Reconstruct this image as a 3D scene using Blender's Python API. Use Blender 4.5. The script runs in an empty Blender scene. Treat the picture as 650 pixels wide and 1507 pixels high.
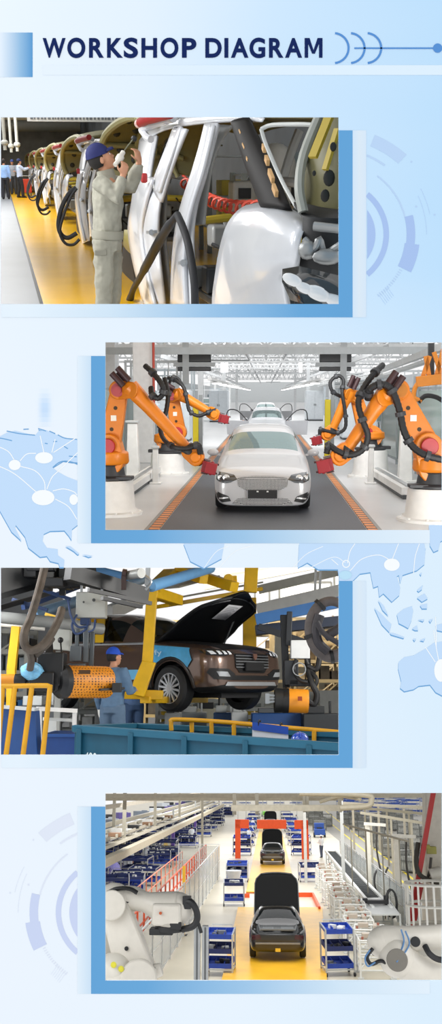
import bpy, bmesh, math, random
from mathutils import Vector, Matrix, Quaternion
from mathutils.bvhtree import BVHTree
R = math.radians
V = Vector
SC = bpy.context.scene
COL = SC.collection

# ------------------------------------------------------------------ camera, world, exposure
F = 1400.0                 # focal length in pixels of the 650 x 1507 frame
CU, CV = 325.0, 753.5
S = 0.0031                 # metres per poster pixel
D = F * S                  # distance to the poster board
EYE = V((0, -D, 2.6))
cam_data = bpy.data.cameras.new('camera')
cam = bpy.data.objects.new('camera', cam_data)
COL.objects.link(cam)
cam.location = EYE
cam.rotation_euler = (R(90), 0, 0)
cam_data.sensor_fit = 'VERTICAL'
cam_data.sensor_height = 36.0
cam_data.lens = 36.0 * F / 1507.0
cam_data.clip_end = 2000
SC.camera = cam

world = bpy.data.worlds.new('world')
SC.world = world
world.use_nodes = True
_bg = world.node_tree.nodes['Background']
_bg.inputs['Color'].default_value = (1.0, 1.0, 1.0, 1)
_bg.inputs['Strength'].default_value = 1.0
SC.view_settings.view_transform = 'Standard'
SC.view_settings.look = 'None'
SC.view_settings.exposure = 0.0
SC.view_settings.gamma = 1.0
SC.view_settings.use_curve_mapping = False
SC.cycles.use_denoising = True
SC.cycles.max_bounces = 8
SC.cycles.transparent_max_bounces = 16


# ------------------------------------------------------------------ the four halls: frames behind the board
class Hall:
    """A hall seen through one opening: local x right, y along the hall, z up, floor z = 0, eye at (0, 0, h)."""
    def __init__(self, vu, vv, h):
        th = math.atan2(CV - vv, F)
        fl = math.hypot(F, vv - CV)
        psi = math.atan2(-(vu - CU), fl)
        self.h = h
        self.rot = (Matrix.Rotation(th, 3, 'X') @ Matrix.Rotation(psi, 3, 'Z'))
        self.M = Matrix.Translation(EYE) @ self.rot.to_4x4() @ Matrix.Translation((0, 0, -h))
        self.eye = V((0, 0, h))
        self.inv = self.rot.inverted()
    def ray(self, u, v):
        return self.inv @ V((u - CU, F, CV - v))
    def fl(self, u, v, z=0.0):
        d = self.ray(u, v); t = (z - self.h) / d.z
        return self.eye + d * t
    def at(self, u, v, y):
        d = self.ray(u, v); return self.eye + d * (y / d.y)
    def atx(self, u, v, x):
        d = self.ray(u, v); return self.eye + d * (x / d.x)
    def atp(self, u, v, p, n):
        d = self.ray(u, v); n = V(n); return self.eye + d * ((V(p) - self.eye).dot(n) / d.dot(n))
    def front(self, x, v):
        """Distance at which the floor line at lateral position x meets picture height v."""
        p, q = self.fl(0, v), self.fl(900, v); return p.y + (q.y - p.y) * (x - p.x) / (q.x - p.x)
    def slab(self, x0, x1, v, y1, z1=0.0, th=0.02):
        m = MB(); return m.prism([(x0, self.front(x0, v), z1), (x1, self.front(x1, v), z1), (x1, y1, z1), (x0, y1, z1)], (0, 0, -th))
    def k(self, y):
        return F / y
    def px(self, p):
        d = self.rot @ (V(p) - self.eye)
        return (CU + F * d.x / d.y, CV - F * d.z / d.y)

H1 = Hall(2, 240, 1.55)
H2 = Hall(391, 579, 2.17)
H3 = Hall(330, 1010, 1.2)
H4 = Hall(396, 1152, 5.85)


def area(H, loc, size, power, aim=None, color=(1, 1, 1), name='added_hall_light'):  # bare area light added to brighten a hall, not one of its fittings
    d = bpy.data.lights.new(name, 'AREA'); d.shape = 'RECTANGLE'; d.size, d.size_y = size; d.energy = power; d.color = color
    o = bpy.data.objects.new(name, d); COL.objects.link(o)
    q = V(aim if aim is not None else (loc[0], loc[1], loc[2] - 1)) - V(loc)
    o.matrix_world = H.M @ Matrix.Translation(loc) @ q.to_track_quat('-Z', 'Y').to_matrix().to_4x4()
    return o


# ------------------------------------------------------------------ materials
def lin(h):
    h = h.lstrip('#')
    c = [int(h[i:i + 2], 16) / 255 for i in (0, 2, 4)]
    return tuple(x / 12.92 if x <= 0.04045 else ((x + 0.055) / 1.055) ** 2.4 for x in c)

_mats = {}
def M(hexc, rough=0.5, metal=0.0, coat=0.0, noise=0.05, scale=6.0, bump=0.0, spec=0.5, emit=0.0, name=None):
    key = (hexc, rough, metal, coat, noise, scale, bump, spec, emit)
    if key in _mats: return _mats[key]
    m = bpy.data.materials.new(name or 'paint_' + hexc.strip('#')); m.use_nodes = True
    nt = m.node_tree; b = nt.nodes['Principled BSDF']
    c = lin(hexc)
    b.inputs['Roughness'].default_value = rough
    b.inputs['Metallic'].default_value = metal
    b.inputs['Coat Weight'].default_value = coat
    b.inputs['Coat Roughness'].default_value = 0.05
    b.inputs['Specular IOR Level'].default_value = spec
    if emit:
        b.inputs['Emission Color'].default_value = (*c, 1); b.inputs['Emission Strength'].default_value = emit
    tc = nt.nodes.new('ShaderNodeTexCoord'); nz = nt.nodes.new('ShaderNodeTexNoise')
    nz.inputs['Scale'].default_value = scale; nz.inputs['Detail'].default_value = 4
    nt.links.new(tc.outputs['Object'], nz.inputs['Vector'])
    mr = nt.nodes.new('ShaderNodeMapRange')
    mr.inputs['From Min'].default_value = 0.3; mr.inputs['From Max'].default_value = 0.7
    mr.inputs['To Min'].default_value = 1 - noise; mr.inputs['To Max'].default_value = 1 + noise
    nt.links.new(nz.outputs['Fac'], mr.inputs['Value'])
    mx = nt.nodes.new('ShaderNodeVectorMath'); mx.operation = 'SCALE'
    mx.inputs[0].default_value = c
    nt.links.new(mr.outputs[0], mx.inputs['Scale'])
    nt.links.new(mx.outputs[0], b.inputs['Base Color'])
    if bump:
        bp = nt.nodes.new('ShaderNodeBump'); bp.inputs['Strength'].default_value = bump; bp.inputs['Distance'].default_value = 0.01
        nt.links.new(nz.outputs['Fac'], bp.inputs['Height']); nt.links.new(bp.outputs[0], b.inputs['Normal'])
    _mats[key] = m
    return m

def glass(hexc, clear=0.6, rough=0.02, metal=0.0):
    key = ('glass', hexc, clear, rough, metal)
    if key in _mats: return _mats[key]
    m = bpy.data.materials.new('glass_' + hexc.strip('#')); m.use_nodes = True
    nt = m.node_tree; b = nt.nodes['Principled BSDF']
    b.inputs['Base Color'].default_value = (*lin(hexc), 1); b.inputs['Roughness'].default_value = rough; b.inputs['Metallic'].default_value = metal
    tr = nt.nodes.new('ShaderNodeBsdfTransparent'); tr.inputs[0].default_value = (*[0.55 + 0.45 * x for x in lin(hexc)], 1)
    lw = nt.nodes.new('ShaderNodeLayerWeight'); lw.inputs['Blend'].default_value = 0.25
    mr = nt.nodes.new('ShaderNodeMapRange'); mr.inputs['To Min'].default_value = clear; mr.inputs['To Max'].default_value = 0.05
    nt.links.new(lw.outputs['Fresnel'], mr.inputs['Value'])
    mix = nt.nodes.new('ShaderNodeMixShader')
    nt.links.new(mr.outputs[0], mix.inputs[0]); nt.links.new(b.outputs[0], mix.inputs[1]); nt.links.new(tr.outputs[0], mix.inputs[2])
    nt.links.new(mix.outputs[0], nt.nodes['Material Output'].inputs[0])
    _mats[key] = m
    return m

def pattern(kind, a, b_, scale, rough=0.5, axis=(1, 0, 0), ratio=0.5, name='pattern'):
    """Two-colour surface pattern in object coordinates: 'stripe' (along axis), 'check', 'mesh' (dots)."""
    key = ('pat', kind, a, b_, scale, rough, axis, ratio)
    if key in _mats: return _mats[key]
    m = bpy.data.materials.new(name); m.use_nodes = True
    nt = m.node_tree; bs = nt.nodes['Principled BSDF']; bs.inputs['Roughness'].default_value = rough
    tc = nt.nodes.new('ShaderNodeTexCoord')
    mx = nt.nodes.new('ShaderNodeMix'); mx.data_type = 'RGBA'
    mx.inputs[6].default_value = (*lin(a), 1); mx.inputs[7].default_value = (*lin(b_), 1)
    if kind == 'stripe':
        dt = nt.nodes.new('ShaderNodeVectorMath'); dt.operation = 'DOT_PRODUCT'; dt.inputs[1].default_value = axis
        nt.links.new(tc.outputs['Object'], dt.inputs[0])
        ml = nt.nodes.new('ShaderNodeMath'); ml.operation = 'MULTIPLY'; ml.inputs[1].default_value = scale
        fr = nt.nodes.new('ShaderNodeMath'); fr.operation = 'FRACT'
        gt = nt.nodes.new('ShaderNodeMath'); gt.operation = 'GREATER_THAN'; gt.inputs[1].default_value = ratio
        nt.links.new(dt.outputs['Value'], ml.inputs[0]); nt.links.new(ml.outputs[0], fr.inputs[0]); nt.links.new(fr.outputs[0], gt.inputs[0])
        nt.links.new(gt.outputs[0], mx.inputs[0])
    elif kind == 'check':
        ck = nt.nodes.new('ShaderNodeTexChecker'); ck.inputs['Scale'].default_value = scale
        ck.inputs['Color1'].default_value = (0, 0, 0, 1); ck.inputs['Color2'].default_value = (1, 1, 1, 1)
        mp = nt.nodes.new('ShaderNodeMapping'); mp.inputs['Rotation'].default_value = axis
        nt.links.new(tc.outputs['Object'], mp.inputs[0]); nt.links.new(mp.outputs[0], ck.inputs['Vector']); nt.links.new(ck.outputs['Color'], mx.inputs[0])
    else:
        vo = nt.nodes.new('ShaderNodeTexVoronoi'); vo.inputs['Scale'].default_value = scale; vo.inputs['Randomness'].default_value = ratio
        gt = nt.nodes.new('ShaderNodeMath'); gt.operation = 'LESS_THAN'; gt.inputs[1].default_value = 0.35
        nt.links.new(tc.outputs['Object'], vo.inputs['Vector']); nt.links.new(vo.outputs['Distance'], gt.inputs[0]); nt.links.new(gt.outputs[0], mx.inputs[0])
    nt.links.new(mx.outputs[2], bs.inputs['Base Color'])
    _mats[key] = m
    return m

# common paints
WHITE = M('#DCDCDA', 0.45); CREAM = M('#D9D3C2', 0.5); GREY = M('#8C9092', 0.5); LGREY = M('#B9BDBE', 0.5); DGREY = M('#3E4144', 0.5)
BLACK = M('#17181A', 0.45); RUBBER = M('#1C1D1F', 0.6); ORANGE = M('#DC7E0E', 0.45, coat=0.1); REDP = M('#B3202A', 0.4); STEEL = M('#A9ADB0', 0.3, 0.8)
YELLOW = M('#F2BE12', 0.4); BLUE = M('#1F5C9E', 0.5)


# ------------------------------------------------------------------ mesh building
def cm(pts, n=6):
    """Catmull-Rom points through pts."""
    P = [V(p) for p in pts]
    if len(P) < 3: return P
    P = [2 * P[0] - P[1]] + P + [2 * P[-1] - P[-2]]
    out = []
    for i in range(1, len(P) - 2):
        a, b, c, d = P[i - 1:i + 3]
        for s in range(n):
            t = s / n
            out.append(0.5 * ((2 * b) + (c - a) * t + (2 * a - 5 * b + 4 * c - d) * t * t + (3 * b - a - 3 * c + d) * t ** 3))
    out.append(P[-2])
    return out

class MB:
    def __init__(s): s.v = []; s.f = []; s.mi = []; s.cur = 0
    def add(s, vs, fs):
        b = len(s.v); s.v += [tuple(p) for p in vs]; s.f += [tuple(b + i for i in f) for f in fs]; s.mi += [s.cur] * len(fs)
        return s
    def box(s, c, size, rz=0.0, rot=None):
        x, y, z = (a / 2 for a in size)
        m = rot if rot is not None else Matrix.Rotation(rz, 3, 'Z')
        vs = [V(c) + m @ V((i * x, j * y, k * z)) for i in (-1, 1) for j in (-1, 1) for k in (-1, 1)]
        return s.add(vs, [(0, 1, 3, 2), (4, 6, 7, 5), (0, 4, 5, 1), (2, 3, 7, 6), (0, 2, 6, 4), (1, 5, 7, 3)])
    def bb(s, lo, hi):
        return s.box([(a + b) / 2 for a, b in zip(lo, hi)], [abs(b - a) for a, b in zip(lo, hi)])
    def bar(s, p, q, w, h=None, up=(0, 0, 1)):
        p, q = V(p), V(q); d = (q - p)
        if d.length < 1e-6: return s
        h = h or w
        dn = d.normalized(); u = V(up)
        if abs(dn.dot(u)) > 0.98: u = V((1, 0, 0)) if abs(dn.x) < 0.9 else V((0, 1, 0))
        r = dn.cross(u).normalized(); u = r.cross(dn)
        vs = [e + r * (i * w / 2) + u * (j * h / 2) for e in (p, q) for i, j in ((-1, -1), (1, -1), (1, 1), (-1, 1))]
        return s.add(vs, [(3, 2, 1, 0), (4, 5, 6, 7), (0, 1, 5, 4), (1, 2, 6, 5), (2, 3, 7, 6), (3, 0, 4, 7)])
    def tube(s, pts, r, n=8, sm=0, caps=True):
        P = cm(pts, sm) if sm else [V(p) for p in pts]
        P = [p for i, p in enumerate(P) if i == 0 or (p - P[i - 1]).length > 1e-6]
        m = len(P)
        rr = r if isinstance(r, (list, tuple)) else None
        rad = [rr[0] + (rr[-1] - rr[0]) * i / (m - 1) for i in range(m)] if rr and len(rr) == 2 else (list(rr) if rr else [r] * m)
        if len(rad) != m: rad = [rad[min(len(rad) - 1, int(i * len(rad) / m))] for i in range(m)]
        T = [(P[min(i + 1, m - 1)] - P[max(i - 1, 0)]).normalized() for i in range(m)]
        u = T[0].orthogonal().normalized(); vs = []
        for i in range(m):
            u = (u - T[i] * u.dot(T[i]))
            u = u.normalized() if u.length > 1e-6 else T[i].orthogonal().normalized()
            w = T[i].cross(u)
            for j in range(n):
                a = 2 * math.pi * j / n
                vs.append(P[i] + (u * math.cos(a) + w * math.sin(a)) * rad[i])
        fs = [(i * n + j, i * n + (j + 1) % n, (i + 1) * n + (j + 1) % n, (i + 1) * n + j) for i in range(m - 1) for j in range(n)]
        if caps: fs += [tuple(range(n - 1, -1, -1)), tuple((m - 1) * n + j for j in range(n))]
        return s.add(vs, fs)
    def cyl(s, p, q, r, r2=None, n=20):
        return s.tube([p, q], [r, r if r2 is None else r2], n)
    def lathe(s, prof, o=(0, 0, 0), axis=(0, 0, 1), n=24, arc=360, caps=True):
        ax = V(axis).normalized(); u = ax.orthogonal().normalized(); w = ax.cross(u)
        m = len(prof); full = arc >= 360; k = n if full else n + 1; vs = []
        for r, h in prof:
            for j in range(k):
                a = R(arc) * j / n
                vs.append(V(o) + ax * h + (u * math.cos(a) + w * math.sin(a)) * max(r, 1e-5))
        fs = [(i * k + j, i * k + (j + 1) % k, (i + 1) * k + (j + 1) % k, (i + 1) * k + j) for i in range(m - 1) for j in range(n)]
        if full and caps: fs += [tuple(range(k - 1, -1, -1)), tuple((m - 1) * k + j for j in range(k))]
        return s.add(vs, fs)
    def prism(s, poly, depth):
        """poly: 3-D points of a planar outline; depth: extrusion vector."""
        n = len(poly); d = V(depth); P = [V(p) for p in poly]
        return s.add(P + [p + d for p in P], [tuple(range(n - 1, -1, -1)), tuple(range(n, 2 * n))] + [(i, (i + 1) % n, n + (i + 1) % n, n + i) for i in range(n)])
    def poly(s, pts): return s.add(pts, [tuple(range(len(pts)))])
    def ball(s, c, r, n=14, sc=(1, 1, 1), rot=None):
        m = n // 2 + 1; vs = []; rt = rot or Matrix.Identity(3)
        for i in range(m):
            t = math.pi * i / (m - 1)
            for j in range(n):
                a = 2 * math.pi * j / n
                vs.append(V(c) + rt @ V((r * sc[0] * math.sin(t) * math.cos(a), r * sc[1] * math.sin(t) * math.sin(a), r * sc[2] * math.cos(t))))
        return s.add(vs, [(i * n + j, (i + 1) * n + j, (i + 1) * n + (j + 1) % n, i * n + (j + 1) % n) for i in range(m - 1) for j in range(n)])
    def grid(s, rows, close=False):
        m, n = len(rows), len(rows[0])
        vs = [p for r in rows for p in r]
        return s.add(vs, [(i * n + j, i * n + (j + 1) % n, (i + 1) * n + (j + 1) % n, (i + 1) * n + j) for i in range(m - 1) for j in range(n if close else n - 1)])
    def slab(s, p, q, r1, r2, t, n=10):
        """Rounded link plate from p to q with end radii, thickness vector t."""
        p, q, t = V(p), V(q), V(t); d = (q - p); L = d.length; d = d.normalized(); nrm = d.cross(t).normalized()
        a0 = math.acos(max(-1, min(1, (r1 - r2) / L))) if L > abs(r1 - r2) else 0
        pl = []
        for i in range(n + 1):
            a = a0 + (2 * math.pi - 2 * a0) * i / n
            pl.append(p + (d * math.cos(a) + nrm * math.sin(a)) * r1)
        for i in range(n + 1):
            a = -a0 + 2 * a0 * i / n
            pl.append(q + (d * math.cos(a) + nrm * math.sin(a)) * r2)
        return s.prism([x - t / 2 for x in pl], t)
    def mesh(s, name, off=(0, 0, 0)):
        me = bpy.data.meshes.new(name); o = V(off)
        me.from_pydata([tuple(V(p) - o) for p in s.v], [], s.f)
        bm = bmesh.new(); bm.from_mesh(me)
        bmesh.ops.remove_doubles(bm, verts=bm.verts, dist=1e-6)
        bmesh.ops.recalc_face_normals(bm, faces=bm.faces); bm.to_mesh(me); bm.free()
        return me
    def obj(s, name, mat, parent=None, off=None, smooth=35, bevel=0, sub=0, solid=0):
        if off is None: off = parent.get('_off', (0, 0, 0)) if parent is not None else (0, 0, 0)
        return mkobj(name, s.mesh(name, off), mat, parent, smooth, bevel, sub, solid)

def mkobj(name, me, mat, parent=None, smooth=35, bevel=0, sub=0, solid=0):
    for m in (mat if isinstance(mat, (list, tuple)) else [mat]): me.materials.append(m)
    if smooth:
        me.polygons.foreach_set('use_smooth', [True] * len(me.polygons))
        me.set_sharp_from_angle(angle=R(smooth))
    o = bpy.data.objects.new(name, me); COL.objects.link(o)
    if parent is not None:
        o.parent = parent
    if solid:
        md = o.modifiers.new('Solidify', 'SOLIDIFY'); md.thickness = solid; md.offset = 0
    if bevel:
        md = o.modifiers.new('Bevel', 'BEVEL'); md.width = bevel; md.segments = 2; md.limit_method = 'ANGLE'; md.angle_limit = R(40)
    if sub:
        md = o.modifiers.new('Subdivision', 'SUBSURF'); md.levels = sub; md.render_levels = sub
    return o

def tag(o, label=None, cat=None, group=None, kind=None):
    if label: o['label'] = label
    if cat: o['category'] = cat
    if group: o['group'] = group
    if kind: o['kind'] = kind
    return o

_OFF = {}
def thing(H, name, label, cat, loc=(0, 0, 0), group=None, rz=0.0):
    """Empty at the thing's base. With rz = 0 its parts may be drawn in hall coordinates (they are shifted by loc)."""
    o = bpy.data.objects.new(name, None); COL.objects.link(o); o.empty_display_size = 0.1
    o.matrix_world = (H.M if H else Matrix()) @ Matrix.Translation(loc) @ Matrix.Rotation(rz, 4, 'Z')
    tag(o, label, cat, group); _OFF[o.name] = V(loc) if rz == 0 else V((0, 0, 0))
    return o

def part(mb, name, mat, parent, **kw):
    return mb.obj(name, mat, parent, off=_OFF.get(root(parent).name, (0, 0, 0)), **kw)

def root(o):
    while o.parent is not None: o = o.parent
    return o

def single(H, mb, name, mat, label=None, cat=None, group=None, kind=None, loc=(0, 0, 0), **kw):
    """A thing (or piece of the setting) that is one mesh drawn in hall coordinates."""
    o = mb.obj(name, mat, None, off=loc, **kw)
    o.matrix_world = (H.M if H else Matrix()) @ Matrix.Translation(loc)
    return tag(o, label, cat, group, kind)

def kids(o): return [c for c in bpy.data.objects if c.parent == o] if False else list(o.children)

def dup(src, H=None, loc=None, rz=0.0, scale=1.0, label=None, group=None, mats=None):
    """Copy a thing with its parts and sub-parts."""
    def cp(o, parent):
        c = o.copy(); COL.objects.link(c)
        if parent is not None: c.parent = parent
        for ch in list(o.children): cp(ch, c)
        return c
    r = cp(src, None)
    if loc is not None:
        r.matrix_world = (H.M if H else Matrix()) @ Matrix.Translation(loc) @ Matrix.Rotation(rz, 4, 'Z') @ Matrix.Scale(scale, 4)
    if label: r['label'] = label
    if group: r['group'] = group
    return r

def evaluated(me, mods):
    """Mesh after modifiers given as (type, {props})."""
    o = bpy.data.objects.new('tmp', me); COL.objects.link(o)
    for t, p in mods:
        m = o.modifiers.new(t, t)
        for k, v in p.items(): setattr(m, k, v)
    dg = bpy.context.evaluated_depsgraph_get(); dg.update()
    out = bpy.data.meshes.new_from_object(o.evaluated_get(dg))
    bpy.data.objects.remove(o)
    return out

def split(me, names, parent):
    """Split a mesh by material index into parts: names = {index: (part name, material, options)}."""
    res = {}
    for i, (nm, mat, *opt) in names.items():
        bm = bmesh.new(); bm.from_mesh(me)
        bmesh.ops.delete(bm, geom=[f for f in bm.faces if f.material_index != i], context='FACES')
        if not bm.faces: bm.free(); continue
        for f in bm.faces: f.material_index = 0
        m2 = bpy.data.meshes.new(nm); bm.to_mesh(m2); bm.free(); m2.materials.clear()
        res[nm] = mkobj(nm, m2, mat, parent, **(opt[0] if opt else {}))
    return res

def skin(verts, edges, radii, sub=2, root_i=0):
    """A limb surface grown over a skeleton."""
    me = bpy.data.meshes.new('skin'); me.from_pydata([tuple(v) for v in verts], edges, [])
    bm = bmesh.new(); bm.from_mesh(me); ly = bm.verts.layers.skin.verify()
    bm.verts.ensure_lookup_table()
    for i, v in enumerate(bm.verts):
        r = radii[i]; v[ly].radius = (r, r) if not isinstance(r, tuple) else r
        v[ly].use_root = (i == root_i)
    bm.to_mesh(me); bm.free()
    return evaluated(me, [('SKIN', {'use_smooth_shade': True}), ('SUBSURF', {'levels': sub, 'render_levels': sub})])

def text_mesh(txt, bold=0.0, extrude=0.0):
    c = bpy.data.curves.new('t', 'FONT'); c.body = txt; c.offset = bold; c.extrude = extrude; c.resolution_u = 6
    o = bpy.data.objects.new('t', c); COL.objects.link(o)
    dg = bpy.context.evaluated_depsgraph_get(); dg.update()
    me = bpy.data.meshes.new_from_object(o.evaluated_get(dg))
    bpy.data.objects.remove(o)
    return me

def text_on(mb, txt, o, ex, ey, bold=0.01):
    """Lettering fitted in the box with corner o and edge vectors ex (width) and ey (height)."""
    me = text_mesh(txt, bold)
    xs = [v.co.x for v in me.vertices]; ys = [v.co.y for v in me.vertices]
    x0, x1, y0, y1 = min(xs), max(xs), min(ys), max(ys)
    ex, ey, o = V(ex), V(ey), V(o)
    mb.add([o + ex * ((v.co.x - x0) / (x1 - x0)) + ey * ((v.co.y - y0) / (y1 - y0)) for v in me.vertices], [tuple(p.vertices) for p in me.polygons])
    bpy.data.meshes.remove(me)

# ================================================================== THE DISPLAY BOARD
POSTER = thing(None, 'workshop_poster', 'tall pale blue display board headed WORKSHOP DIAGRAM with four openings', 'poster', (0, 0, EYE.z))
_OFF[POSTER.name] = V((0, 0, EYE.z))
def P(u, v, layer=0.0): return V(((u - CU) * S, -0.0006 * layer, EYE.z + (CV - v) * S))
def PR(mb, u0, v0, u1, v1, layer):
    return mb.poly([P(u0, v1, layer), P(u1, v1, layer), P(u1, v0, layer), P(u0, v0, layer)])
def ribbon(mb, pts, w, layer, sm=8):
    pts = cm([V((a, b, 0)) for a, b in pts], sm)
    L, Rr = [], []
    for i, p in enumerate(pts):
        t = (pts[min(i + 1, len(pts) - 1)] - pts[max(i - 1, 0)]).normalized(); n = V((-t.y, t.x, 0)) * w / 2
        L.append(P(p.x + n.x, p.y + n.y, layer)); Rr.append(P(p.x - n.x, p.y - n.y, layer))
    mb.grid([L, Rr])
def disc(mb, u, v, ru, rv, layer, n=28):
    mb.poly([P(u + ru * math.cos(2 * math.pi * i / n), v + rv * math.sin(2 * math.pi * i / n), layer) for i in range(n)])
def arc_band(mb, u, v, r0, r1, a0, a1, layer, n=40, flip=1):
    A = [R(a0 + (a1 - a0) * i / n) for i in range(n + 1)]
    mb.grid([[P(u + flip * r * math.cos(a), v + r * math.sin(a), layer) for a in A] for r in (r0, r1)])

def print_mat(name, hexc, stops=None, axis=0, paper='#E6F3FE', paper2=None):
    """Matt printing ink; stops = [(pixel, strength), ...] fade it from the paper colour to the ink along u (axis 0) or v (axis 2)."""
    m = bpy.data.materials.new(name); m.use_nodes = True; nt = m.node_tree
    nt.nodes.remove(nt.nodes['Principled BSDF'])
    d = nt.nodes.new('ShaderNodeBsdfDiffuse'); d.inputs[0].default_value = (*lin(hexc), 1)
    nt.links.new(d.outputs[0], nt.nodes['Material Output'].inputs[0])
    if stops is None: return m
    tc = nt.nodes.new('ShaderNodeTexCoord'); sp = nt.nodes.new('ShaderNodeSeparateXYZ'); cr = nt.nodes.new('ShaderNodeValToRGB')
    nt.links.new(tc.outputs['Object'], sp.inputs[0])
    mr = nt.nodes.new('ShaderNodeMapRange')
    u0, u1 = stops[0][0], stops[-1][0]; c = (CU if axis == 0 else CV); s_ = S if axis == 0 else -S
    mr.inputs['From Min'].default_value = (u0 - c) * s_; mr.inputs['From Max'].default_value = (u1 - c) * s_
    nt.links.new(sp.outputs[axis], mr.inputs['Value']); nt.links.new(mr.outputs[0], cr.inputs[0])
    e = cr.color_ramp.elements
    while len(e) < len(stops): e.new(0.5)
    def s8(h): return [int(h.lstrip('#')[i:i + 2], 16) for i in (0, 2, 4)]
    for i, (uu, a) in enumerate(stops):
        t = (uu - u0) / (u1 - u0); p0, p1, ik = s8(paper), s8(paper2 or paper), s8(hexc)
        col = [round((x + (y - x) * t) * (1 - a) + k * a) for x, y, k in zip(p0, p1, ik)]
        e[i].position = t; e[i].color = (*lin('%02X%02X%02X' % tuple(col)), 1)
    nt.links.new(cr.outputs[0], d.inputs[0])
    return m

def board_mat():
    m = bpy.data.materials.new('printed_board'); m.use_nodes = True; nt = m.node_tree
    nt.nodes.remove(nt.nodes['Principled BSDF'])
    d = nt.nodes.new('ShaderNodeBsdfDiffuse'); nt.links.new(d.outputs[0], nt.nodes['Material Output'].inputs[0])
    tc = nt.nodes.new('ShaderNodeTexCoord'); sp = nt.nodes.new('ShaderNodeSeparateXYZ'); nt.links.new(tc.outputs['Object'], sp.inputs[0])
    def rng(sock, a, b, wob=0.0):
        mr = nt.nodes.new('ShaderNodeMapRange'); mr.inputs['From Min'].default_value = a; mr.inputs['From Max'].default_value = b
        nt.links.new(sock, mr.inputs['Value']); return mr.outputs[0]
    def ramp(sock, st):
        cr = nt.nodes.new('ShaderNodeValToRGB'); e = cr.color_ramp.elements
        while len(e) < len(st): e.new(0.5)
        for i, (p, h) in enumerate(st):
            e[i].position = p; e[i].color = (*lin(h), 1) if isinstance(h, str) else (h, h, h, 1)
        nt.links.new(sock, cr.inputs[0]); return cr.outputs[0]
    nz = nt.nodes.new('ShaderNodeTexNoise'); nz.inputs['Scale'].default_value = 1.3; nz.inputs['Detail'].default_value = 1
    mp = nt.nodes.new('ShaderNodeMapping'); mp.inputs['Rotation'].default_value = (0, R(-35), 0); mp.inputs['Scale'].default_value = (0.45, 1, 2.2)
    nt.links.new(tc.outputs['Object'], mp.inputs[0]); nt.links.new(mp.outputs[0], nz.inputs['Vector'])
    u = rng(sp.outputs[0], -CU * S, (650 - CU) * S); v = rng(sp.outputs[2], CV * S, (CV - 1507) * S)
    ad = nt.nodes.new('ShaderNodeMath'); ad.operation = 'MULTIPLY_ADD'; ad.inputs[1].default_value = 0.25; ad.inputs[2].default_value = -0.125
    nt.links.new(nz.outputs['Fac'], ad.inputs[0])
    uw = nt.nodes.new('ShaderNodeMath'); uw.operation = 'ADD'; nt.links.new(u, uw.inputs[0]); nt.links.new(ad.outputs[0], uw.inputs[1])
    top = ramp(uw.outputs[0], [(0.0, '#E9F4FE'), (0.3, '#E3F1FE'), (0.62, '#CFE8FE'), (1.0, '#BFE1FD')])
    mid = ramp(uw.outputs[0], [(0.0, '#ECF5FF'), (0.5, '#E8F4FF'), (1.0, '#DCEFFE')])
    mx = nt.nodes.new('ShaderNodeMix'); mx.data_type = 'RGBA'
    nt.links.new(ramp(v, [(0.0, 0.0), (0.27, 0.0), (0.36, 0.55), (0.52, 1.0)]), mx.inputs[0]); nt.links.new(top, mx.inputs[6]); nt.links.new(mid, mx.inputs[7])
    nt.links.new(mx.outputs[2], d.inputs[0])
    return m

WIN = [(1, 172, 498, 447.5), (155, 503.5, 650, 780), (1, 835.5, 498, 1111), (155, 1167, 650, 1443)]
us = [-170, 1, 155, 498, 650, 820]; vs_ = [-110, 172, 447.5, 503.5, 780, 835.5, 1111, 1167, 1443, 1620]
mb = MB()
for i in range(len(us) - 1):
    for j in range(len(vs_) - 1):
        cu, cv = (us[i] + us[i + 1]) / 2, (vs_[j] + vs_[j + 1]) / 2
        if any(a < cu < c and b < cv < d for a, b, c, d in WIN): continue
        mb.poly([P(us[i], vs_[j + 1]), P(us[i + 1], vs_[j + 1]), P(us[i + 1], vs_[j]), P(us[i], vs_[j])])
me = mb.mesh('board', (0, 0, EYE.z))
bm = bmesh.new(); bm.from_mesh(me)
ret = bmesh.ops.extrude_face_region(bm, geom=bm.faces[:])
bmesh.ops.translate(bm, verts=[g for g in ret['geom'] if isinstance(g, bmesh.types.BMVert)], vec=(0, 0.006, 0))
bmesh.ops.recalc_face_normals(bm, faces=bm.faces); bm.to_mesh(me); bm.free()
mkobj('board', me, board_mat(), POSTER, smooth=0)

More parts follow.
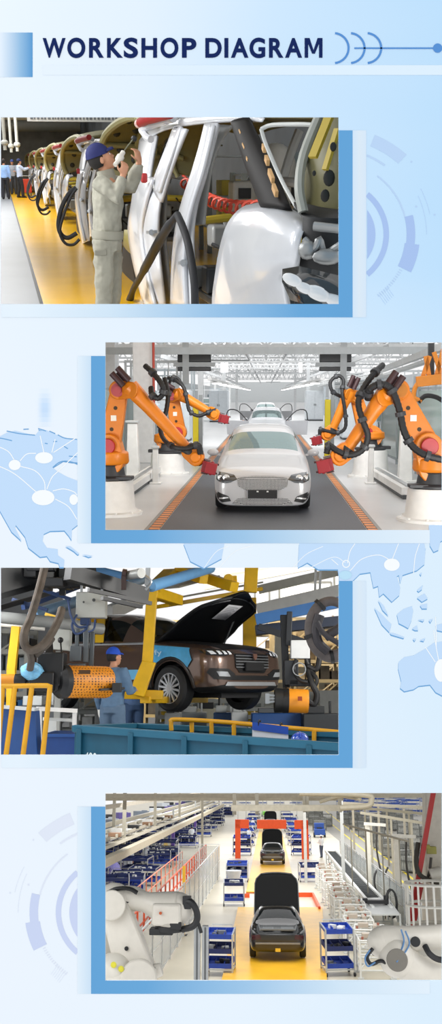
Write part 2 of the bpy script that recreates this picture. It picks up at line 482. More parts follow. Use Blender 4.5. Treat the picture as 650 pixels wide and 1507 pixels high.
# header
mb = MB(); PR(mb, -6, 48, 48, 113.5, 1)
part(mb, 'header_block', print_mat('ink_header_block', '#5C9CD3', [(-6, 0.0), (2, 0.08), (30, 0.6), (48, 1.0)], paper='#EAF4FE'), POSTER, smooth=0)
mb = MB(); PR(mb, 63, 96, 652, 110.5, 1)
part(mb, 'header_bar', print_mat('ink_header_bar', '#EAF6FF', [(63, 0.1), (300, 0.4), (652, 0.7)], paper='#E5F2FE', paper2='#C2E2FD'), POSTER, smooth=0)
mb = MB()
for ch, a, b, *vv in [('W', 62.8, 96.6), ('O', 99, 125.6, 55.6, 85.8), ('R', 131, 152.8), ('K', 157.5, 180.8), ('S', 182, 203, 55.6, 85.8), ('H', 208, 231), ('O', 236, 262.4, 55.6, 85.8), ('P', 267.6, 288.8),
                  ('D', 302, 326), ('I', 330, 335.8), ('A', 339.6, 365.3), ('G', 366.8, 390, 55.6, 85.8), ('R', 395.6, 416.8), ('A', 419.2, 444.2), ('M', 448, 474.2)]:
    v0, v1 = vv if vv else (56.2, 85.2)
    if ch == 'M':
        w_ = 5.6; a_, b_ = a, b
        mb.poly([P(x, y, 3) for x, y in ((a_, v0), (a_ + 7.2, v0), (461, 74), (b_ - 7.2, v0), (b_, v0), (b_, v1), (b_ - w_ + .5, v1), (b_ - w_ + .5, v0 + 8.5), (463, v1 - 6), (459, v1 - 6), (a_ + w_ - .5, v0 + 8.5), (a_ + w_ - .5, v1), (a_, v1))])
        continue
    text_on(mb, ch, P(a, v1, 3), (S * (b - a), 0, 0), (0, 0, S * (v1 - v0)), bold=0.032)
part(mb, 'title_lettering', print_mat('ink_navy', '#1D2C5E'), POSTER, smooth=0)
mb = MB()
for cu_ in (490.5, 514, 538.5):
    for i in range(1):
        arc_band(mb, cu_, 71, 20.5, 23.6, -84, 84, 3)
PR(mb, 521, 70, 640, 72.2, 3); disc(mb, 643.5, 71, 6.8, 6.8, 3.5)
part(mb, 'header_arcs', print_mat('ink_arc_blue', '#5B93D6'), POSTER, smooth=0)

# blue backing panels and their pale edges
for v0, v1, wb in ((192, 467, 447.5), (855, 1130, 1111)):
    mb = MB(); PR(mb, 498, v0, 518.5, v1, 2); PR(mb, 2, wb, 498, v1, 2)
    part(mb, 'blue_panel', print_mat('ink_panel', '#66A5D9', [(30, 0.0), (160, 0.16), (300, 0.55), (440, 0.95), (498, 1.0)]), POSTER, smooth=0)
    mb = MB(); PR(mb, 518.5, v0, 538.5, v1, 1.5)
    part(mb, 'pale_panel', print_mat('ink_pale', '#DDEAF7', [(518, 0.3), (528, 0.9), (538.5, 0.6)], paper='#CBE5FB'), POSTER, smooth=0)
for v0, v1, wb in ((524, 799.5, 780), (1187, 1462.5, 1443)):
    mb = MB(); PR(mb, 134, v0, 155, v1, 2); PR(mb, 155, wb, 632, v1, 2)
    part(mb, 'blue_panel', print_mat('ink_panel', '#66A5D9', [(134, 1.0), (215, 0.95), (360, 0.55), (500, 0.16), (630, 0.02)]), POSTER, smooth=0)
    mb = MB(); PR(mb, 114, v0, 134, v1, 1.5)
    part(mb, 'pale_panel', print_mat('ink_pale', '#C6DFF5', [(114, 0.1), (134, 0.8)]), POSTER, smooth=0)

# ring emblems
for (cu_, cv_, fl, cut, c1, c2) in ((492, 345, 1, 540, '#A9C4F0', '#BBD6F6'), (162, 1343, -1, 114, '#CBD7F4', '#E1E9F8')):
    mb = MB()
    def chord(r): return math.degrees(math.acos(min(1, 48 / r)))
    a = chord(60); n = 24
    mb.poly([P(cu_ + fl * 60 * math.cos(R(-a + 2 * a * i / n)), cv_ + 60 * math.sin(R(-a + 2 * a * i / n)), 1) for i in range(n + 1)])
    a = chord(76); arc_band(mb, cu_, cv_, 72, 80, -a, a, 1, flip=fl)
    arc_band(mb, cu_, cv_, 106, 118.5, -14, 7, 1, flip=fl); arc_band(mb, cu_, cv_, 104, 125.5, 7, 26.5, 1, flip=fl)
    part(mb, 'ring_emblem', print_mat('ink_ring', c1), POSTER, smooth=0)
    mb = MB()
    arc_band(mb, cu_, cv_, 105.5, 107.6, -54, -14, 1, flip=fl); arc_band(mb, cu_, cv_, 124, 127, -68, -54, 1, flip=fl)
    arc_band(mb, cu_, cv_, 140, 158, -68, -48, 0.8, flip=fl)
    for i in range(14):
        arc_band(mb, cu_, cv_, 108, 112.5, 28 + i * 2.0, 28.8 + i * 2.0, 1, n=2, flip=fl)
    for i in range(6):
        q = (cu_ + fl * (70 + i * 2.4), cv_ + 96 - i * 2.4); ribbon(mb, [(q[0] - fl * 5, q[1] - 7), (q[0] + fl * 5, q[1] + 7)], 0.5, 1.4, 1)
    for q in ((120, -41, 1.5), (147, -29, 1.4), (113, -107, 1.4)): disc(mb, cu_ + fl * q[0], cv_ + q[1], q[2], q[2], 1, 10)
    arc_band(mb, cu_, cv_, 135, 135.6, -25, 0, 1, flip=fl); arc_band(mb, cu_, cv_, 143, 143.6, -28, -12, 1, flip=fl)
    part(mb, 'ring_emblem', print_mat('ink_ring_lines', c2), POSTER, smooth=0)

# world map print
def Zm(x, y): return (x / 4.0625, 560 + y / 4.0625)
def Za(x, y): return (490 + x / 4.0625, 770 + y / 4.0625)
land = []
land.append([Zm(*p) for p in [(-20, 345), (40, 312), (90, 300), (210, 328), (232, 300), (290, 303), (340, 325), (400, 350), (465, 352), (465, 490), (430, 488), (380, 480), (315, 520), (345, 545), (400, 575), (465, 600), (465, 862), (430, 890), (428, 955), (412, 930), (385, 897), (300, 900), (262, 918), (255, 960), (280, 1000), (345, 1008), (347, 1045), (385, 1072), (382, 1116), (357, 1116), (350, 1092), (300, 1080), (280, 1050), (240, 1055), (170, 1000), (150, 935), (95, 865), (90, 880), (130, 960), (70, 905), (0, 780), (-20, 760)]])
land.append([Zm(*p) for p in [(390, 990), (420, 990), (475, 1035), (465, 1042), (440, 1020)]]); land.append([Zm(*p) for p in [(490, 1040), (520, 1042), (555, 1048), (530, 1056)]])
land.append([Zm(*p) for p in [(230, 285), (285, 300), (275, 306), (235, 296)]]); land.append([Zm(*p) for p in [(375, 385), (410, 405), (395, 412)]])
land.append([(438, 836), (452, 828), (468, 838), (497, 838), (499, 856)] + [Za(*p) for p in [(116, 345), (160, 302), (222, 293), (240, 385), (268, 375), (275, 440), (300, 420), (350, 470), (395, 430), (400, 385), (380, 318), (392, 310), (400, 358), (415, 310), (500, 282), (545, 245), (551, 165), (545, 120)]] + [(490, 799.6), (440, 799.6)])
land.append([(270, 800), (330, 800), (326, 822), (300, 836), (280, 826)])
land.append([Za(*p) for p in [(572, 10), (690, 10), (690, 80), (640, 110), (628, 160), (600, 172), (578, 135)]])
land += [[Za(*p) for p in q] for q in ([(245, 505), (290, 545), (348, 605), (335, 652), (290, 605)], [(268, 460), (300, 490), (330, 555), (295, 520)], [(380, 545), (420, 512), (470, 495), (478, 525), (468, 580), (448, 628), (420, 612), (392, 598)],
         [(336, 652), (372, 660), (425, 680), (420, 688), (345, 666)], [(500, 400), (535, 370), (530, 395), (510, 410)], [(500, 445), (545, 420), (565, 450), (530, 470)], [(518, 490), (562, 480), (560, 510), (530, 510)], [(505, 575), (545, 575), (535, 588)], [(470, 630), (500, 610), (508, 640), (488, 640)], [(570, 580), (595, 570), (580, 595)], [(612, 610), (690, 590), (690, 655), (620, 640)],
         [(475, 690), (495, 690), (485, 706)], [(515, 700), (550, 685), (540, 706)], [(535, 155), (555, 150), (548, 165)], [(515, 300), (530, 295), (524, 314)],
         [(390, 830), (425, 800), (480, 790), (560, 745), (600, 715), (690, 700), (690, 1050), (650, 1030), (612, 1010), (578, 965), (510, 973), (480, 993), (425, 1005), (400, 985), (406, 945), (388, 870)])]
_ink_map, _ink_edge = print_mat('ink_map', '#C4DFFC'), print_mat('ink_map_edge', '#76ABDC')
for _i, pl in enumerate(land):
    mb = MB(); mb.poly([P(a, b, 0.7 + 0.06 * (_i % 5)) for a, b in reversed(pl)]); _lm = part(mb, 'map_landmass', _ink_map, POSTER, smooth=0)
    mb = MB(); mb.poly([P(a - 0.4, b + 1.9, 0.25 + 0.06 * (_i % 5)) for a, b in reversed(pl)]); part(mb, 'coast_edge', _ink_edge, _lm, smooth=0)
mb = MB()
for q in ([(40, 302), (120, 318), (210, 327)], [(345, 325), (390, 345), (460, 352)], [(295, 303), (330, 318)], [(-10, 343), (30, 350), (72, 360)], [(315, 520), (350, 492), (385, 482), (430, 488), (463, 502)], [(228, 287), (275, 302)], [(140, 292), (172, 290)], [(378, 390), (405, 408)], [(412, 452), (458, 456)], [(268, 375), (285, 378)], [(318, 365), (342, 364)]):
    ribbon(mb, [Zm(*p) for p in q], 1.5, 1.0)
part(mb, 'coast_edge', _ink_edge, POSTER, smooth=0)
for i, a in enumerate((0.15, 0.35, 0.6, 0.8, 0.85, 0.7, 0.5, 0.25)):
    mb = MB(); PR(mb, 54, 572 + 7 * i, 78, 579 + 7 * i, 0.3)
    part(mb, 'soft_beam', print_mat('ink_beam', '#C3DEFC', [(54, 0.0), (63, a), (69, a), (78, 0.0)], paper='#EBF5FF'), POSTER, smooth=0)
mb = MB()
for (x, y, rx, ry) in ((88, 505, 36, 31), (263, 462, 53, 34), (258, 700, 68, 46), (440, 712, 25, 32)): disc(mb, *Zm(x, y), rx / 4.06, ry / 4.06, 1.7)
for (x, y, rx, ry) in ((350, 248, 47, 37), (645, 880, 42, 68)): disc(mb, *Za(x, y), rx / 4.06, ry / 4.06, 1.7)
for q in ([(-20, 390), (50, 425), (88, 480)], [(-20, 505), (90, 560), (215, 665)], [(120, 480), (160, 440), (215, 435)], [(120, 512), (210, 540), (262, 600), (270, 660)], [(280, 650), (310, 580), (350, 540), (465, 430)], [(315, 660), (380, 648), (440, 665), (460, 685)], [(330, 708), (410, 755), (460, 830)], [(320, 430), (390, 385), (450, 345)], [(240, 330), (262, 430)], [(310, 430), (330, 350)]):
    ribbon(mb, [Zm(*p) for p in q], 1.3, 1.1 + 0.05 * len(mb.v) / 100)
for q in ([(100, 285), (170, 215), (270, 190), (340, 220)], [(85, 240), (100, 170), (130, 122)], [(355, 210), (390, 122)], [(515, 122), (490, 200), (480, 300)], [(550, 740), (610, 830)], [(600, 640), (615, 740), (632, 830)], [(610, 560), (615, 640), (615, 740)], [(-10, 215), (30, 250)]):
    ribbon(mb, [Za(*p) for p in q], 1.1, 1.1 + 0.05 * len(mb.v) / 150)
for q in ([(300, 836), (318, 812), (336, 804)], [(322, 836), (345, 812), (372, 803)], [(430, 836), (450, 816), (475, 804)], [(455, 836), (490, 820), (508, 828)]): ribbon(mb, q, 0.8, 1.0)
arc_band(mb, *Za(77, 243), 4.4, 5.8, 0, 360, 1.2)
part(mb, 'map_links', print_mat('ink_white', '#F7FCFF'), POSTER, smooth=0)
mb = MB(); disc(mb, *Za(72, 310), 9.5, 6.5, 3)
part(mb, 'map_marker', print_mat('ink_marker', '#BCE2F8'), POSTER, smooth=0)

# ================================================================== CARS
def car_shell(st, parts, sub=2, arches=(), wheel_r=0.33):
    """Body from stations along y: each (y, zb, w, zm, zbelt, wr, zt): bottom, half width, mid height, shoulder height, half width of
    the top edge, top height. parts(i, j) -> material index of the cell between stations i, i+1 and rows j, j+1 (mirrored)."""
    bm = bmesh.new(); rows = []
    for (y, zb, w, zm, zs, wr, zt, *cab) in st:
        cabin = cab[0] if cab else 0
        pr = [(0, zb), (w * 0.8, zb), (w * 0.965, zb + 0.05), (w, zm), (w * 0.985, zs - 0.10), (w * 0.93, zs)]
        pr += [(wr, zt - 0.05 * (1 if cabin else 0.5)), (wr * 0.6, zt - 0.008), (0, zt)]
        rows.append(pr)
    n = 9
    vid = {}
    for i, pr in enumerate(rows):
        y = st[i][0]
        for j, (x, z) in enumerate(pr):
            vid[(i, j, 1)] = bm.verts.new((x, y, z))
            vid[(i, j, -1)] = vid[(i, j, 1)] if j in (0, n - 1) else bm.verts.new((-x, y, z))
    for i in range(len(rows) - 1):
        for j in range(n - 1):
            for s in (1, -1):
                q = [vid[(i, j, s)], vid[(i + 1, j, s)], vid[(i + 1, j + 1, s)], vid[(i, j + 1, s)]]
                if s == -1: q.reverse()
                f = bm.faces.new(q); f.material_index = parts(i, j); f.smooth = True
    for i in (0, len(rows) - 1):
        for j in range(n - 1):
            if j == 0 or j == n - 2 or True:
                q = []
                for v_ in (vid[(i, j, 1)], vid[(i, j + 1, 1)], vid[(i, j + 1, -1)], vid[(i, j, -1)]):
                    if v_ not in q: q.append(v_)
                if len(q) >= 3:
                    if i: q.reverse()
                    f = bm.faces.new(q); f.smooth = True; f.material_index = 0
    bmesh.ops.recalc_face_normals(bm, faces=bm.faces)
    me = bpy.data.meshes.new('shell'); bm.to_mesh(me); bm.free()
    for _ in range(12): me.materials.append(None)
    me = evaluated(me, [('SUBSURF', {'levels': sub, 'render_levels': sub})])
    if arches:
        bmc = bmesh.new()
        for (x, y, z, r) in arches:
            g = bmesh.ops.create_cone(bmc, cap_ends=True, segments=28, radius1=r, radius2=r, depth=0.62,
                                      matrix=Matrix.Translation((x, y, z)) @ Matrix.Rotation(R(90), 4, 'Y'))
        mc = bpy.data.meshes.new('cut'); bmc.to_mesh(mc); bmc.free()
        for _ in range(11): mc.materials.append(None)
        for p in mc.polygons: p.material_index = 10
        co = bpy.data.objects.new('cut', mc); COL.objects.link(co)
        me = evaluated(me, [('BOOLEAN', {'object': co, 'operation': 'DIFFERENCE', 'solver': 'EXACT'})])
        bpy.data.objects.remove(co)
    return me

def bvh_of(me):
    return BVHTree.FromPolygons([v.co for v in me.vertices], [tuple(p.vertices) for p in me.polygons])

def patch(mb, tree, outline, axis, sign, off=0.008, res=0.05, thick=0.0):
    """A piece that hugs the body: outline in the two other coordinates, dropped along axis onto the shell."""
    bm = bmesh.new(); ax = 'xyz'.index(axis); o2 = [i for i in range(3) if i != ax]
    vs = []
    for a, b in outline:
        c = [0, 0, 0]; c[o2[0]], c[o2[1]] = a, b; vs.append(bm.verts.new(c))
    f = bm.faces.new(vs)
    lo = [min(p[i] for p in outline) for i in (0, 1)]; hi = [max(p[i] for p in outline) for i in (0, 1)]
    for d in (0, 1):
        n = int((hi[d] - lo[d]) / res)
        for i in range(1, n + 1):
            no = [0, 0, 0]; no[o2[d]] = 1; co = [0, 0, 0]; co[o2[d]] = lo[d] + i * (hi[d] - lo[d]) / (n + 1)
            bmesh.ops.bisect_plane(bm, geom=bm.verts[:] + bm.edges[:] + bm.faces[:], plane_co=co, plane_no=no)
    dr = [0, 0, 0]; dr[ax] = -sign
    bm.verts.index_update(); bm.verts.ensure_lookup_table(); hits = {}
    for v in bm.verts:
        o = v.co.copy(); o[ax] = sign * 6
        h = tree.ray_cast(o, V(dr))
        if h[0] is not None: hits[v.index] = h[0][ax]
    base = [v.co.copy() for v in bm.verts]
    for v in bm.verts:
        if hits:
            i = v.index if v.index in hits else min(hits, key=lambda q: (base[q] - base[v.index]).length_squared)
            v.co[ax] = hits[i] + sign * off
    V0 = [v.co.copy() for v in bm.verts]; F0 = [tuple(v.index for v in f.verts) for f in bm.faces]
    bm.free()
    mb.add(V0, F0)
    return mb

def mir(ol): return [(-a, b) for a, b in reversed(ol)]

def wheel(parent, x, y, z, r, w=0.22, side=1, rim='#B9BCC0', spokes=10, name='wheel', tyre=None):
    t = MB(); hw = w / 2
    t.lathe([(r * 0.66, -hw), (r * 0.9, -hw), (r, -hw * 0.7), (r, hw * 0.7), (r * 0.9, hw), (r * 0.66, hw)], (x, y, z), (1, 0, 0), 32, caps=False)
    wo = part(t, name, tyre or RUBBER, parent)
    m = MB(); xo = x + side * hw * 0.8
    m.lathe([(r * 0.69, side * -0.02), (r * 0.69, side * 0.02), (r * 0.62, side * 0.02), (r * 0.6, side * -0.02), (r * 0.69, side * -0.02)], (xo, y, z), (1, 0, 0), 32, caps=False)
    for k in range(spokes):
        a = 2 * math.pi * k / spokes + 0.15; d = V((0, math.cos(a), math.sin(a)))
        m.bar(V((xo, y, z)) + d * r * 0.12, V((xo + side * 0.012, y, z)) + d * r * 0.64, r * 0.09, 0.03, up=(1, 0, 0))
    m.cyl((xo - side * 0.03, y, z), (xo + side * 0.02, y, z), r * 0.16)
    part(m, 'rim', M(rim, 0.3, 0.7), wo)
    d = MB(); d.cyl((x - side * hw * 0.2, y, z), (x + side * hw * 0.35, y, z), r * 0.58)
    part(d, 'brake_disc', M('#2B2C2E', 0.5, 0.4), wo)
    return wo

SILVER = M('#B4B6BA', 0.28, 0.0, coat=0.6, noise=0.02)
def sedan(H, label, loc, rz=0.0, group=None, paint=None, doors_open=False, detail=True):
    """Saloon facing -y (nose at y = 0, tail at y = 4.65)."""
    t = thing(H, 'saloon_car', label, 'car', loc, group, rz); _OFF[t.name] = V((0, 0, 0))
    paint = paint or SILVER
    #        y    zb    w     zm    zs    wr    zt  cabin
    st = [(0.00, 0.14, 0.70, 0.40, 0.60, 0.42, 0.64),
          (0.06, 0.10, 0.82, 0.42, 0.67, 0.54, 0.72),
          (0.30, 0.11, 0.905, 0.48, 0.76, 0.62, 0.81),
          (0.80, 0.20, 0.905, 0.55, 0.84, 0.64, 0.90),
          (1.35, 0.20, 0.905, 0.56, 0.91, 0.66, 0.985),
          (1.45, 0.20, 0.905, 0.56, 0.92, 0.74, 1.02, 1),
          (2.15, 0.20, 0.905, 0.56, 0.93, 0.63, 1.46, 1),
          (2.55, 0.20, 0.905, 0.56, 0.94, 0.62, 1.53, 1),
          (3.20, 0.20, 0.905, 0.56, 0.95, 0.61, 1.54, 1),
          (3.45, 0.20, 0.905, 0.56, 0.96, 0.60, 1.49, 1),
          (4.05, 0.21, 0.89, 0.58, 0.98, 0.60, 1.09, 1),
          (4.15, 0.21, 0.88, 0.60, 0.98, 0.62, 1.05),
          (4.55, 0.26, 0.84, 0.62, 0.95, 0.58, 1.02),
          (4.65, 0.34, 0.74, 0.62, 0.85, 0.50, 0.92)]
    def pt(i, j):
        if j in (6, 7):
            if i == 5: return 1
            if i == 9: return 2
            if 5 < i < 9: return 3
            if i < 5 and i >= 1: return 4
        if j == 5 and 5 <= i <= 9:
            return 5 if i not in (5, 9) else 6
        return 0
    arches = [(s * 0.92, y, 0.32, 0.37) for s in (1, -1) for y in (0.85, 3.65)]
    me = car_shell(st, pt, 2, arches)
    tree = bvh_of(me)
    gl = glass('#2E3B3A', 0.72)
    dk = M('#141517', 0.6)
    pr = split(me, {0: ('body', paint), 1: ('windscreen', glass('#90A3A3', 0.4, 0.03, 0.7)), 2: ('rear_window', gl), 3: ('roof', paint), 4: ('bonnet', paint),
                    5: ('side_window', glass('#1E2626', 0.35)), 6: ('pillar', paint), 10: ('wheel_arch', dk)}, t)
    for s in (1, -1):
        for y in (0.85, 3.65): wheel(t, s * 0.78, y, 0.32, 0.32, side=s)
        m = MB(); m.ball((s * 0.99, 1.62, 1.0), 0.1, 12, (1.15, 0.6, 0.72)); m.bar((s * 0.84, 1.66, 0.95), (s * 0.95, 1.63, 0.97), 0.05, 0.04)
        mo = part(m, 'door_mirror', paint, t)
    if detail:
        for s in (1, -1):
            fl = (lambda o: o) if s == 1 else mir
            hl = [(0.46, 0.61), (0.58, 0.55), (0.70, 0.53), (0.84, 0.58), (0.89, 0.66), (0.88, 0.73), (0.72, 0.725), (0.52, 0.69)]
            m = MB(); patch(m, tree, fl(hl), 'y', -1, 0.012); lo = part(m, 'headlight', M('#4A4D50', 0.12, 0.3, coat=1.0), t)
            m = MB()
            for cx, cr in ((0.66, 0.062), (0.775, 0.045)):
                h = tree.ray_cast(V((s * cx, -3, 0.632)), V((0, 1, 0)))[0]
                if h: m.lathe([(cr, -0.03), (cr, -0.005), (cr * 0.7, 0.0), (cr * 0.55, -0.012), (1e-4, -0.002)], h + V((0, -0.014, 0)), (0, -1, 0), 20)
            part(m, 'lamp_lens', M('#E8ECEF', 0.1, 0.2, coat=1), lo)
            m = MB(); patch(m, tree, fl([(0.62, 0.30), (0.57, 0.21), (0.74, 0.18), (0.84, 0.26), (0.86, 0.39)]), 'y', -1, 0.012); fg = part(m, 'fog_lamp_recess', M('#1B1C1E', 0.5), t)
            m = MB(); patch(m, tree, fl([(0.61, 0.265), (0.79, 0.24), (0.80, 0.265), (0.63, 0.29)]), 'y', -1, 0.026); part(m, 'fog_lamp_trim', M('#C9CBCD', 0.3, 0.5), fg)
        ck = pattern('check', '#B8BABC', '#2A2C2E', 56.0, 0.5, (0, R(45), 0))
        m = MB(); patch(m, tree, [(-0.46, 0.585), (-0.44, 0.48), (-0.30, 0.405), (0.30, 0.405), (0.44, 0.48), (0.46, 0.585), (0.45, 0.64), (0.2, 0.668), (0, 0.67), (-0.2, 0.668), (-0.45, 0.64)], 'y', -1, 0.012, 0.08)
        part(m, 'camouflaged_grille', ck, t)
        m = MB(); patch(m, tree, [(-0.5, 0.14), (0.5, 0.14), (0.56, 0.17), (0.45, 0.265), (0.36, 0.275), (-0.36, 0.275), (-0.45, 0.265), (-0.56, 0.17)], 'y', -1, 0.012, 0.08)
        part(m, 'camouflaged_intake', ck, t)
        m = MB(); m.box((0, -0.045, 0.345), (0.53, 0.03, 0.15)); pl = part(m, 'number_plate', M('#17181A', 0.5), t)
        m = MB(); m.box((-0.09, -0.064, 0.395), (0.035, 0.012, 0.022)); m.box((0.09, -0.064, 0.395), (0.035, 0.012, 0.022)); part(m, 'plate_screw', WHITE, pl)
    # interior
    m = MB()
    for s in (1, -1):
        m.box((s * 0.36, 2.5, 0.75), (0.5, 0.16, 0.55), rot=Matrix.Rotation(R(-12), 3, 'X')); m.box((s * 0.36, 2.3, 0.5), (0.5, 0.5, 0.16))
        m.box((s * 0.36, 2.57, 1.12), (0.26, 0.1, 0.18))
    part(m, 'front_seat', M('#2A2B2D', 0.7), t, bevel=0.03)
    m = MB(); m.box((0, 1.62, 0.87), (1.3, 0.4, 0.12)); m.tube([V((-0.36, 1.9, 0.9)) + V((math.cos(a) * 0.18, 0.06 * math.sin(a), math.sin(a) * 0.18)) for a in [R(x) for x in range(0, 361, 24)]], 0.015, 6)
    part(m, 'dashboard', M('#1B1C1D', 0.7), t)
    if doors_open:
        for s in (1, -1):
            m = MB(); ox, oy = s * 0.88, 1.5; d = V((s * 0.94, 0.35, 0)); n = V((0.35, -s * 0.94 * s, 0))
            pl = [V((ox, oy, 0.28)), V((ox, oy, 0.93)), V((ox, oy, 0.93)) + d * 0.5 + V((0, 0, 0.45)), V((ox, oy, 0.93)) + d * 0.95 + V((0, 0, 0.45)), V((ox, oy, 0.93)) + d * 1.05, V((ox, oy, 0.28)) + d * 1.0]
            m.prism([pl[0], pl[1], pl[4], pl[5]], V((0.02, 0.06, 0)))
            do = part(m, 'open_door', paint, t, bevel=0.01)
            m = MB(); m.tube([pl[1], pl[2], pl[3], pl[4]], 0.025, 6, 3); part(m, 'window_frame', BLACK, do)
    return t

# ================================================================== PEOPLE
SKIN = M('#C58F70', 0.5, noise=0.04)
UPZ = V((0, 0, 1))
def loft(mb, cs, rads, side, n=16, sup=2.4):
    """Closed skin through elliptical rings: centres, (half width, half depth), side axis."""
    rows = []; side = V(side).normalized()
    for i, (c, (a, b)) in enumerate(zip(cs, rads)):
        t = (V(cs[min(i + 1, len(cs) - 1)]) - V(cs[max(i - 1, 0)])).normalized()
        s = (side - t * side.dot(t)).normalized(); d = t.cross(s); row = []
        for j in range(n):
            th = 2 * math.pi * j / n; x, y = math.cos(th), math.sin(th)
            x = math.copysign(abs(x) ** (2 / sup), x); y = math.copysign(abs(y) ** (2 / sup), y)
            row.append(V(c) + s * a * x + d * b * y)
        rows.append(row)
    b0 = len(mb.v); mb.grid(rows, close=True)
    m = len(rows); mb.add(rows[0], [tuple(range(n - 1, -1, -1))]); mb.add(rows[-1], [tuple(range(n))])

def stand(f=(0, -1, 0), h=1.72, arms=('down', 'down'), step=0.0, lean=0.0, spread=0.0):
    """Joint positions of a standing person facing f."""
    f = V(f).normalized(); r = f.cross(UPZ); k = h / 1.72
    def q(fw, rt, z): return (f * (fw + lean * max(0, z - 0.9)) + r * rt) * k + UPZ * z * k
    J = dict(f=f, r=r, pelvis=q(0, 0, 0.93), waist=q(0.01, 0, 1.08), chest=q(0.01, 0, 1.28), neck=q(0, 0, 1.47), head=q(0.02, 0, 1.605), face=f.copy(), k=k)
    for s, nm, a in ((1, 'R', arms[0]), (-1, 'L', arms[1])):
        J['sh' + nm] = q(0, s * 0.185, 1.40); J['hip' + nm] = q(0, s * 0.095, 0.90)
        st = step * s
        J['kn' + nm] = q(0.03 + st * 0.5, s * (0.105 + spread), 0.49); J['an' + nm] = q(-0.01 + st, s * (0.11 + 2 * spread), 0.08)
        e, w = {'down': ((-0.03, 0.25, 1.11), (0.06, 0.24, 0.86)), 'work': ((0.06, 0.25, 1.12), (0.28, 0.17, 1.16)), 'reach': ((0.18, 0.22, 1.25), (0.42, 0.16, 1.34)),
                'up': ((0.16, 0.24, 1.48), (0.28, 0.14, 1.72)), 'bag': ((-0.04, 0.27, 1.12), (0.08, 0.22, 0.9))}[a]
        J['el' + nm] = q(e[0], s * e[1], e[2]); J['wr' + nm] = q(w[0], s * w[1], w[2])
    return J

def hand(mb, w, d, palm, side, k=1.0, curl=0.7, r=0.0085):
    """Palm and five fingers: wrist point, direction, palm normal (towards what it holds), thumb side."""
    d = d.normalized(); side = (side - d * side.dot(d)).normalized(); palm = (palm - d * palm.dot(d)); palm = (palm - side * palm.dot(side)).normalized()
    loft(mb, [w - d * 0.01, w + d * 0.03 * k, w + d * 0.085 * k], [(0.026 * k, 0.019 * k), (0.038 * k, 0.018 * k), (0.041 * k, 0.014 * k)], side, 12)
    for i, L in enumerate((0.07, 0.08, 0.075, 0.06)):
        p = w + d * 0.078 * k + side * (0.03 - 0.02 * i) * k; c = curl * (0.9 + 0.08 * i)
        pts = [p]; dr = d.copy(); a = 0
        for seg in (0.45, 0.32, 0.23):
            a += c * 0.75
            dr = d * math.cos(a) + palm * math.sin(a); pts.append(pts[-1] + dr * L * seg * k)
        mb.tube(pts, [r * k, r * k * 0.8], 8, 3)
    b = w + d * 0.022 * k + side * 0.03 * k
    mb.tube([b, b + (d * 0.6 + side * 0.7 + palm * 0.3).normalized() * 0.035 * k, b + (d * 0.9 + side * 0.55 + palm * 0.5).normalized() * 0.068 * k], [0.012 * k, 0.009 * k], 8, 3)

def fuse(mb, vox, smooth=5, disp=0.0, size=0.12):
    me = mb.mesh('fuse')
    mods = [('REMESH', {'mode': 'VOXEL', 'voxel_size': vox}), ('SMOOTH', {'factor': 0.5, 'iterations': smooth})]
    if disp:
        tx = bpy.data.textures.get('folds%.2f' % size) or bpy.data.textures.new('folds%.2f' % size, 'CLOUDS'); tx.noise_scale = size; tx.noise_depth = 2
        mods.append(('DISPLACE', {'texture': tx, 'strength': disp, 'mid_level': 0.5}))
    return evaluated(me, mods)

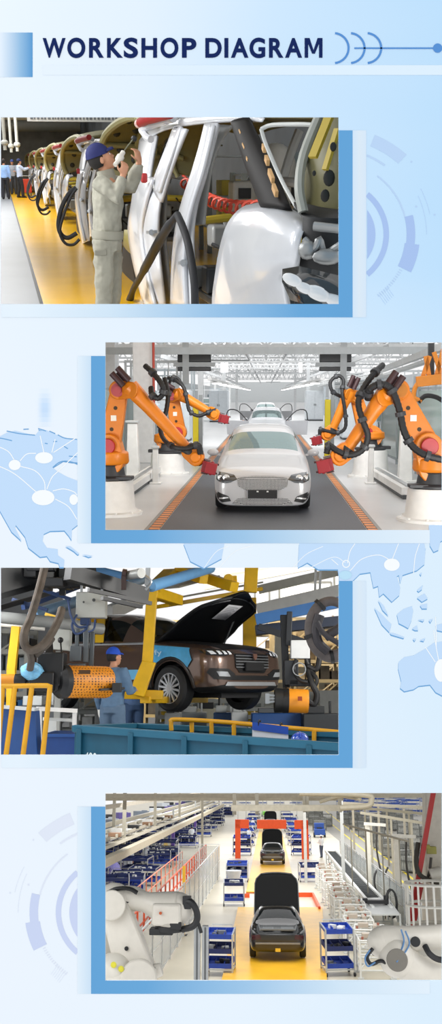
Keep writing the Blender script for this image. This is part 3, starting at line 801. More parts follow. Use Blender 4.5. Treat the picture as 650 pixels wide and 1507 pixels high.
def person(H, label, loc, J, top='#8FA6BE', legs='#3A4150', cap='#22306B', shoes='#202225', hair='#1E1A18', vox=0.014, group=None, name='person', gloves=None, hard_hat=False, folds=0.0, stretch=1.0):
    t = thing(H, name, label, 'person', loc, group); _OFF[t.name] = V((0, 0, 0))
    k, f, r = J['k'], J['f'], J['r']; B = MB()
    fd = J['face'].normalized(); hu = J.get('headup')
    hr = fd.cross(hu if hu is not None else UPZ).normalized(); hup = hr.cross(fd)
    hd = J['head']; rot = Matrix((hr, fd, hup)).transposed()
    # body: torso, limbs, head, hands fused into one skin
    ps = [J['pelvis'] - UPZ * 0.06 * k, J['pelvis'], J['waist'], J['chest'], J['chest'].lerp(J['neck'], 0.7), J['neck']]
    loft(B, ps, [(0.13 * k, 0.09 * k), (0.155 * k, 0.10 * k), (0.135 * k, 0.09 * k), (0.165 * k, 0.11 * k), (0.15 * k, 0.085 * k), (0.06 * k, 0.055 * k)], r)
    B.tube([J['neck'] - UPZ * 0.04 * k, J['neck'], hd - hup * 0.05 * k], [0.062 * k, 0.052 * k, 0.05 * k], 12)
    B.ball(hd + hup * 0.025 * k - fd * 0.008 * k, 0.1 * k, 20, (0.78, 0.98, 1.05), rot)
    loft(B, [hd + hup * 0.03 * k + fd * 0.02 * k, hd - hup * 0.04 * k + fd * 0.032 * k, hd - hup * 0.085 * k + fd * 0.05 * k, hd - hup * 0.112 * k + fd * 0.062 * k], [(0.07 * k, 0.075 * k), (0.062 * k, 0.066 * k), (0.046 * k, 0.045 * k), (0.026 * k, 0.024 * k)], hr)
    B.tube([hd + fd * 0.088 * k + hup * 0.02 * k, hd + fd * 0.103 * k - hup * 0.012 * k, hd + fd * 0.112 * k - hup * 0.03 * k], [0.009 * k, 0.015 * k], 8)
    B.tube([hd + fd * 0.092 * k - hup * 0.056 * k - hr * 0.02 * k, hd + fd * 0.1 * k - hup * 0.055 * k, hd + fd * 0.092 * k - hup * 0.056 * k + hr * 0.02 * k], 0.0085 * k, 8)
    B.tube([hd + fd * 0.088 * k - hup * 0.07 * k - hr * 0.016 * k, hd + fd * 0.097 * k - hup * 0.071 * k, hd + fd * 0.088 * k - hup * 0.07 * k + hr * 0.016 * k], 0.008 * k, 8)
    for s in (1, -1): B.ball(hd + hr * s * 0.079 * k - hup * 0.012 * k - fd * 0.008 * k, 0.03 * k, 10, (0.35, 0.65, 1.05), rot)
    for nm, s in (('R', 1), ('L', -1)):
        sh, el, wr = J['sh' + nm], J['el' + nm], J['wr' + nm]
        B.tube([J['chest'].lerp(J['neck'], 0.55), sh, sh.lerp(el, 0.5), el, el.lerp(wr, 0.4), wr], [0.055 * k, 0.055 * k, 0.045 * k, 0.038 * k, 0.038 * k, 0.026 * k], 12)
        hdv = J.get('hd' + nm, (wr - el)); pl = J.get('palm' + nm, -r * s + f * 0.2); sd = J.get('thumb' + nm, f)
        hand(B, wr, V(hdv), V(pl), V(sd), k, J.get('curl' + nm, 0.6), max(0.0085, vox * 0.75))
        hp, kn, an = J['hip' + nm], J['kn' + nm], J['an' + nm]
        B.tube([hp + UPZ * 0.03, hp.lerp(kn, 0.3), kn, kn.lerp(an, 0.35), an], [0.085 * k, 0.08 * k, 0.055 * k, 0.052 * k, 0.036 * k], 12)
        B.tube([an - f * 0.04 * k - UPZ * 0.03 * k, an + f * 0.06 * k - UPZ * 0.045 * k, an + f * 0.15 * k - UPZ * 0.055 * k], [0.034 * k, 0.028 * k], 10)
    body = mkobj('body', fuse(B, vox), SKIN, t, smooth=80)
    if vox < 0.013:
        for nm in (-1, 1):
            e = MB(); c = hd + fd * 0.0795 * k + hr * 0.032 * nm * k + hup * 0.012 * k; e.ball(c, 0.0125 * k, 12); eo = part(e, 'eye', M('#EDE8E0', 0.2), body)
            e = MB(); e.ball(c + fd * 0.0075 * k + hup * 0.001, 0.0065 * k, 10); part(e, 'iris', M('#2A1C12', 0.2), eo)
            e = MB(); e.tube([c + hup * 0.02 * k + fd * 0.006 * k - hr * 0.02 * k, c + hup * 0.026 * k + fd * 0.009 * k, c + hup * 0.02 * k + fd * 0.004 * k + hr * 0.02 * k], 0.0035 * k, 6, 3); part(e, 'eyebrow', M(hair, 0.7), body)
    # clothes
    T = MB(); g = 0.018 * k
    loft(T, [J['pelvis'] - UPZ * 0.02 * k, J['pelvis'] + UPZ * 0.05 * k, J['waist'], J['chest'], J['chest'].lerp(J['neck'], 0.62), J['neck'] - UPZ * 0.005 * k], [(0.165 * k, 0.125 * k), (0.165 * k, 0.125 * k), (0.165 * k, 0.125 * k), (0.185 * k, 0.135 * k), (0.165 * k, 0.105 * k), (0.078 * k, 0.075 * k)], r)
    for nm in 'RL':
        sh, el, wr = J['sh' + nm], J['el' + nm], J['wr' + nm]
        T.tube([J['chest'].lerp(J['neck'], 0.5), sh, sh.lerp(el, 0.5), el, el.lerp(wr, 0.5), el.lerp(wr, 0.9)], [0.075 * k, 0.078 * k, 0.068 * k, 0.062 * k, 0.056 * k, 0.047 * k], 14)
    mkobj('jacket', fuse(T, vox * 1.1, 4, folds), M(top, 0.8, noise=0.08, scale=14, bump=0.15), t, smooth=80)
    T = MB()
    loft(T, [J['pelvis'] - UPZ * 0.1 * k, J['pelvis'] - UPZ * 0.01 * k, J['pelvis'] + UPZ * 0.05 * k], [(0.165 * k, 0.12 * k), (0.17 * k, 0.12 * k), (0.155 * k, 0.115 * k)], r)
    for nm in 'RL':
        hp, kn, an = J['hip' + nm], J['kn' + nm], J['an' + nm]
        T.tube([hp + UPZ * 0.04 * k, hp.lerp(kn, 0.3), kn, kn.lerp(an, 0.5), an - UPZ * 0.02 * k], [0.10 * k, 0.098 * k, 0.082 * k, 0.078 * k, 0.076 * k], 14)
    mkobj('trousers', fuse(T, vox * 1.1, 4, folds), M(legs, 0.8, noise=0.08, scale=14, bump=0.15), t, smooth=80)
    for nm in 'RL':
        an = J['an' + nm]; T = MB()
        loft(T, [an - f * 0.075 * k - UPZ * 0.042 * k, an - f * 0.03 * k - UPZ * 0.02 * k, an + f * 0.05 * k - UPZ * 0.03 * k, an + f * 0.12 * k - UPZ * 0.042 * k, an + f * 0.185 * k - UPZ * 0.055 * k], [(0.03 * k, 0.034 * k), (0.042 * k, 0.056 * k), (0.045 * k, 0.05 * k), (0.048 * k, 0.037 * k), (0.03 * k, 0.022 * k)], r, 12)
        mkobj('shoe', T.mesh('shoe'), M(shoes, 0.5), t, smooth=60)
    # hair and cap
    T = MB(); c = hd + hup * 0.03 * k - fd * 0.015 * k
    T.ball(c - fd * 0.008 * k - hup * 0.012 * k, 0.104 * k, 18, (0.8, 0.94, 1.02), rot)
    me = T.mesh('hair'); bm = bmesh.new(); bm.from_mesh(me)
    bmesh.ops.bisect_plane(bm, geom=bm.verts[:] + bm.edges[:] + bm.faces[:], plane_co=hd + fd * 0.02 * k + hup * 0.01, plane_no=(fd - hup * 0.55).normalized(), clear_outer=True)
    bmesh.ops.bisect_plane(bm, geom=bm.verts[:] + bm.edges[:] + bm.faces[:], plane_co=hd - hup * 0.055 * k, plane_no=-hup, clear_outer=True)
    bm.to_mesh(me); bm.free(); mkobj('hair', me, M(hair, 0.7), t, smooth=80)
    if cap:
        T = MB(); T.ball(c + hup * 0.012 * k, 0.112 * k, 20, (0.84, 0.98, 0.98), rot)
        me = T.mesh('cap'); bm = bmesh.new(); bm.from_mesh(me)
        bmesh.ops.bisect_plane(bm, geom=bm.verts[:] + bm.edges[:] + bm.faces[:], plane_co=hd + hup * 0.035 * k, plane_no=(-hup - fd * 0.12).normalized(), clear_outer=True)
        bm.to_mesh(me); bm.free(); co = mkobj('helmet' if hard_hat else 'cap', me, M(cap, 0.35 if hard_hat else 0.8, noise=0.05, scale=20), t, smooth=80)
        T = MB(); o = hd + hup * 0.052 * k + fd * 0.062 * k; rows = []
        for i in range(4):
            w_ = (0.078, 0.074, 0.06, 0.035)[i]; rows.append([o + fd * (0.025 * i) * k + hr * w_ * s_ * k - hup * (0.004 * i + 0.022 * s_ * s_) * k + hup * 0.012 * k for s_ in (-1, -0.6, -0.2, 0.2, 0.6, 1)])
        T.grid(rows); part(T, 'visor', M(cap, 0.8, noise=0.05, scale=20), co, solid=0.006)
    return t

# ================================================================== HALL 2: ROBOT LINE
H = H2
area(H, (0, 14.5, 3.15), (5, 2.5), 26, (0, 16, 0)); area(H, (0, 20.5, 4.2), (7, 7), 170, (0, 21, 0)); area(H, (0, 45, 6.5), (10, 16), 900, (0, 50, 0)); area(H, (0, 21.5, 3.75), (7, 0.9), 300, (0, 60, 3.6)); area(H, (0, 85, 7.5), (14, 30), 2600, (0, 85, 0))  # added lights: over the lane, for the windscreen reflection, and down the hall
def conc_mat(hexc, rough=0.3): return M(hexc, rough, noise=0.06, scale=0.8, bump=0.02)
mb = H.slab(-14, 14, 812, 240); single(H, mb, 'floor', conc_mat('#C6C7C8', 0.28), kind='structure', smooth=0)
mb = MB(); mb.bb((-14, 240, -0.02), (14, 240.3, 5)); single(H, mb, 'wall_back', M('#DFE3E4', 0.7), kind='structure', smooth=0)
mb = MB(); mb.bb((-14.2, 16, -0.02), (-14, 240, 4)); single(H, mb, 'wall_left', M('#C9CDCF', 0.7), kind='structure', smooth=0)
mb = MB(); mb.bb((14, 16, -0.02), (14.2, 240, 4)); single(H, mb, 'wall_right', M('#C9CDCF', 0.7), kind='structure', smooth=0)
for i in range(12):
    mb = MB(); mb.bb((-14, 44 + i * 15, 8.8), (14, 49 + i * 15, 9)); single(H, mb, 'ceiling', M('#C9CDCF', 0.7), kind='structure', smooth=0)

mb = H.slab(-1.68, 1.62, 808, 150, 0.012, 0.012)
single(H, mb, 'conveyor_belt', M('#3C4048', 0.5, noise=0.12, scale=22, bump=0.15), 'dark grey slatted conveyor lane running under the silver cars', 'conveyor', smooth=0)
for s, x0, x1, lb in ((-1, -1.86, -1.70, 'striped warning strip along the left edge of the dark lane'), (1, 1.64, 1.79, 'striped warning strip along the right edge of the dark lane')):
    mb = H.slab(x0, x1, 808, 120, 0.016, 0.016)
    single(H, mb, 'warning_strip', pattern('stripe', '#D98A4C', '#4A4038', 3.4, 0.6, (0, 1, 0), 0.68), lb, 'floor marking', smooth=0)
    mb = MB(); xx = x0 - 0.07 if s < 0 else x1 + 0.01; mb = H.slab(xx, xx + 0.06, 808, 120, 0.012, 0.012)
    single(H, mb, 'trim_' + ('1' if s < 0 else '2'), M('#8B8985', 0.5), kind='structure', smooth=0)

sedan(H, 'silver saloon car with camouflaged grille and blank plate at the head of the line', (-0.05, 17.2, 0.014))
_c2 = sedan(H, 'second silver car in the line with both front doors open', (0.05, 42, 0.014), doors_open=True, detail=False)
_c3 = dup(_c2, H, (0.0, 66, 0.014), label='third pale car far down the robot line')

# ---- robots
def robot(H, label, y, pts, sc=1.0, paint=None, dy=0.0, flip=1):
    """Six-axis robot. pts: pixel positions of base, shoulder, elbow, fore, wrist, flange."""
    paint = paint or ORANGE
    W = {k: H.at(a[0], a[1], y + (a[2] if len(a) > 2 else 0)) for k, a in pts.items()}
    base = V((W['base'].x, W['base'].y, 0))
    t = thing(H, 'industrial_robot', label, 'robot', base)
    zt = W["top"].z
    m = MB(); rb = 0.44 * sc
    m.lathe([(rb * 1.3, 0), (rb * 1.3, 0.05), (rb * 1.08, 0.07), (rb, 0.14), (rb * 0.93, zt - 0.04), (rb * 0.9, zt), (0.01, zt)], base, n=32)
    for k in range(10):
        a = R(36 * k); m.cyl(base + V((math.cos(a) * rb * 1.19, math.sin(a) * rb * 1.19, 0.05)), base + V((math.cos(a) * rb * 1.19, math.sin(a) * rb * 1.19, 0.08)), 0.025, n=6)
    part(m, 'pedestal', WHITE, t)
    sh, el, fo, wr, fl = W['shoulder'], W['elbow'], W['fore'], W['wrist'], W['flange']
    m = MB(); bt = V((base.x, base.y, zt))
    m.lathe([(0.36 * sc, 0), (0.36 * sc, 0.05), (0.27 * sc, 0.08), (0.24 * sc, 0.26), (0.3 * sc, 0.3)], bt, n=24)
    m.box(bt + V((-flip * 0.25, 0.1, 0.06)), (0.5 * sc, 0.3, 0.08)); m.box(bt + V((flip * 0.28, -0.15, 0.05)), (0.3 * sc, 0.3, 0.06))
    part(m, 'turntable', M('#303236', 0.5), t, bevel=0.01)
    m = MB(); lift = max(0.2, sh.z - zt)
    m.lathe([(0.31 * sc, 0.28), (0.34 * sc, 0.33), (0.33 * sc, min(0.5, lift)), (0.2, min(0.55, lift + 0.05))], bt, n=24)
    m.slab(bt + V((0, 0, 0.36)), sh, 0.27 * sc, 0.22 * sc, (0, 0.42 * sc, 0))
    part(m, 'carriage', paint, t, bevel=0.02)
    m = MB()
    for d in (-0.3, 0.3): m.cyl(sh + V((0, d * sc * 0.6, 0)), sh + V((0, d * sc, 0)), 0.14 * sc)
    part(m, 'shoulder_motor', REDP, t, bevel=0.01)
    m = MB(); m.slab(sh, el, 0.20 * sc, 0.15 * sc, (0, 0.2 * sc, 0))
    m.cyl(sh + V((0, -0.13 * sc, 0)), sh + V((0, 0.13 * sc, 0)), 0.19 * sc, n=28); m.cyl(el + V((0, -0.17 * sc, 0)), el + V((0, 0.17 * sc, 0)), 0.17 * sc, n=28)
    la = part(m, 'lower_arm', paint, t, bevel=0.02)
    m = MB(); q = sh.lerp(el, 0.3)
    for f_ in (0.3, 0.68): 
        q = sh.lerp(el, f_); m.cyl(q + V((0, -0.108 * sc, 0)), q + V((0, -0.09 * sc, 0)), 0.035 * sc, n=12)
    part(m, 'arm_hole', M('#3A2A12', 0.6), la)
    m = MB(); q = sh.lerp(el, 0.5); m.box(q + V((0, -0.108 * sc, 0)), (0.1 * sc, 0.012, 0.1 * sc)); part(m, 'warning_label', M('#F4F1E6', 0.6), la)
    m = MB(); m.cyl(el + V((0, -0.24 * sc, 0)), el + V((0, -0.16 * sc, 0)), 0.12 * sc); m.cyl(el + V((0, -0.27 * sc, 0)), el + V((0, -0.23 * sc, 0)), 0.07 * sc); part(m, 'elbow_motor', M('#B64A50', 0.5) if flip > 0 else M('#C47A1A', 0.5), t)
    d = (wr - fo).normalized(); sd = V((0, 1, 0)).cross(d).normalized()
    m = MB(); m.slab(el, fo, 0.17 * sc, 0.14 * sc, (0, 0.34 * sc, 0)); part(m, 'elbow_housing', paint, t, bevel=0.025)
    m = MB(); b2 = fo - d * 0.16 * sc
    for k in (-1, 1): m.cyl(b2 + sd * 0.07 * k + V((0, -0.1 * sc, 0)), b2 - d * 0.3 * sc + sd * 0.07 * k + V((0, -0.1 * sc, 0)), 0.055 * sc)
    m.cyl(b2 + V((0, 0.08, 0)), b2 - d * 0.26 * sc + V((0, 0.08, 0)), 0.055 * sc)
    part(m, 'wrist_drive', M('#3B2226', 0.5), t)
    m = MB(); m.tube([fo - d * 0.08, fo + d * 0.12, fo.lerp(wr, 0.25), fo.lerp(wr, 0.92), wr], [0.15 * sc, 0.145 * sc, 0.125 * sc, 0.095 * sc, 0.095 * sc], 20); part(m, 'forearm', paint, t)
    m = MB(); m.cyl(fo.lerp(wr, 0.93), wr + d * 0.05, 0.13 * sc); part(m, 'wrist_collar', M('#26282B', 0.5), t, bevel=0.01)
    e = (fl - wr).normalized()
    m = MB(); m.slab(wr, wr.lerp(fl, 0.55), 0.15 * sc, 0.15 * sc, (0, 0.22 * sc, 0)); m.cyl(wr.lerp(fl, 0.5) + V((0, -0.16 * sc, 0)), wr.lerp(fl, 0.5) + V((0, 0.14 * sc, 0)), 0.1 * sc); part(m, 'wrist', paint, t, bevel=0.03)
    m = MB(); m.cyl(wr.lerp(fl, 0.75), fl, 0.08 * sc); part(m, 'flange', BLACK, t)
    g = fl + e * 0.1 * sc; e = V((0.97 if e.x > 0 else -0.97, 0, -0.22)); up = V((0, 1, 0)).cross(e).normalized()
    rt = Matrix((e, V((0, 1, 0)), up)).transposed()
    m = MB(); m.box(g, (0.13 * sc, 0.26 * sc, 0.2 * sc), rot=rt); m.box(g + e * 0.11 * sc + V((0, -0.09, 0)), (0.05, 0.12, 0.24 * sc), rot=rt); m.box(g + e * 0.0 + V((0, -0.17 * sc, 0)) + e * 0.1, (0.2 * sc, 0.05, 0.2 * sc), rot=rt)
    gr = part(m, 'gripper', M('#8E1A24', 0.45), t, bevel=0.012)
    m = MB()
    for k in (-1, 1): m.cyl(g + up * 0.08 * k * sc, g + up * 0.08 * k * sc + e * 0.22 * sc, 0.018, n=8); m.box(g + up * 0.125 * k * sc, (0.12 * sc, 0.2 * sc, 0.012), rot=rt)
    part(m, 'gripper_pin', M('#5B3A3C', 0.4, 0.5), gr)
    return t, W

def hose(t, H, pts, y, r=0.05, name='hose', clamps=3):
    w = [H.at(a[0], a[1], y + (a[2] if len(a) > 2 else 0)) for a in pts]
    m = MB(); c = cm(w, 8); rad = []
    out = []; L = 0
    for i in range(len(c) - 1):
        n = max(1, int((c[i + 1] - c[i]).length / 0.03))
        out += [c[i].lerp(c[i + 1], k / n) for k in range(n)]
    out.append(c[-1])
    rad = [r * (1.0 if i % 2 else 0.88) for i in range(len(out))]
    m.tube(out, [q * 0.86 for q in rad], 8); ho = part(m, name, M('#1D1E21', 0.55), t)
    m = MB()
    for k in range(clamps):
        i = int((k + 0.5) / clamps * (len(out) - 2)); d = (out[i + 1] - out[i]).normalized(); m.cyl(out[i] - d * 0.035, out[i] + d * 0.035, r * 1.22, n=12)
    if clamps: part(m, 'hose_clamp', M('#3A3C40', 0.45), ho)
    return ho

t, W = robot(H, 'orange robot on a white pedestal cut off at the left edge of the hall', 17.0,
    {'base': (163, 735), 'top': (163, 706), 'shoulder': (161, 656), 'elbow': (176, 574), 'fore': (196, 574, -0.25), 'wrist': (279, 664, -0.25), 'flange': (297, 681, -0.35)}, 1.0)
hose(t, H, [(213, 538, -0.2), (226, 550, -0.3), (238, 566, -0.4), (240, 578, -0.4), (233, 586, -0.4), (224, 582, -0.4), (222, 570, -0.3)], 17.0, 0.062)
hose(t, H, [(242, 556, 0.3), (247, 580, 0.2), (244, 606, 0.15), (236, 626, 0.1), (240, 645, -0.1), (256, 658, -0.45), (276, 660, -0.5), (290, 656, -0.5), (294, 668, -0.45)], 17.0, 0.052, clamps=4)
hose(t, H, [(268, 662, -0.3), (284, 654, -0.4), (294, 655, -0.4), (298, 672, -0.4)], 17.0, 0.035, clamps=1)
t, W = robot(H, 'orange robot behind the front left one, red gripper near the car roof', 25.5,
    {'base': (246, 680), 'top': (246, 667), 'shoulder': (262, 636), 'elbow': (254, 582), 'fore': (263, 580, -0.3), 'wrist': (310, 607, -0.3), 'flange': (321, 613, -0.4)}, 1.05)
hose(t, H, [(247, 556, -0.2), (258, 560, -0.4), (270, 570, -0.5), (275, 590, -0.5), (279, 605, -0.5), (292, 612, -0.5), (306, 607, -0.5), (318, 603, -0.4)], 25.5, 0.06, clamps=4)
hose(t, H, [(247, 575, -0.2), (252, 556, -0.3), (262, 557, -0.3), (272, 572, -0.3)], 25.5, 0.045, clamps=1)
t, W = robot(H, 'large orange robot on the white pedestal at the right edge beside the lane', 16.4,
    {'base': (636, 740), 'top': (632, 718), 'shoulder': (628, 656), 'elbow': (585, 574), 'fore': (562, 586, -0.3), 'wrist': (508, 664, -0.3), 'flange': (490, 678, -0.4)}, 1.05, flip=-1)
hose(t, H, [(563, 537, 0.1), (548, 552, -0.2), (533, 574, -0.3), (527, 594, -0.4), (533, 618, -0.5), (541, 642, -0.5), (533, 662, -0.5), (515, 670, -0.5), (497, 664, -0.5), (484, 656, -0.4), (480, 668, -0.4)], 16.4, 0.066, clamps=6)
hose(t, H, [(541, 588, -0.3), (543, 574, -0.4), (556, 566, -0.45), (570, 568, -0.45), (580, 582, -0.45), (588, 606, -0.4), (594, 634, -0.4), (606, 656, -0.4), (626, 670, -0.5), (656, 678, -0.5)], 16.4, 0.075, clamps=6)
t, W = robot(H, 'orange robot half hidden behind the big right-hand robot', 25.0,
    {'base': (545, 680), 'top': (542, 662), 'shoulder': (538, 636), 'elbow': (524, 585), 'fore': (512, 580, -0.3), 'wrist': (488, 634, -0.3), 'flange': (474, 644, -0.4)}, 1.05, flip=-1)
hose(t, H, [(502, 584, -0.3), (489, 576, -0.4), (486, 562, -0.4), (497, 553, -0.4), (505, 560, -0.4), (503, 578, -0.5), (507, 602, -0.5), (508, 628, -0.5), (497, 637, -0.5), (480, 634, -0.5), (471, 632, -0.5), (470, 640, -0.5)], 25.0, 0.058, clamps=6)

# ---- posts, rails, fences
def post(u, v0, v1, y, w0, w1, label, square=True):
    b = H.at(u, v0, y); b.z = 0; top = H.at(u, v1, y).z; hw0, hw1 = w0 / 2, w1 / 2
    t = thing(H, 'guard_post', label, 'post', b)
    m = MB(); m.add([b + V((i * hw, j * hw, z)) for z, hw in ((0.03, hw0), (top, hw1)) for i, j in ((-1, -1), (1, -1), (1, 1), (-1, 1))], [(3, 2, 1, 0), (4, 5, 6, 7), (0, 1, 5, 4), (1, 2, 6, 5), (2, 3, 7, 6), (3, 0, 4, 7)])
    part(m, 'shaft', WHITE, t, bevel=0.015)
    m = MB(); m.box(b + V((0, 0, 0.02)), (w0 * 1.9, w0 * 1.9, 0.04)); part(m, 'base_plate', WHITE, t, bevel=0.01)
    m = MB(); m.box(b + V((0, 0, top + 0.03)), (w1 * 1.4, w1 * 1.4, 0.06)); part(m, 'cap', LGREY, t, bevel=0.01)
y_ = H.fl(196, 703).y; post(196, 703, 622, y_, 0.34, 0.24, 'white tapered guard post standing behind the front left robot')
y_ = H.fl(229, 712).y; post(229, 712, 660, y_, 0.15, 0.13, 'thin white guard post with base plate at the end of the left rail')
y_ = H.fl(595, 708).y; post(595, 708, 600, y_, 0.34, 0.22, 'white tapered guard post behind the big right robot')
y_ = H.fl(545, 712).y; post(545, 712, 658, y_, 0.14, 0.12, 'thin white guard post with base plate below the hidden right robot')
for pts, lb in ([((176, 737), (240, 691)), 'white low transfer rail on the floor behind the front left robot'], [((602, 735), (543, 697)), 'white low transfer rail on the floor left of the big right robot']):
    a, b = H.fl(*pts[0]), H.fl(*pts[1])
    t = thing(H, 'transfer_rail', lb, 'rail', a)
    m = MB(); m.bar(a + V((0, 0, 0.17)), b + V((0, 0, 0.17)), 0.34, 0.16); part(m, 'beam', WHITE, t, bevel=0.01)
    m = MB(); m.bar(a + V((0, 0, 0.04)), b + V((0, 0, 0.04)), 0.26, 0.1); part(m, 'track', DGREY, t)
    m = MB(); m.bar(a + V((0, 0, 0.265)), b + V((0, 0, 0.265)), 0.1, 0.03); part(m, 'guide', STEEL, t)
fence_gl = glass('#B9C9C4', 0.55, 0.1)
def glass_fence(xa, ya, xb, yb, n, h, label, c='#8F979A'):
    a, b = V((xa, ya, 0)), V((xb, yb, 0)); t = thing(H, 'safety_fence', label, 'fence', a)
    for i in range(n + 1):
        p = a.lerp(b, i / n); m = MB(); m.bb(p - V((0.05, 0.05, 0)), p + V((0.05, 0.05, h))); part(m, 'fence_post', M(c, 0.4, 0.4), t)
    for i in range(n):
        p, q = a.lerp(b, i / n), a.lerp(b, (i + 1) / n); d = (q - p).normalized() * 0.07
        m = MB(); m.bar(p + d + V((0, 0, h / 2)), q - d + V((0, 0, h / 2)), 0.02, h - 0.3); pn = part(m, 'fence_panel', fence_gl, t)
        m = MB()
        for z in (0.15, h - 0.1): m.bar(p + V((0, 0, z)), q + V((0, 0, z)), 0.05, 0.06)
        part(m, 'fence_rail', M(c, 0.4, 0.4), t)
glass_fence(-4.6, 19, -4.3, 33, 4, 2.4, 'glass safety fence with grey posts behind the left robots')
glass_fence(4.2, 19, 4.0, 33, 4, 2.4, 'glass safety fence with grey posts behind the right robots')
for u, lb in ((305 - 17, 'yellow light curtain post beyond the left robots'), (481, 'yellow light curtain post beyond the right robots')):
    y0 = 31.0; b = H.at(u, 660, y0); tp = H.at(u, 588, y0).z; b.z = 0
    t = thing(H, 'light_curtain_post', lb, 'post', b)
    m = MB(); m.bb(b + V((-0.09, -0.09, 0.04)), b + V((0.09, 0.09, tp))); part(m, 'shaft', M('#E9D31A', 0.45), t, bevel=0.01)
    m = MB(); m.bb(b + V((0.1, -0.06, 0)), b + V((0.22, 0.06, tp + 0.15))); part(m, 'side_profile', M('#8F9496', 0.4, 0.4), t)
    m = MB(); m.bb(b + V((-0.16, -0.16, 0)), b + V((0.16, 0.16, 0.04))); part(m, 'foot_plate', DGREY, t)
# control cabinets and machinery seen beside the lane further down
rnd = random.Random(4)
for i, (x, y, w, d, h, c) in enumerate([(-6.4, 24, 1.2, 1.0, 2.1, '#C4C9CB'), (-7.6, 30, 1.4, 1.0, 2.4, '#AEB6B8'), (-4.2, 44, 1.5, 2.0, 2.3, '#C9D1D6'), (-5.2, 56, 1.6, 2.0, 2.2, '#B8C0C6'), (-3.6, 74, 1.4, 3.0, 2.4, '#CDD4D9'),
        (6.2, 24, 1.3, 1.0, 2.2, '#C4C9CB'), (7.4, 30, 1.4, 1.2, 2.4, '#B2BABD'), (4.4, 46, 1.6, 2.0, 2.3, '#CDD3D7'), (5.2, 60, 1.6, 2.4, 2.5, '#BFC6CB'), (3.9, 78, 1.4, 3.0, 2.4, '#D2D8DC')]):
    t = thing(H, 'control_cabinet', ('pale control cabinet standing beyond the ' + ('left' if x < 0 else 'right') + ' fence, ' + ['nearest of five', 'second of five', 'third of five', 'fourth of five', 'farthest of five'][i % 5]), 'cabinet', (x, y, 0), 'control cabinets along the robot line')
    m = MB(); m.bb((x - w / 2, y - d / 2, 0.1), (x + w / 2, y + d / 2, h)); part(m, 'body', M(c, 0.5), t, bevel=0.02)
    m = MB(); m.bb((x - w / 2 + 0.03, y - d / 2 + 0.03, 0), (x + w / 2 - 0.03, y + d / 2, 0.1)); part(m, 'plinth', DGREY, t)
    for s in (-1, 1):
        m = MB(); m.bb((x + (0.02 if s > 0 else -w / 2 + 0.04), y - d / 2 - 0.025, 0.16), (x + (w / 2 - 0.04 if s > 0 else -0.02), y - d / 2, h - 0.06)); dr = part(m, 'door', M(c, 0.45), t, bevel=0.008)
        m = MB(); m.bb((x + s * 0.06 - 0.015, y - d / 2 - 0.06, h * 0.5), (x + s * 0.06 + 0.015, y - d / 2 - 0.02, h * 0.5 + 0.16)); part(m, 'handle', BLACK, dr)
# ---- open pipe frames and machine guards beside the lane
for i in range(14):
    s = -1 if i % 2 else 1; y0 = 38.5 + (i // 2) * 9.5; x = rnd.uniform(6.6, 8.4) if s > 0 else -rnd.uniform(4.4, 7.5); w, h = rnd.uniform(1.6, 2.8), rnd.uniform(2.4, 3.6); c = rnd.choice(('#DDE1E3', '#C3CBD0', '#AEB7BC', '#E9EBEB'))
    t = thing(H, 'assembly_station', 'pale open machine frame on the %s of the robot line, %s going back' % ('left' if s < 0 else 'right', ('nearest', 'second', 'third', 'fourth', 'fifth', 'sixth', 'farthest')[i // 2]), 'frame', (x, y0, 0), 'machine frames beside the robot line')
    m = MB()
    for a in (-1, 0, 1):
        for b in (0, 1.6): m.bar((x + a * w / 2, y0 + b, 0), (x + a * w / 2, y0 + b, h), 0.09)
    part(m, 'upright', M(c, 0.45), t)
    m = MB()
    for z in (0.5, h * 0.55, h - 0.05):
        for b in (0, 1.6): m.bar((x - w / 2, y0 + b, z), (x + w / 2, y0 + b, z), 0.07)
    for k in range(3): xx = x - w / 2 + w * (k + 0.5) / 3; m.bar((xx, y0, h * 0.55), (xx, y0, h - 0.05), 0.04)
    part(m, 'cross_rail', M(c, 0.45), t)
    m = MB(); m.bb((x - w * .4, y0 + 0.3, 0.5), (x + w * .1, y0 + 1.3, h * 0.5)); m.bb((x + w * .15, y0 + 0.4, 0.5), (x + w * .42, y0 + 1.2, h * 0.42)); m.box((x - w * .1, y0 + .8, h * .62), (w * .3, .6, .25)); part(m, 'machine_unit', M(rnd.choice(('#8E999F', '#B7C3CA', '#6F7A80', '#CDD6DB')), 0.5, 0.2), t, bevel=0.03)
    m = MB(); m.bb((x - w / 2, y0 - 0.02, 0.55), (x - 0.04, y0 + 0.0, h * 0.53)); part(m, 'clear_guard', fence_gl, t)
# ---- columns
for u, w, y0, nm in ((212.5, 0.62, 30, 'wall_column'), (163, 0.5, 38, 'wall_column')):
    p = H.at(u, 640, y0); m = MB(); m.bb((p.x - w / 2, y0 - w / 2, 0), (p.x + w / 2, y0 + w / 2, 8.8)); single(H, m, 'trim_3' if u > 200 else 'trim_4', M('#E2E3E4', 0.5), kind='structure', bevel=0.02)
for i, (x, y0) in enumerate(((-3.4, 50), (3.4, 50), (-3.5, 80), (3.5, 80), (-3.5, 115), (3.5, 115), (8.2, 40), (-8.6, 55))):
    m = MB(); m.bb((x - 0.14, y0 - 0.14, 0), (x + 0.14, y0 + 0.14, 8.8)); single(H, m, 'trim_%d' % (5 + i), M('#D9DBDC', 0.5), kind='structure')
# red pipe on the big column
p = H.at(226, 560, 29.5); m = MB(); m.cyl((p.x, 29.5, 1.5), (p.x, 29.5, 8.5), 0.04); single(H, m, 'fire_pipe', M('#B5412F', 0.5), 'thin red pipe running up the side of the tall white column', 'pipe', loc=(p.x, 29.5, 1.5))

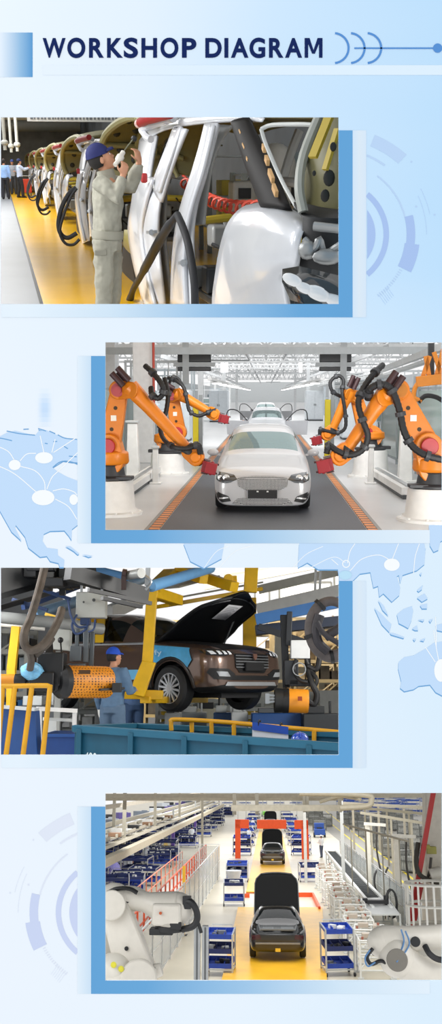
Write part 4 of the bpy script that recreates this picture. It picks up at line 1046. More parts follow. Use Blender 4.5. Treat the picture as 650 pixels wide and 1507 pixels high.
# ---- hung sign boxes
for u0, u1, lb in ((261, 310, 'black display panel hanging above the left robots'), (470, 517, 'black display panel hanging above the right robots')):
    y0 = 36; a, b = H.at(u0, 546, y0), H.at(u1, 520, y0); t = thing(H, 'hanging_display', lb, 'display', ((a.x + b.x) / 2, y0, a.z))
    hgt = b.z - a.z
    m = MB(); m.bb((a.x, y0, a.z + hgt * 0.5), (b.x, y0 + 0.3, b.z)); m2 = part(m, 'upper_screen', M('#26282B', 0.35), t, bevel=0.02)
    m = MB(); m.bb((a.x, y0, a.z), (b.x, y0 + 0.3, a.z + hgt * 0.24)); part(m, 'lower_screen', M('#202225', 0.35), t, bevel=0.02)
    m = MB(); m.bb((a.x - 0.15, y0 - 0.02, a.z + hgt * 0.26), (b.x + 0.15, y0 + 0.26, a.z + hgt * 0.48)); part(m, 'middle_bar', M('#B6BABC', 0.5), t)
    m = MB(); xx = a.x + (b.x - a.x) * (0.25 if u0 < 300 else 0.75)
    m.bb((xx - 0.12, y0 - 0.06, a.z - 0.5), (xx + 0.12, y0 - 0.02, 8.8)); part(m, 'hanger', M('#B9BDBF', 0.5), t)

# ---- roof steel: cross trusses, long girders, lamps
def truss(H, name, a, b, hgt, n, r, mat, loc=None, zig=True):
    a, b = V(a), V(b); m = MB(); up = V((0, 0, hgt))
    m.bar(a, b, r, r); m.bar(a + up, b + up, r, r)
    for i in range(n):
        p, q = a.lerp(b, i / n), a.lerp(b, (i + 1) / n); mid = p.lerp(q, 0.5) + up
        m.bar(p, mid, r * 0.6); m.bar(mid, q, r * 0.6)
    return m
WSTEEL = M('#E4E6E7', 0.5)
i = 0
for y0, z, hg, n in ((38, 4.02, 0.55, 16), (46, 4.25, 0.7, 20), (56, 4.0, 0.8, 22), (66, 4.6, 0.9, 24), (78, 4.2, 0.9, 26), (92, 4.9, 1.0, 28), (110, 4.4, 1.0, 28), (130, 5.0, 1.2, 30), (155, 4.6, 1.2, 30), (185, 4.8, 1.3, 30)):
    m = truss(H, 'roof_truss', (-11, y0, z), (11, y0, z), hg, n, 0.12, WSTEEL)
    single(H, m, 'roof_truss', WSTEEL, 'white lattice roof truss crossing above the robot line', 'truss', 'cross trusses above the robot line', loc=(-11, y0, z))
for y0, z in ((33, 3.62), (62, 5.8), (85, 6.55), (120, 7.2)):
    m = MB(); m.bar((-12, y0, z), (12, y0, z), 0.16, 0.24)
    single(H, m, 'cross_girder', M('#BCC1C3', 0.5), 'grey solid cross beam high above the robot line', 'beam', 'solid cross beams above the robot line', loc=(-12, y0, z))
for x, z in ((-4.6, 3.8), (-2.4, 5.4), (-1.2, 4.6), (1.2, 4.6), (2.4, 5.4), (4.6, 3.9), (-7, 5.2), (7, 5.2), (0, 6.2)):
    m = MB(); m.bar((x, 36, z), (x, 230, z), 0.12, 0.2)
    single(H, m, 'long_girder', M('#E2E4E5', 0.5), 'long pale girder running down the hall under the roof', 'girder', 'long girders under the roof of the robot hall', loc=(x, 36, z))
for i in range(110):
    x, y0 = rnd.uniform(-9, 9), rnd.uniform(38, 150); z = rnd.uniform(3.5, 7)
    m = MB(); L = rnd.uniform(0.8, 3)
    if abs(x) < 1.5: z += 1
    if rnd.random() < 0.5: m.bar((x, y0, z), (x, y0, z + L), 0.05)
    else: m.bar((x, y0, z), (x + rnd.choice((-1, 1)) * L, y0 + rnd.uniform(-1, 1), z + rnd.choice((0, L * 0.7))), 0.06)
    single(H, m, 'roof_strut', M(rnd.choice(('#E2E4E4', '#9EA3A5', '#C9CCCD', '#7E8486')), 0.5), 'thin steel strut in the tangle under the roof', 'strut', 'thin struts under the roof of the robot hall', loc=(x, y0, z))
lamp_e = M('#FFFFFF', 0.4, emit=3.0)
for s in (-1, 1):
    for i in range(16):
        y0 = 54 + i * 7; x = s * 2.75; z = 2.62
        t = thing(H, 'tunnel_lamp', 'bright lamp in the slanting light row on the ' + ('left' if s < 0 else 'right') + ' of the line', 'lamp', (x, y0, z), 'lamps in the left light row' if s < 0 else 'lamps in the right light row')
        m = MB(); m.box((x, y0, z + 0.16), (0.5, 4.6, 0.06)); part(m, 'housing', WHITE, t)
        m = MB(); m.box((x, y0, z + 0.1), (0.40, 2.4, 0.06)); part(m, 'tube', lamp_e, t)
    m = MB(); m.bar((s * 2.75, 47, 2.88), (s * 2.75, 165, 2.88), 0.2, 0.12); single(H, m, 'lamp_rail', WHITE, 'white rail carrying the light row on the ' + ('left' if s < 0 else 'right') + ' of the line', 'rail', loc=(s * 2.75, 47, 2.88))
for u, lb in ((327, 'nearer left'), (333, 'farther left'), (442, 'right')):
    p = H.at(u, 539, 60); t = thing(H, 'strip_light', 'upright white strip light hanging at the ' + lb + ' above the cars', 'lamp', p)
    m = MB(); m.box(p, (0.2, 0.1, 0.75)); part(m, 'tube', lamp_e, t)
    m = MB(); m.bar(p + V((0, 0.06, 0.4)), p + V((0, 0.06, 3)), 0.05); part(m, 'hanger', WSTEEL, t)
# ---- overhead service track with lattice side, right
a, b = H.atx(655, 509, 4.9), H.atx(560, 545, 4.9)
m = MB(); m.bar(a, a + (b - a) * 3.0, 0.16, 0.2); m.bar(a + V((0.5, 0, -0.1)), a + (b - a) * 3.0 + V((0.5, 0, -0.1)), 0.3, 0.1)
single(H, m, 'overhead_track', M('#E6E7E6', 0.45), 'long white overhead track slanting in from the upper right corner', 'track', loc=a)
a, b = H.atx(562, 541, 4.4), H.atx(472, 562, 4.4); t = thing(H, 'service_walkway', 'white lattice walkway railing high on the right behind the robots', 'walkway', a)
dn = V((0, 0, H.atx(562, 551, 4.4).z - a.z)); m = MB()
for f_ in (0, 0.5, 1): m.bar(a + dn * f_, b + dn * f_, 0.07, 0.06)
part(m, 'rail', M('#E4E6E6', 0.5), t)
m = MB()
for i in range(19): q = a.lerp(b, i / 18); m.bar(q, q + dn, 0.05)
part(m, 'upright', M('#E4E6E6', 0.5), t)
m = MB(); m.bar(a + dn * 1.3, b + dn * 1.3, 0.5, 0.1); part(m, 'deck', M('#C6CACB', 0.5), t)
# ---- orange carrier hanging at the right
y0 = 20.5; t = thing(H, 'car_carrier', 'orange overhead car carrier frame hanging at the upper right', 'carrier', H.at(632, 560, y0))
OR2 = M('#E08A2A', 0.45); m = MB()
def hp(u, v, dy=0): return H.at(u, v, y0 + dy)
m.bar(hp(612, 562), hp(668, 556), 0.1, 0.22); m.bar(hp(612, 562, 1.2), hp(668, 556, 1.2), 0.1, 0.22); m.bar(hp(620, 562), hp(620, 562, 1.2), 0.1, 0.2); part(m, 'cross_frame', OR2, t, bevel=0.01)
m = MB()
for u0, v0, u1, v1 in ((620, 560, 632, 524), (632, 560, 626, 524), (640, 560, 652, 514), (651, 558, 638, 518)): m.bar(hp(u0, v0, 0.1), hp(u1, v1, 0.1), 0.06, 0.09)
part(m, 'hanger_brace', OR2, t)
m = MB()
for u in (612, 658): m.tube([hp(u + 4, 562), hp(u - 2, 572), hp(u - 3, 585), hp(u + 8, 590)], 0.05, 8, 4)
part(m, 'hook_arm', OR2, t)
m = MB(); m.tube([hp(615, 592), hp(625, 583), hp(640, 584), hp(655, 592)], 0.05, 8, 4); part(m, 'support_pad', BLACK, t)
m = MB(); m.bar(hp(634, 560, 0.6), hp(634, 505, 0.6), 0.12); part(m, 'trolley_post', DGREY, t)

# ================================================================== HALL 1: BODY SHOP WITH THE ROW OF WHITE BODIES
H = H1
area(H, (-2.0, 11, 4.6), (3, 8), 850, (1.2, 12, 0.5)); area(H, (-1.8, 6.0, 3.4), (1.5, 1.5), 60, (1.6, 6.3, 1.0)); area(H, (-2, 30, 4.3), (3, 1), 500, (-1, 68, 2.5)); area(H, (-1.5, 38, 4.6), (5, 34), 2400)  # added lights, including one for the front wing and one for the back wall
for x0, x1, z1, nm, mt in ((0.36, 5, 0, 'floor', M('#EFB60A', 0.22, spec=0.5, noise=0.07, scale=1.2)), (-7, 0.32, 0, 'floor', M('#7A7D80', 0.4, noise=0.08, scale=1.0)), (0.32, 0.36, 0.004, 'trim_1', M('#2E2E2C', 0.5))):
    mb = H.slab(x0, x1, 497, 68, z1); single(H, mb, nm, mt, kind='structure', smooth=0)
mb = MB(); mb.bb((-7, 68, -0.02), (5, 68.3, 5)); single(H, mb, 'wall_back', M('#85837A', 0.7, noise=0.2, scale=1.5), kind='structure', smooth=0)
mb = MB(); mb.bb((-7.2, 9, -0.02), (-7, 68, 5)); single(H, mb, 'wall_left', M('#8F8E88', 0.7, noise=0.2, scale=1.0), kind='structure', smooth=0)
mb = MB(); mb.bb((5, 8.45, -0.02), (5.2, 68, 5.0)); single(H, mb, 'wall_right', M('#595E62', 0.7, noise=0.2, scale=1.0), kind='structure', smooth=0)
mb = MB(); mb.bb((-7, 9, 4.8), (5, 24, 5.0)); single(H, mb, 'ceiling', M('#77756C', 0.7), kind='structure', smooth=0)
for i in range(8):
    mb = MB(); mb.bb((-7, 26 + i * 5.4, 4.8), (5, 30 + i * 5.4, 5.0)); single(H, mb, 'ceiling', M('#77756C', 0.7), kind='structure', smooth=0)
for i, (z, y0, c) in enumerate(((3.9, 52, '#8B897C'), (4.3, 44, '#A5A398'), (3.6, 60, '#76746A'))):
    m = MB(); m.tube([(-6, y0, z), (4.6, y0, z)], 0.35, 12); single(H, m, 'air_duct', M(c, 0.5), 'wide grey air duct under the dim roof, ' + ('middle of three', 'nearest of three', 'farthest of three')[i], 'duct', 'air ducts of the body shop', loc=(-6, y0, z))
a, b = H.at(40, 178.5, 26), H.at(262, 171, 26)
t = thing(H, 'hanging_banner', 'white banner with small dark lettering hanging over the row of bodies', 'banner', a)
m = MB(); m.bb(a, (b.x, 26.03, b.z + 0.02)); part(m, 'cloth', M('#D9D9D5', 0.7), t)
m = MB(); rnd = random.Random(2); x = a.x + 0.08
while x < b.x - 0.1:
    w = rnd.uniform(0.03, 0.07); m.bb((x, 25.985, a.z + 0.05), (x + w, 25.995, a.z + 0.05 + rnd.uniform(0.05, 0.075))); x += w + rnd.uniform(0.02, 0.05)
part(m, 'lettering', M('#707478', 0.7), t)

# ---- one white body of the row, drawn on its side plane
XS = 1.55
def side_x(z): return XS + 0.30 * max(0, z - 1.0) ** 1.4 + 0.10 * max(0, 0.55 - z) ** 1.3
def sp(u, v, dx=0.0):
    x = XS
    for _ in range(6):
        p = H.atx(u, v, x + dx); x = side_x(p.z)
    return H.atx(u, v, x + dx)
def strip(m, A, B, bulge=0.03, n=6, dx=0.0, sm=5):
    """Pressed panel between two edges given in picture points on the car side."""
    a, b = cm([sp(u, v, dx) for u, v in A], sm), cm([sp(u, v, dx) for u, v in B], sm)
    if len(a) != len(b):
        k = min(len(a), len(b)); a = [a[round(i * (len(a) - 1) / (k - 1))] for i in range(k)]; b = [b[round(i * (len(b) - 1) / (k - 1))] for i in range(k)]
    m.grid([[p.lerp(q, j / n) + V((-bulge * math.sin(math.pi * j / n) ** 0.7, 0, 0)) for j in range(n + 1)] for p, q in zip(a, b)])
BIW = M('#CBCED3', 0.28, 0.0, coat=0.5, noise=0.02)
INNER = M('#A8AAA9', 0.45); OLIVE = M('#77724E', 0.5, noise=0.08)
base = V((XS, 11.0, 0.0))
t = thing(H, 'unpainted_car', 'nearest white unpainted car body, doors off, filling the right of the yellow lane', 'car', base, 'car bodies in the row')
NEAR = t
kw = dict(solid=0.03, smooth=50)
m = MB(); strip(m, [(206, 207), (222, 188), (252, 177), (292, 171), (340, 168), (384, 168)], [(214, 216), (232, 197), (264, 187), (306, 181), (346, 178), (388, 177)], 0.02); part(m, 'roof_rail', BIW, t, **kw)
m = MB(); strip(m, [(206, 207), (203, 232), (200, 262)], [(232, 200), (226, 230), (221, 262)], 0.03); part(m, 'rear_pillar', BIW, t, **kw)
m = MB(); strip(m, [(200, 258), (194, 300), (189, 335), (193, 370), (202, 410), (214, 452)], [(232, 262), (236, 290), (233, 320), (233, 355), (237, 400), (243, 452)], 0.07); qp = part(m, 'quarter_panel', BIW, t, **kw)
m = MB(); strip(m, [(222, 264), (212, 300), (206, 345), (212, 390), (226, 452)], [(226, 264), (216, 300), (210, 345), (216, 390), (230, 452)], 0.02, dx=-0.075); part(m, 'pressed_crease', BIW, qp, **kw)
m = MB(); strip(m, [(236, 262), (238, 300), (236, 350), (240, 400), (246, 452)], [(244, 262), (244, 300), (243, 350), (248, 400), (255, 452)], 0.01, dx=0.12); part(m, 'door_jamb', INNER, t, **kw)
m = MB(); strip(m, [(256, 188), (246, 215), (236, 240), (227, 264)], [(276, 190), (262, 224), (250, 258), (238, 298)], 0.035); part(m, 'middle_pillar', BIW, t, **kw)
m = MB(); strip(m, [(264, 187), (253, 220), (243, 250), (232, 282)], [(268, 187), (257, 220), (247, 250), (236, 284)], 0.012, dx=-0.035); part(m, 'pillar_crease', BIW, t, **kw)
m = MB(); strip(m, [(305, 182), (297, 215), (285, 255), (270, 300), (260, 340), (254, 390), (252, 452)], [(322, 182), (314, 215), (302, 260), (290, 300), (284, 340), (285, 390), (291, 452)], 0.05); cp = part(m, 'centre_pillar', BIW, t, **kw)
m = MB(); strip(m, [(312, 184), (305, 215), (294, 258), (281, 300), (272, 340), (269, 390), (272, 452)], [(316, 184), (309, 215), (298, 258), (285, 300), (276, 340), (273, 390), (276, 452)], 0.012, dx=-0.055); part(m, 'pressed_crease', BIW, cp, **kw)
m = MB(); strip(m, [(320, 184), (312, 215), (300, 260), (289, 300), (283, 332)], [(344, 184), (327, 205), (313, 240), (304, 290), (300, 330)], 0.03, dx=0.12); part(m, 'pillar_trim', INNER, t, **kw)
m = MB(); strip(m, [(342, 180), (350, 205), (362, 240), (374, 272), (386, 304)], [(368, 174), (380, 200), (397, 236), (412, 270), (428, 308)], 0.04, dx=-0.02); ap = part(m, 'front_pillar', M('#0D0B0C', 0.55, spec=0.2), t, **kw)
m = MB()
for u, v, L in ((352, 192, 5), (357, 212, 7), (363, 232, 4)): m.bar(sp(u, v, -0.07), sp(u + L * 0.45, v + L, -0.07), 0.012, 0.02)
for u, v, L in ((387, 215, 6), (391, 232, 8), (396, 252, 14), (402, 274, 12)): m.bar(sp(u, v, -0.075), sp(u + L * 0.4, v + L, -0.075), 0.02, 0.035)
part(m, 'pillar_slot', M('#C9A06C', 0.5), ap)
# fender (front wing) with its round bulge
m = MB()
F_rows = [[(362, 304), (385, 299), (405, 301), (428, 310), (446, 320), (453, 325)],
          [(350, 312), (378, 309), (402, 313), (424, 322), (441, 331), (449, 336)],
          [(336, 330), (366, 331), (394, 336), (417, 342), (434, 347), (443, 351)],
          [(328, 352), (358, 355), (387, 359), (410, 363), (428, 367), (440, 372)],
          [(322, 378), (350, 381), (378, 384), (402, 387), (420, 390), (436, 393)],
          [(317, 410), (342, 410), (368, 411), (392, 412), (408, 411), (420, 408)],
          [(314, 432), (338, 432), (364, 433), (390, 434), (408, 434), (422, 432)],
          [(313, 456), (337, 456), (363, 457), (390, 458), (410, 458), (426, 456)]]
def fbulge(i, j):
    a, b = i / 7, j / 5
    return -0.03 - 0.09 * math.sin(math.pi * min(1, a * 0.9 + 0.12)) * math.sin(math.pi * (0.15 + 0.7 * b)) + (0.10 if i == 0 else 0.02 if i == 1 else 0)
g = [[sp(u, v, fbulge(i, j)) for j, (u, v) in enumerate(rw)] for i, rw in enumerate(F_rows)]
g = [cm(rw, 4) for rw in g]; cols = [cm([g[i][j] for i in range(len(g))], 4) for j in range(len(g[0]))]
m.grid(cols); part(m, 'front_wing', BIW, t, solid=0.02, smooth=80)
# far side of the shell, roof skin, floor pan
m = MB(); strip(m, [(206, 207), (230, 186), (262, 176), (300, 170), (345, 168), (500, 168)], [(206, 208), (230, 187), (262, 177), (300, 171), (345, 169), (500, 169)], 0, n=1)
rp = cm([sp(u, v, 0.05) for u, v in [(212, 200), (232, 188), (262, 180), (306, 176), (346, 174), (400, 172), (480, 172)]], 4)
m = MB(); m.grid([[p + V((1.45 * j / 8, 0, 0.10 * math.sin(math.pi * j / 8))) for j in range(9)] for p in rp]); part(m, 'roof_skin', OLIVE, t, solid=0.02)
m = MB()
def fs(u, v, dx): return sp(u, v) + V((dx, 0, 0))
for pts in ([(258, 190), (246, 225), (236, 262)], [(312, 184), (300, 225), (286, 262), (276, 300)], [(352, 178), (366, 215), (384, 262), (400, 300)]):
    w = [fs(u, v, 1.35) for u, v in pts]; m.tube(w, 0.05, 8, 4)
m.tube([fs(236, 268, 1.35), fs(300, 280, 1.35), fs(400, 306, 1.35)], 0.05, 8, 4)
part(m, 'far_pillars', INNER, t)
m = MB(); m.bb((1.75, 6.6, 0.34), (2.9, 10.6, 0.42)); m.bb((2.2, 6.6, 0.42), (2.45, 10.4, 0.6)); m.bb((1.75, 8.7, 0.42), (2.9, 8.95, 0.66)); part(m, 'floor_pan', M('#55585B', 0.45, 0.2, noise=0.2), t, bevel=0.02)
m = MB(); m.bb((1.66, 9.15, 0.42), (2.95, 9.3, 0.62)); m.bb((1.66, 7.4, 0.42), (2.95, 7.55, 0.66)); part(m, 'cross_member', M('#7A7D7E', 0.45, 0.2), t, bevel=0.02)
m = MB(); m.tube([(1.7, 6.9, 0.98), (2.2, 6.85, 1.02), (2.95, 6.9, 1.0)], 0.05, 10, 4); m.tube([(1.8, 7.9, 0.95), (2.3, 8.1, 1.0), (2.9, 8.0, 0.97)], 0.035, 8, 4)
m.tube([(1.75, 9.6, 1.0), (2.3, 9.7, 1.04), (2.95, 9.6, 1.0)], 0.04, 8, 4); part(m, 'cross_bar', M('#B5A23A', 0.4), t)
m = MB(); rn = random.Random(8)
for i in range(16):
    x, y = rn.uniform(1.75, 2.9), rn.uniform(6.7, 9.8); z = rn.uniform(0.75, 1.02)
    m.tube([(x, y, z), (x + rn.uniform(-.3, .3), y + rn.uniform(-.3, .3), z - rn.uniform(0.0, .3)), (x + rn.uniform(-.4, .4), y + rn.uniform(-.4, .4), z - rn.uniform(0.1, .5))], rn.uniform(0.012, 0.03), 6, 4)
for i in range(5):
    x, y = rn.uniform(1.9, 2.8), rn.uniform(6.9, 9.6); m.box((x, y, rn.uniform(0.62, 0.85)), (rn.uniform(.15, .35), rn.uniform(.15, .4), rn.uniform(.12, .3)))
part(m, 'wiring_harness', M('#202224', 0.5), t, bevel=0.01)
for i, (x0, y0, z0) in enumerate(((2.35, 7.2, 0.8), (2.4, 9.9, 0.85))):
    m = MB(); m.box((x0, y0, z0), (0.75, 0.3, 0.22)); m.box((x0, y0 - 0.1, z0 + 0.16), (0.5, 0.12, 0.12)); part(m, 'inner_panel', M('#9DA0A1', 0.4, 0.2), t, bevel=0.03)
m = MB(); m.add([sp(u, v, 0.1) for u, v in ((222, 261), (234, 214), (248, 202), (252, 206), (242, 234), (229, 262))], [(0, 1, 2, 3, 4, 5)]); part(m, 'quarter_window', M('#15171A', 0.1, coat=0.6), t, solid=0.01)
m = MB(); strip(m, [(186, 352), (180, 380), (184, 420), (196, 452)], [(198, 352), (200, 385), (206, 420), (216, 452)], 0.02, dx=0.1); part(m, 'wheel_liner', M('#1A1B1D', 0.6), t, **kw)
m = MB(); strip(m, [(184, 338), (182, 360)], [(196, 338), (200, 378)], 0.02, dx=0.06); part(m, 'arch_inner', M('#9A8F3A', 0.5), t, **kw)
m = MB()
for u, v in ((223, 342), (270, 387)): m.cyl(sp(u, v, -0.02), sp(u, v, -0.12), 0.03, n=10); m.bar(sp(u - 6, v, -0.1), sp(u + 6, v - 1, -0.1), 0.03)
part(m, 'door_striker', STEEL, t)
# raised tailgate with its red-padded stay
lip = [(213, 181, 11.5), (196, 172, 12.4), (172, 180, 13.3), (152, 200, 14.1), (146, 226, 14.5), (149, 250, 14.6), (156, 266, 14.6)]
L = cm([H.at(*q) for q in lip], 4); m = MB()
m.grid([[p + V((1.5 * j / 10, 0, 0.12 * math.sin(math.pi * j / 10))) for j in range(11)] for p in L]); tg = part(m, 'tailgate', OLIVE, t, solid=0.04)
m = MB(); m.tube([p + V((0.02, -0.04, 0)) for p in L], 0.05, 8)
for j in (0.35, 0.7): m.tube([p + V((1.5 * j, -0.03, 0.05)) for p in L], 0.035, 8)
m.tube([L[14] + V((0.05, -0.05, 0)), L[16] + V((0.6, -0.06, 0.08)), L[18] + V((1.2, -0.05, 0.05))], 0.04, 8, 4); part(m, 'inner_rib', M('#8F8A60', 0.5), tg)
m = MB()
for i, j in ((8, .1), (8, .25), (12, .12), (12, .3), (16, .2), (16, .4), (20, .15), (19, .33), (10, .45)):
    m.ball(L[i] + V((1.5 * j, -0.03, 0.10 * math.sin(math.pi * j))), 0.055, 10, (1, 0.4, 1))
part(m, 'inner_hole', M('#23221A', 0.6), tg)
m = MB(); m.tube([H.at(206, 181, 11.2), H.at(216, 176, 10.8), H.at(250, 167, 10.0)], 0.052, 14); st_ = part(m, 'padded_stay', M('#8E1413', 0.6), t)
m = MB(); m.cyl(H.at(204, 182, 11.25), H.at(206.5, 180.8, 11.15), 0.05, n=14); part(m, 'stay_end', M('#C9A9A3', 0.5), st_)
m = MB(); m.tube([H.at(209, 192, 11.2), H.at(218, 184, 11.0), H.at(240, 177, 10.6), H.at(255, 174, 10.4)], 0.045, 8, 4); m.tube([H.at(209, 192, 11.2), H.at(216, 202, 11.0), H.at(222, 205, 10.9)], 0.04, 8, 4); m.tube([H.at(214, 190, 11.1), H.at(232, 183, 10.8), H.at(246, 179, 10.5)], 0.03, 8, 4); part(m, 'tailgate_hinge', BIW, t)
m = MB(); m.box(H.at(212, 262, 10.6), (0.07, 0.05, 0.1)); part(m, 'tail_lamp_socket', M('#A82A2C', 0.4), t, bevel=0.02)
_lead = ['second', 'third', 'fourth', 'fifth', 'sixth']
for i in range(5):
    dup(t, H, base + V((0, 9.4 * (i + 1), 0)), label='%s white car body from the camera side of the row, tailgate raised' % _lead[i])
# parts only the nearest body shows: bonnet, engine bay, lamp
def nr(u, v, y): return H.at(u, v, y)
m = MB(); m.grid([[nr(474, 160, 5.5), nr(490, 160, 5.2), nr(530, 160, 4.9)], [nr(446, 228, 5.3), nr(475, 235, 5.05), nr(520, 240, 4.8)], [nr(444, 298, 5.15), nr(474, 305, 4.95), nr(520, 310, 4.75)]]); bo = part(m, 'bonnet', M('#66623F', 0.5, noise=0.1), t, solid=0.03, smooth=60)
m = MB(); m.tube([nr(472, 165, 5.4), nr(447, 228, 5.22), nr(440, 275, 5.1), nr(446, 312, 5.05)], 0.028, 8, 4); part(m, 'bonnet_edge', M('#A0A29A', 0.4), bo)
m = MB(); m.bar(nr(484, 172, 5.05), nr(460, 232, 4.98), 0.05, 0.02); m.bar(nr(496, 190, 4.9), nr(478, 250, 4.86), 0.03, 0.02); part(m, 'bonnet_rib', M('#B39A30', 0.5), bo)
m = MB()
for u, v, rr in ((490, 216, 5), (462, 255, 3), (484, 262, 9), (478, 288, 7)): m.ball(nr(u, v, 4.86), rr * 0.0035, 12, (1, 0.4, 1.3))
part(m, 'bonnet_hole', M('#1E1D18', 0.6), bo)
m = MB(); m.tube([nr(384, 190, 5.75), nr(400, 184, 5.7), nr(440, 183, 5.5), nr(464, 184, 5.4)], 0.012, 8, 4); m.tube([nr(384, 190, 5.75), nr(392, 215, 5.7), nr(414, 265, 5.55), nr(436, 305, 5.3)], 0.012, 8, 4); part(m, 'windscreen_seal', M('#B9BBB8', 0.4), t)
m = MB(); m.grid([[nr(432, 300, 5.3), nr(470, 300, 5.2), nr(520, 302, 5.1)], [nr(446, 322, 5.0), nr(475, 322, 4.95), nr(520, 324, 4.9)], [nr(443, 370, 5.0), nr(475, 372, 4.95), nr(520, 376, 4.9)], [nr(430, 470, 5.1), nr(475, 470, 5.1), nr(520, 470, 5.1)]]); eb = part(m, 'engine_bay', M('#18191B', 0.5), t, solid=0.02)
m = MB(); m.cyl(nr(462, 333, 4.85), nr(510, 338, 4.75), 0.024, n=12); m.tube([nr(448, 352, 4.9), nr(462, 366, 4.85), nr(470, 352, 4.85), nr(478, 372, 4.85), nr(500, 360, 4.8)], 0.018, 8, 4); m.ball(nr(452, 368, 4.88), 0.05, 12); m.ball(nr(482, 378, 4.82), 0.06, 12, (1.4, 0.6, 0.7)); part(m, 'engine_fitting', M('#9B9D9D', 0.35, 0.5), eb)
m = MB(); m.grid([[nr(416, 397, 4.85), nr(440, 393, 4.8), nr(470, 400, 4.75), nr(520, 412, 4.7)], [nr(416, 415, 4.8), nr(440, 418, 4.72), nr(470, 425, 4.68), nr(520, 432, 4.66)], [nr(428, 440, 4.85), nr(448, 446, 4.76), nr(475, 450, 4.72), nr(520, 455, 4.7)]]); hl = part(m, 'headlight', M('#232527', 0.15, coat=1.0), t, solid=0.015, smooth=70)
m = MB()
for u, v, a_, b_ in ((430, 412, 17, 9), (448, 424, 16, 8), (468, 432, 22, 11), (494, 443, 22, 10)): m.ball(nr(u, v, 4.68), a_ * 0.0033, 14, (1, 0.3, b_ / a_), Matrix.Rotation(R(24), 3, 'Y'))
part(m, 'lamp_reflector', M('#E9EAEA', 0.15, 0.1, coat=1), hl)

# ---- thick rubber hoses hanging on the bodies (one pair per body)
hm = MB(); hm.tube([sp(u, v, -0.2) for u, v in ((261, 316), (250, 330), (236, 352), (220, 382), (206, 408), (196, 426), (188, 452))], [0.03, 0.04, 0.045, 0.045, 0.035, 0.035, 0.045], 12, 4)
hm.tube([sp(u, v, -0.2) for u, v in ((261, 316), (268, 332), (276, 356), (282, 388), (286, 420), (287, 452))], 0.03, 12, 4)
hz = single(H, hm, 'rubber_hose', M('#2A2B2E', 0.6, spec=0.3), 'thick black rubber hose hanging on the nearest white body', 'hose', 'rubber hoses hanging on the row of bodies', loc=(1.3, 8.4, 0.1))
hm = MB(); w = [H.at(u, v, 15.2) for u, v in ((112, 276), (100, 287), (90, 308), (86, 330), (90, 345), (100, 350), (113, 343))]
hm.tube(w, 0.034, 10, 4); hm.tube([H.at(u, v, 15.15) for u, v in ((113, 277), (104, 290), (93, 318), (88, 342), (96, 358), (108, 360), (117, 352))], 0.022, 8, 4)
hz = single(H, hm, 'rubber_hose', M('#2A2B2E', 0.6, spec=0.3), 'black rubber hose loop hanging beside the second white body left of the worker', 'hose', 'rubber hoses hanging on the row of bodies', loc=w[0])
for i in range(2): dup(hz, H, w[0] + V((0, 9.4 * (i + 1), 0)), label='black rubber hose loop on the %s white body' % ('third', 'fourth')[i])
# red coiled air hose inside the nearest body
m = MB(); pts = []
a, b = V((2.0, 11.3, 1.36)), V((2.0, 7.6, 1.22))
for i in range(200):
    s = i / 199; a_ = s * 2 * math.pi * 15; q = a.lerp(b, s) + V((0, 0, -0.10 * math.sin(math.pi * s))); pts.append(q + V((math.sin(a_) * 0.05, 0, math.cos(a_) * 0.055)))
m.tube(pts, 0.013, 6); single(H, m, 'coiled_air_hose', M('#E0553F', 0.4), 'red coiled air hose strung through the nearest body', 'hose', loc=a)

# ---- machinery seen through the openings
t = thing(H, 'white_robot', 'white dome-headed machine seen through the windscreen opening', 'machine', (H.at(405, 248, 12.6).x, 12.6, 0))
def q_(u, v): return H.at(u, v, 13.5)
m = MB(); c = H.at(405, 248, 12.6); m.ball(c, 0.27, 18, (1, 1, 1.15)); m.cyl(c + V((0, 0, -0.25)), c, 0.26); part(m, 'dome', M('#E4E2DA', 0.4), t)
m = MB(); m.box(c + V((0, 0, -0.3)), (0.5, 0.45, 0.36)); m.box(c + V((-0.40, 0.1, -0.35)), (0.34, 0.3, 0.4)); m.bb((c.x - 0.2, c.y - 0.2, 0), (c.x + 0.2, c.y + 0.2, c.z - 0.45)); part(m, 'body', M('#D8D8D2', 0.45), t, bevel=0.03)
m = MB(); m.box(c + V((-0.42, -0.07, -0.3)), (0.16, 0.03, 0.13)); m.box(c + V((0.2, -0.24, -0.3)), (0.1, 0.03, 0.28)); part(m, 'dark_vent', BLACK, t)
rnd = random.Random(11)
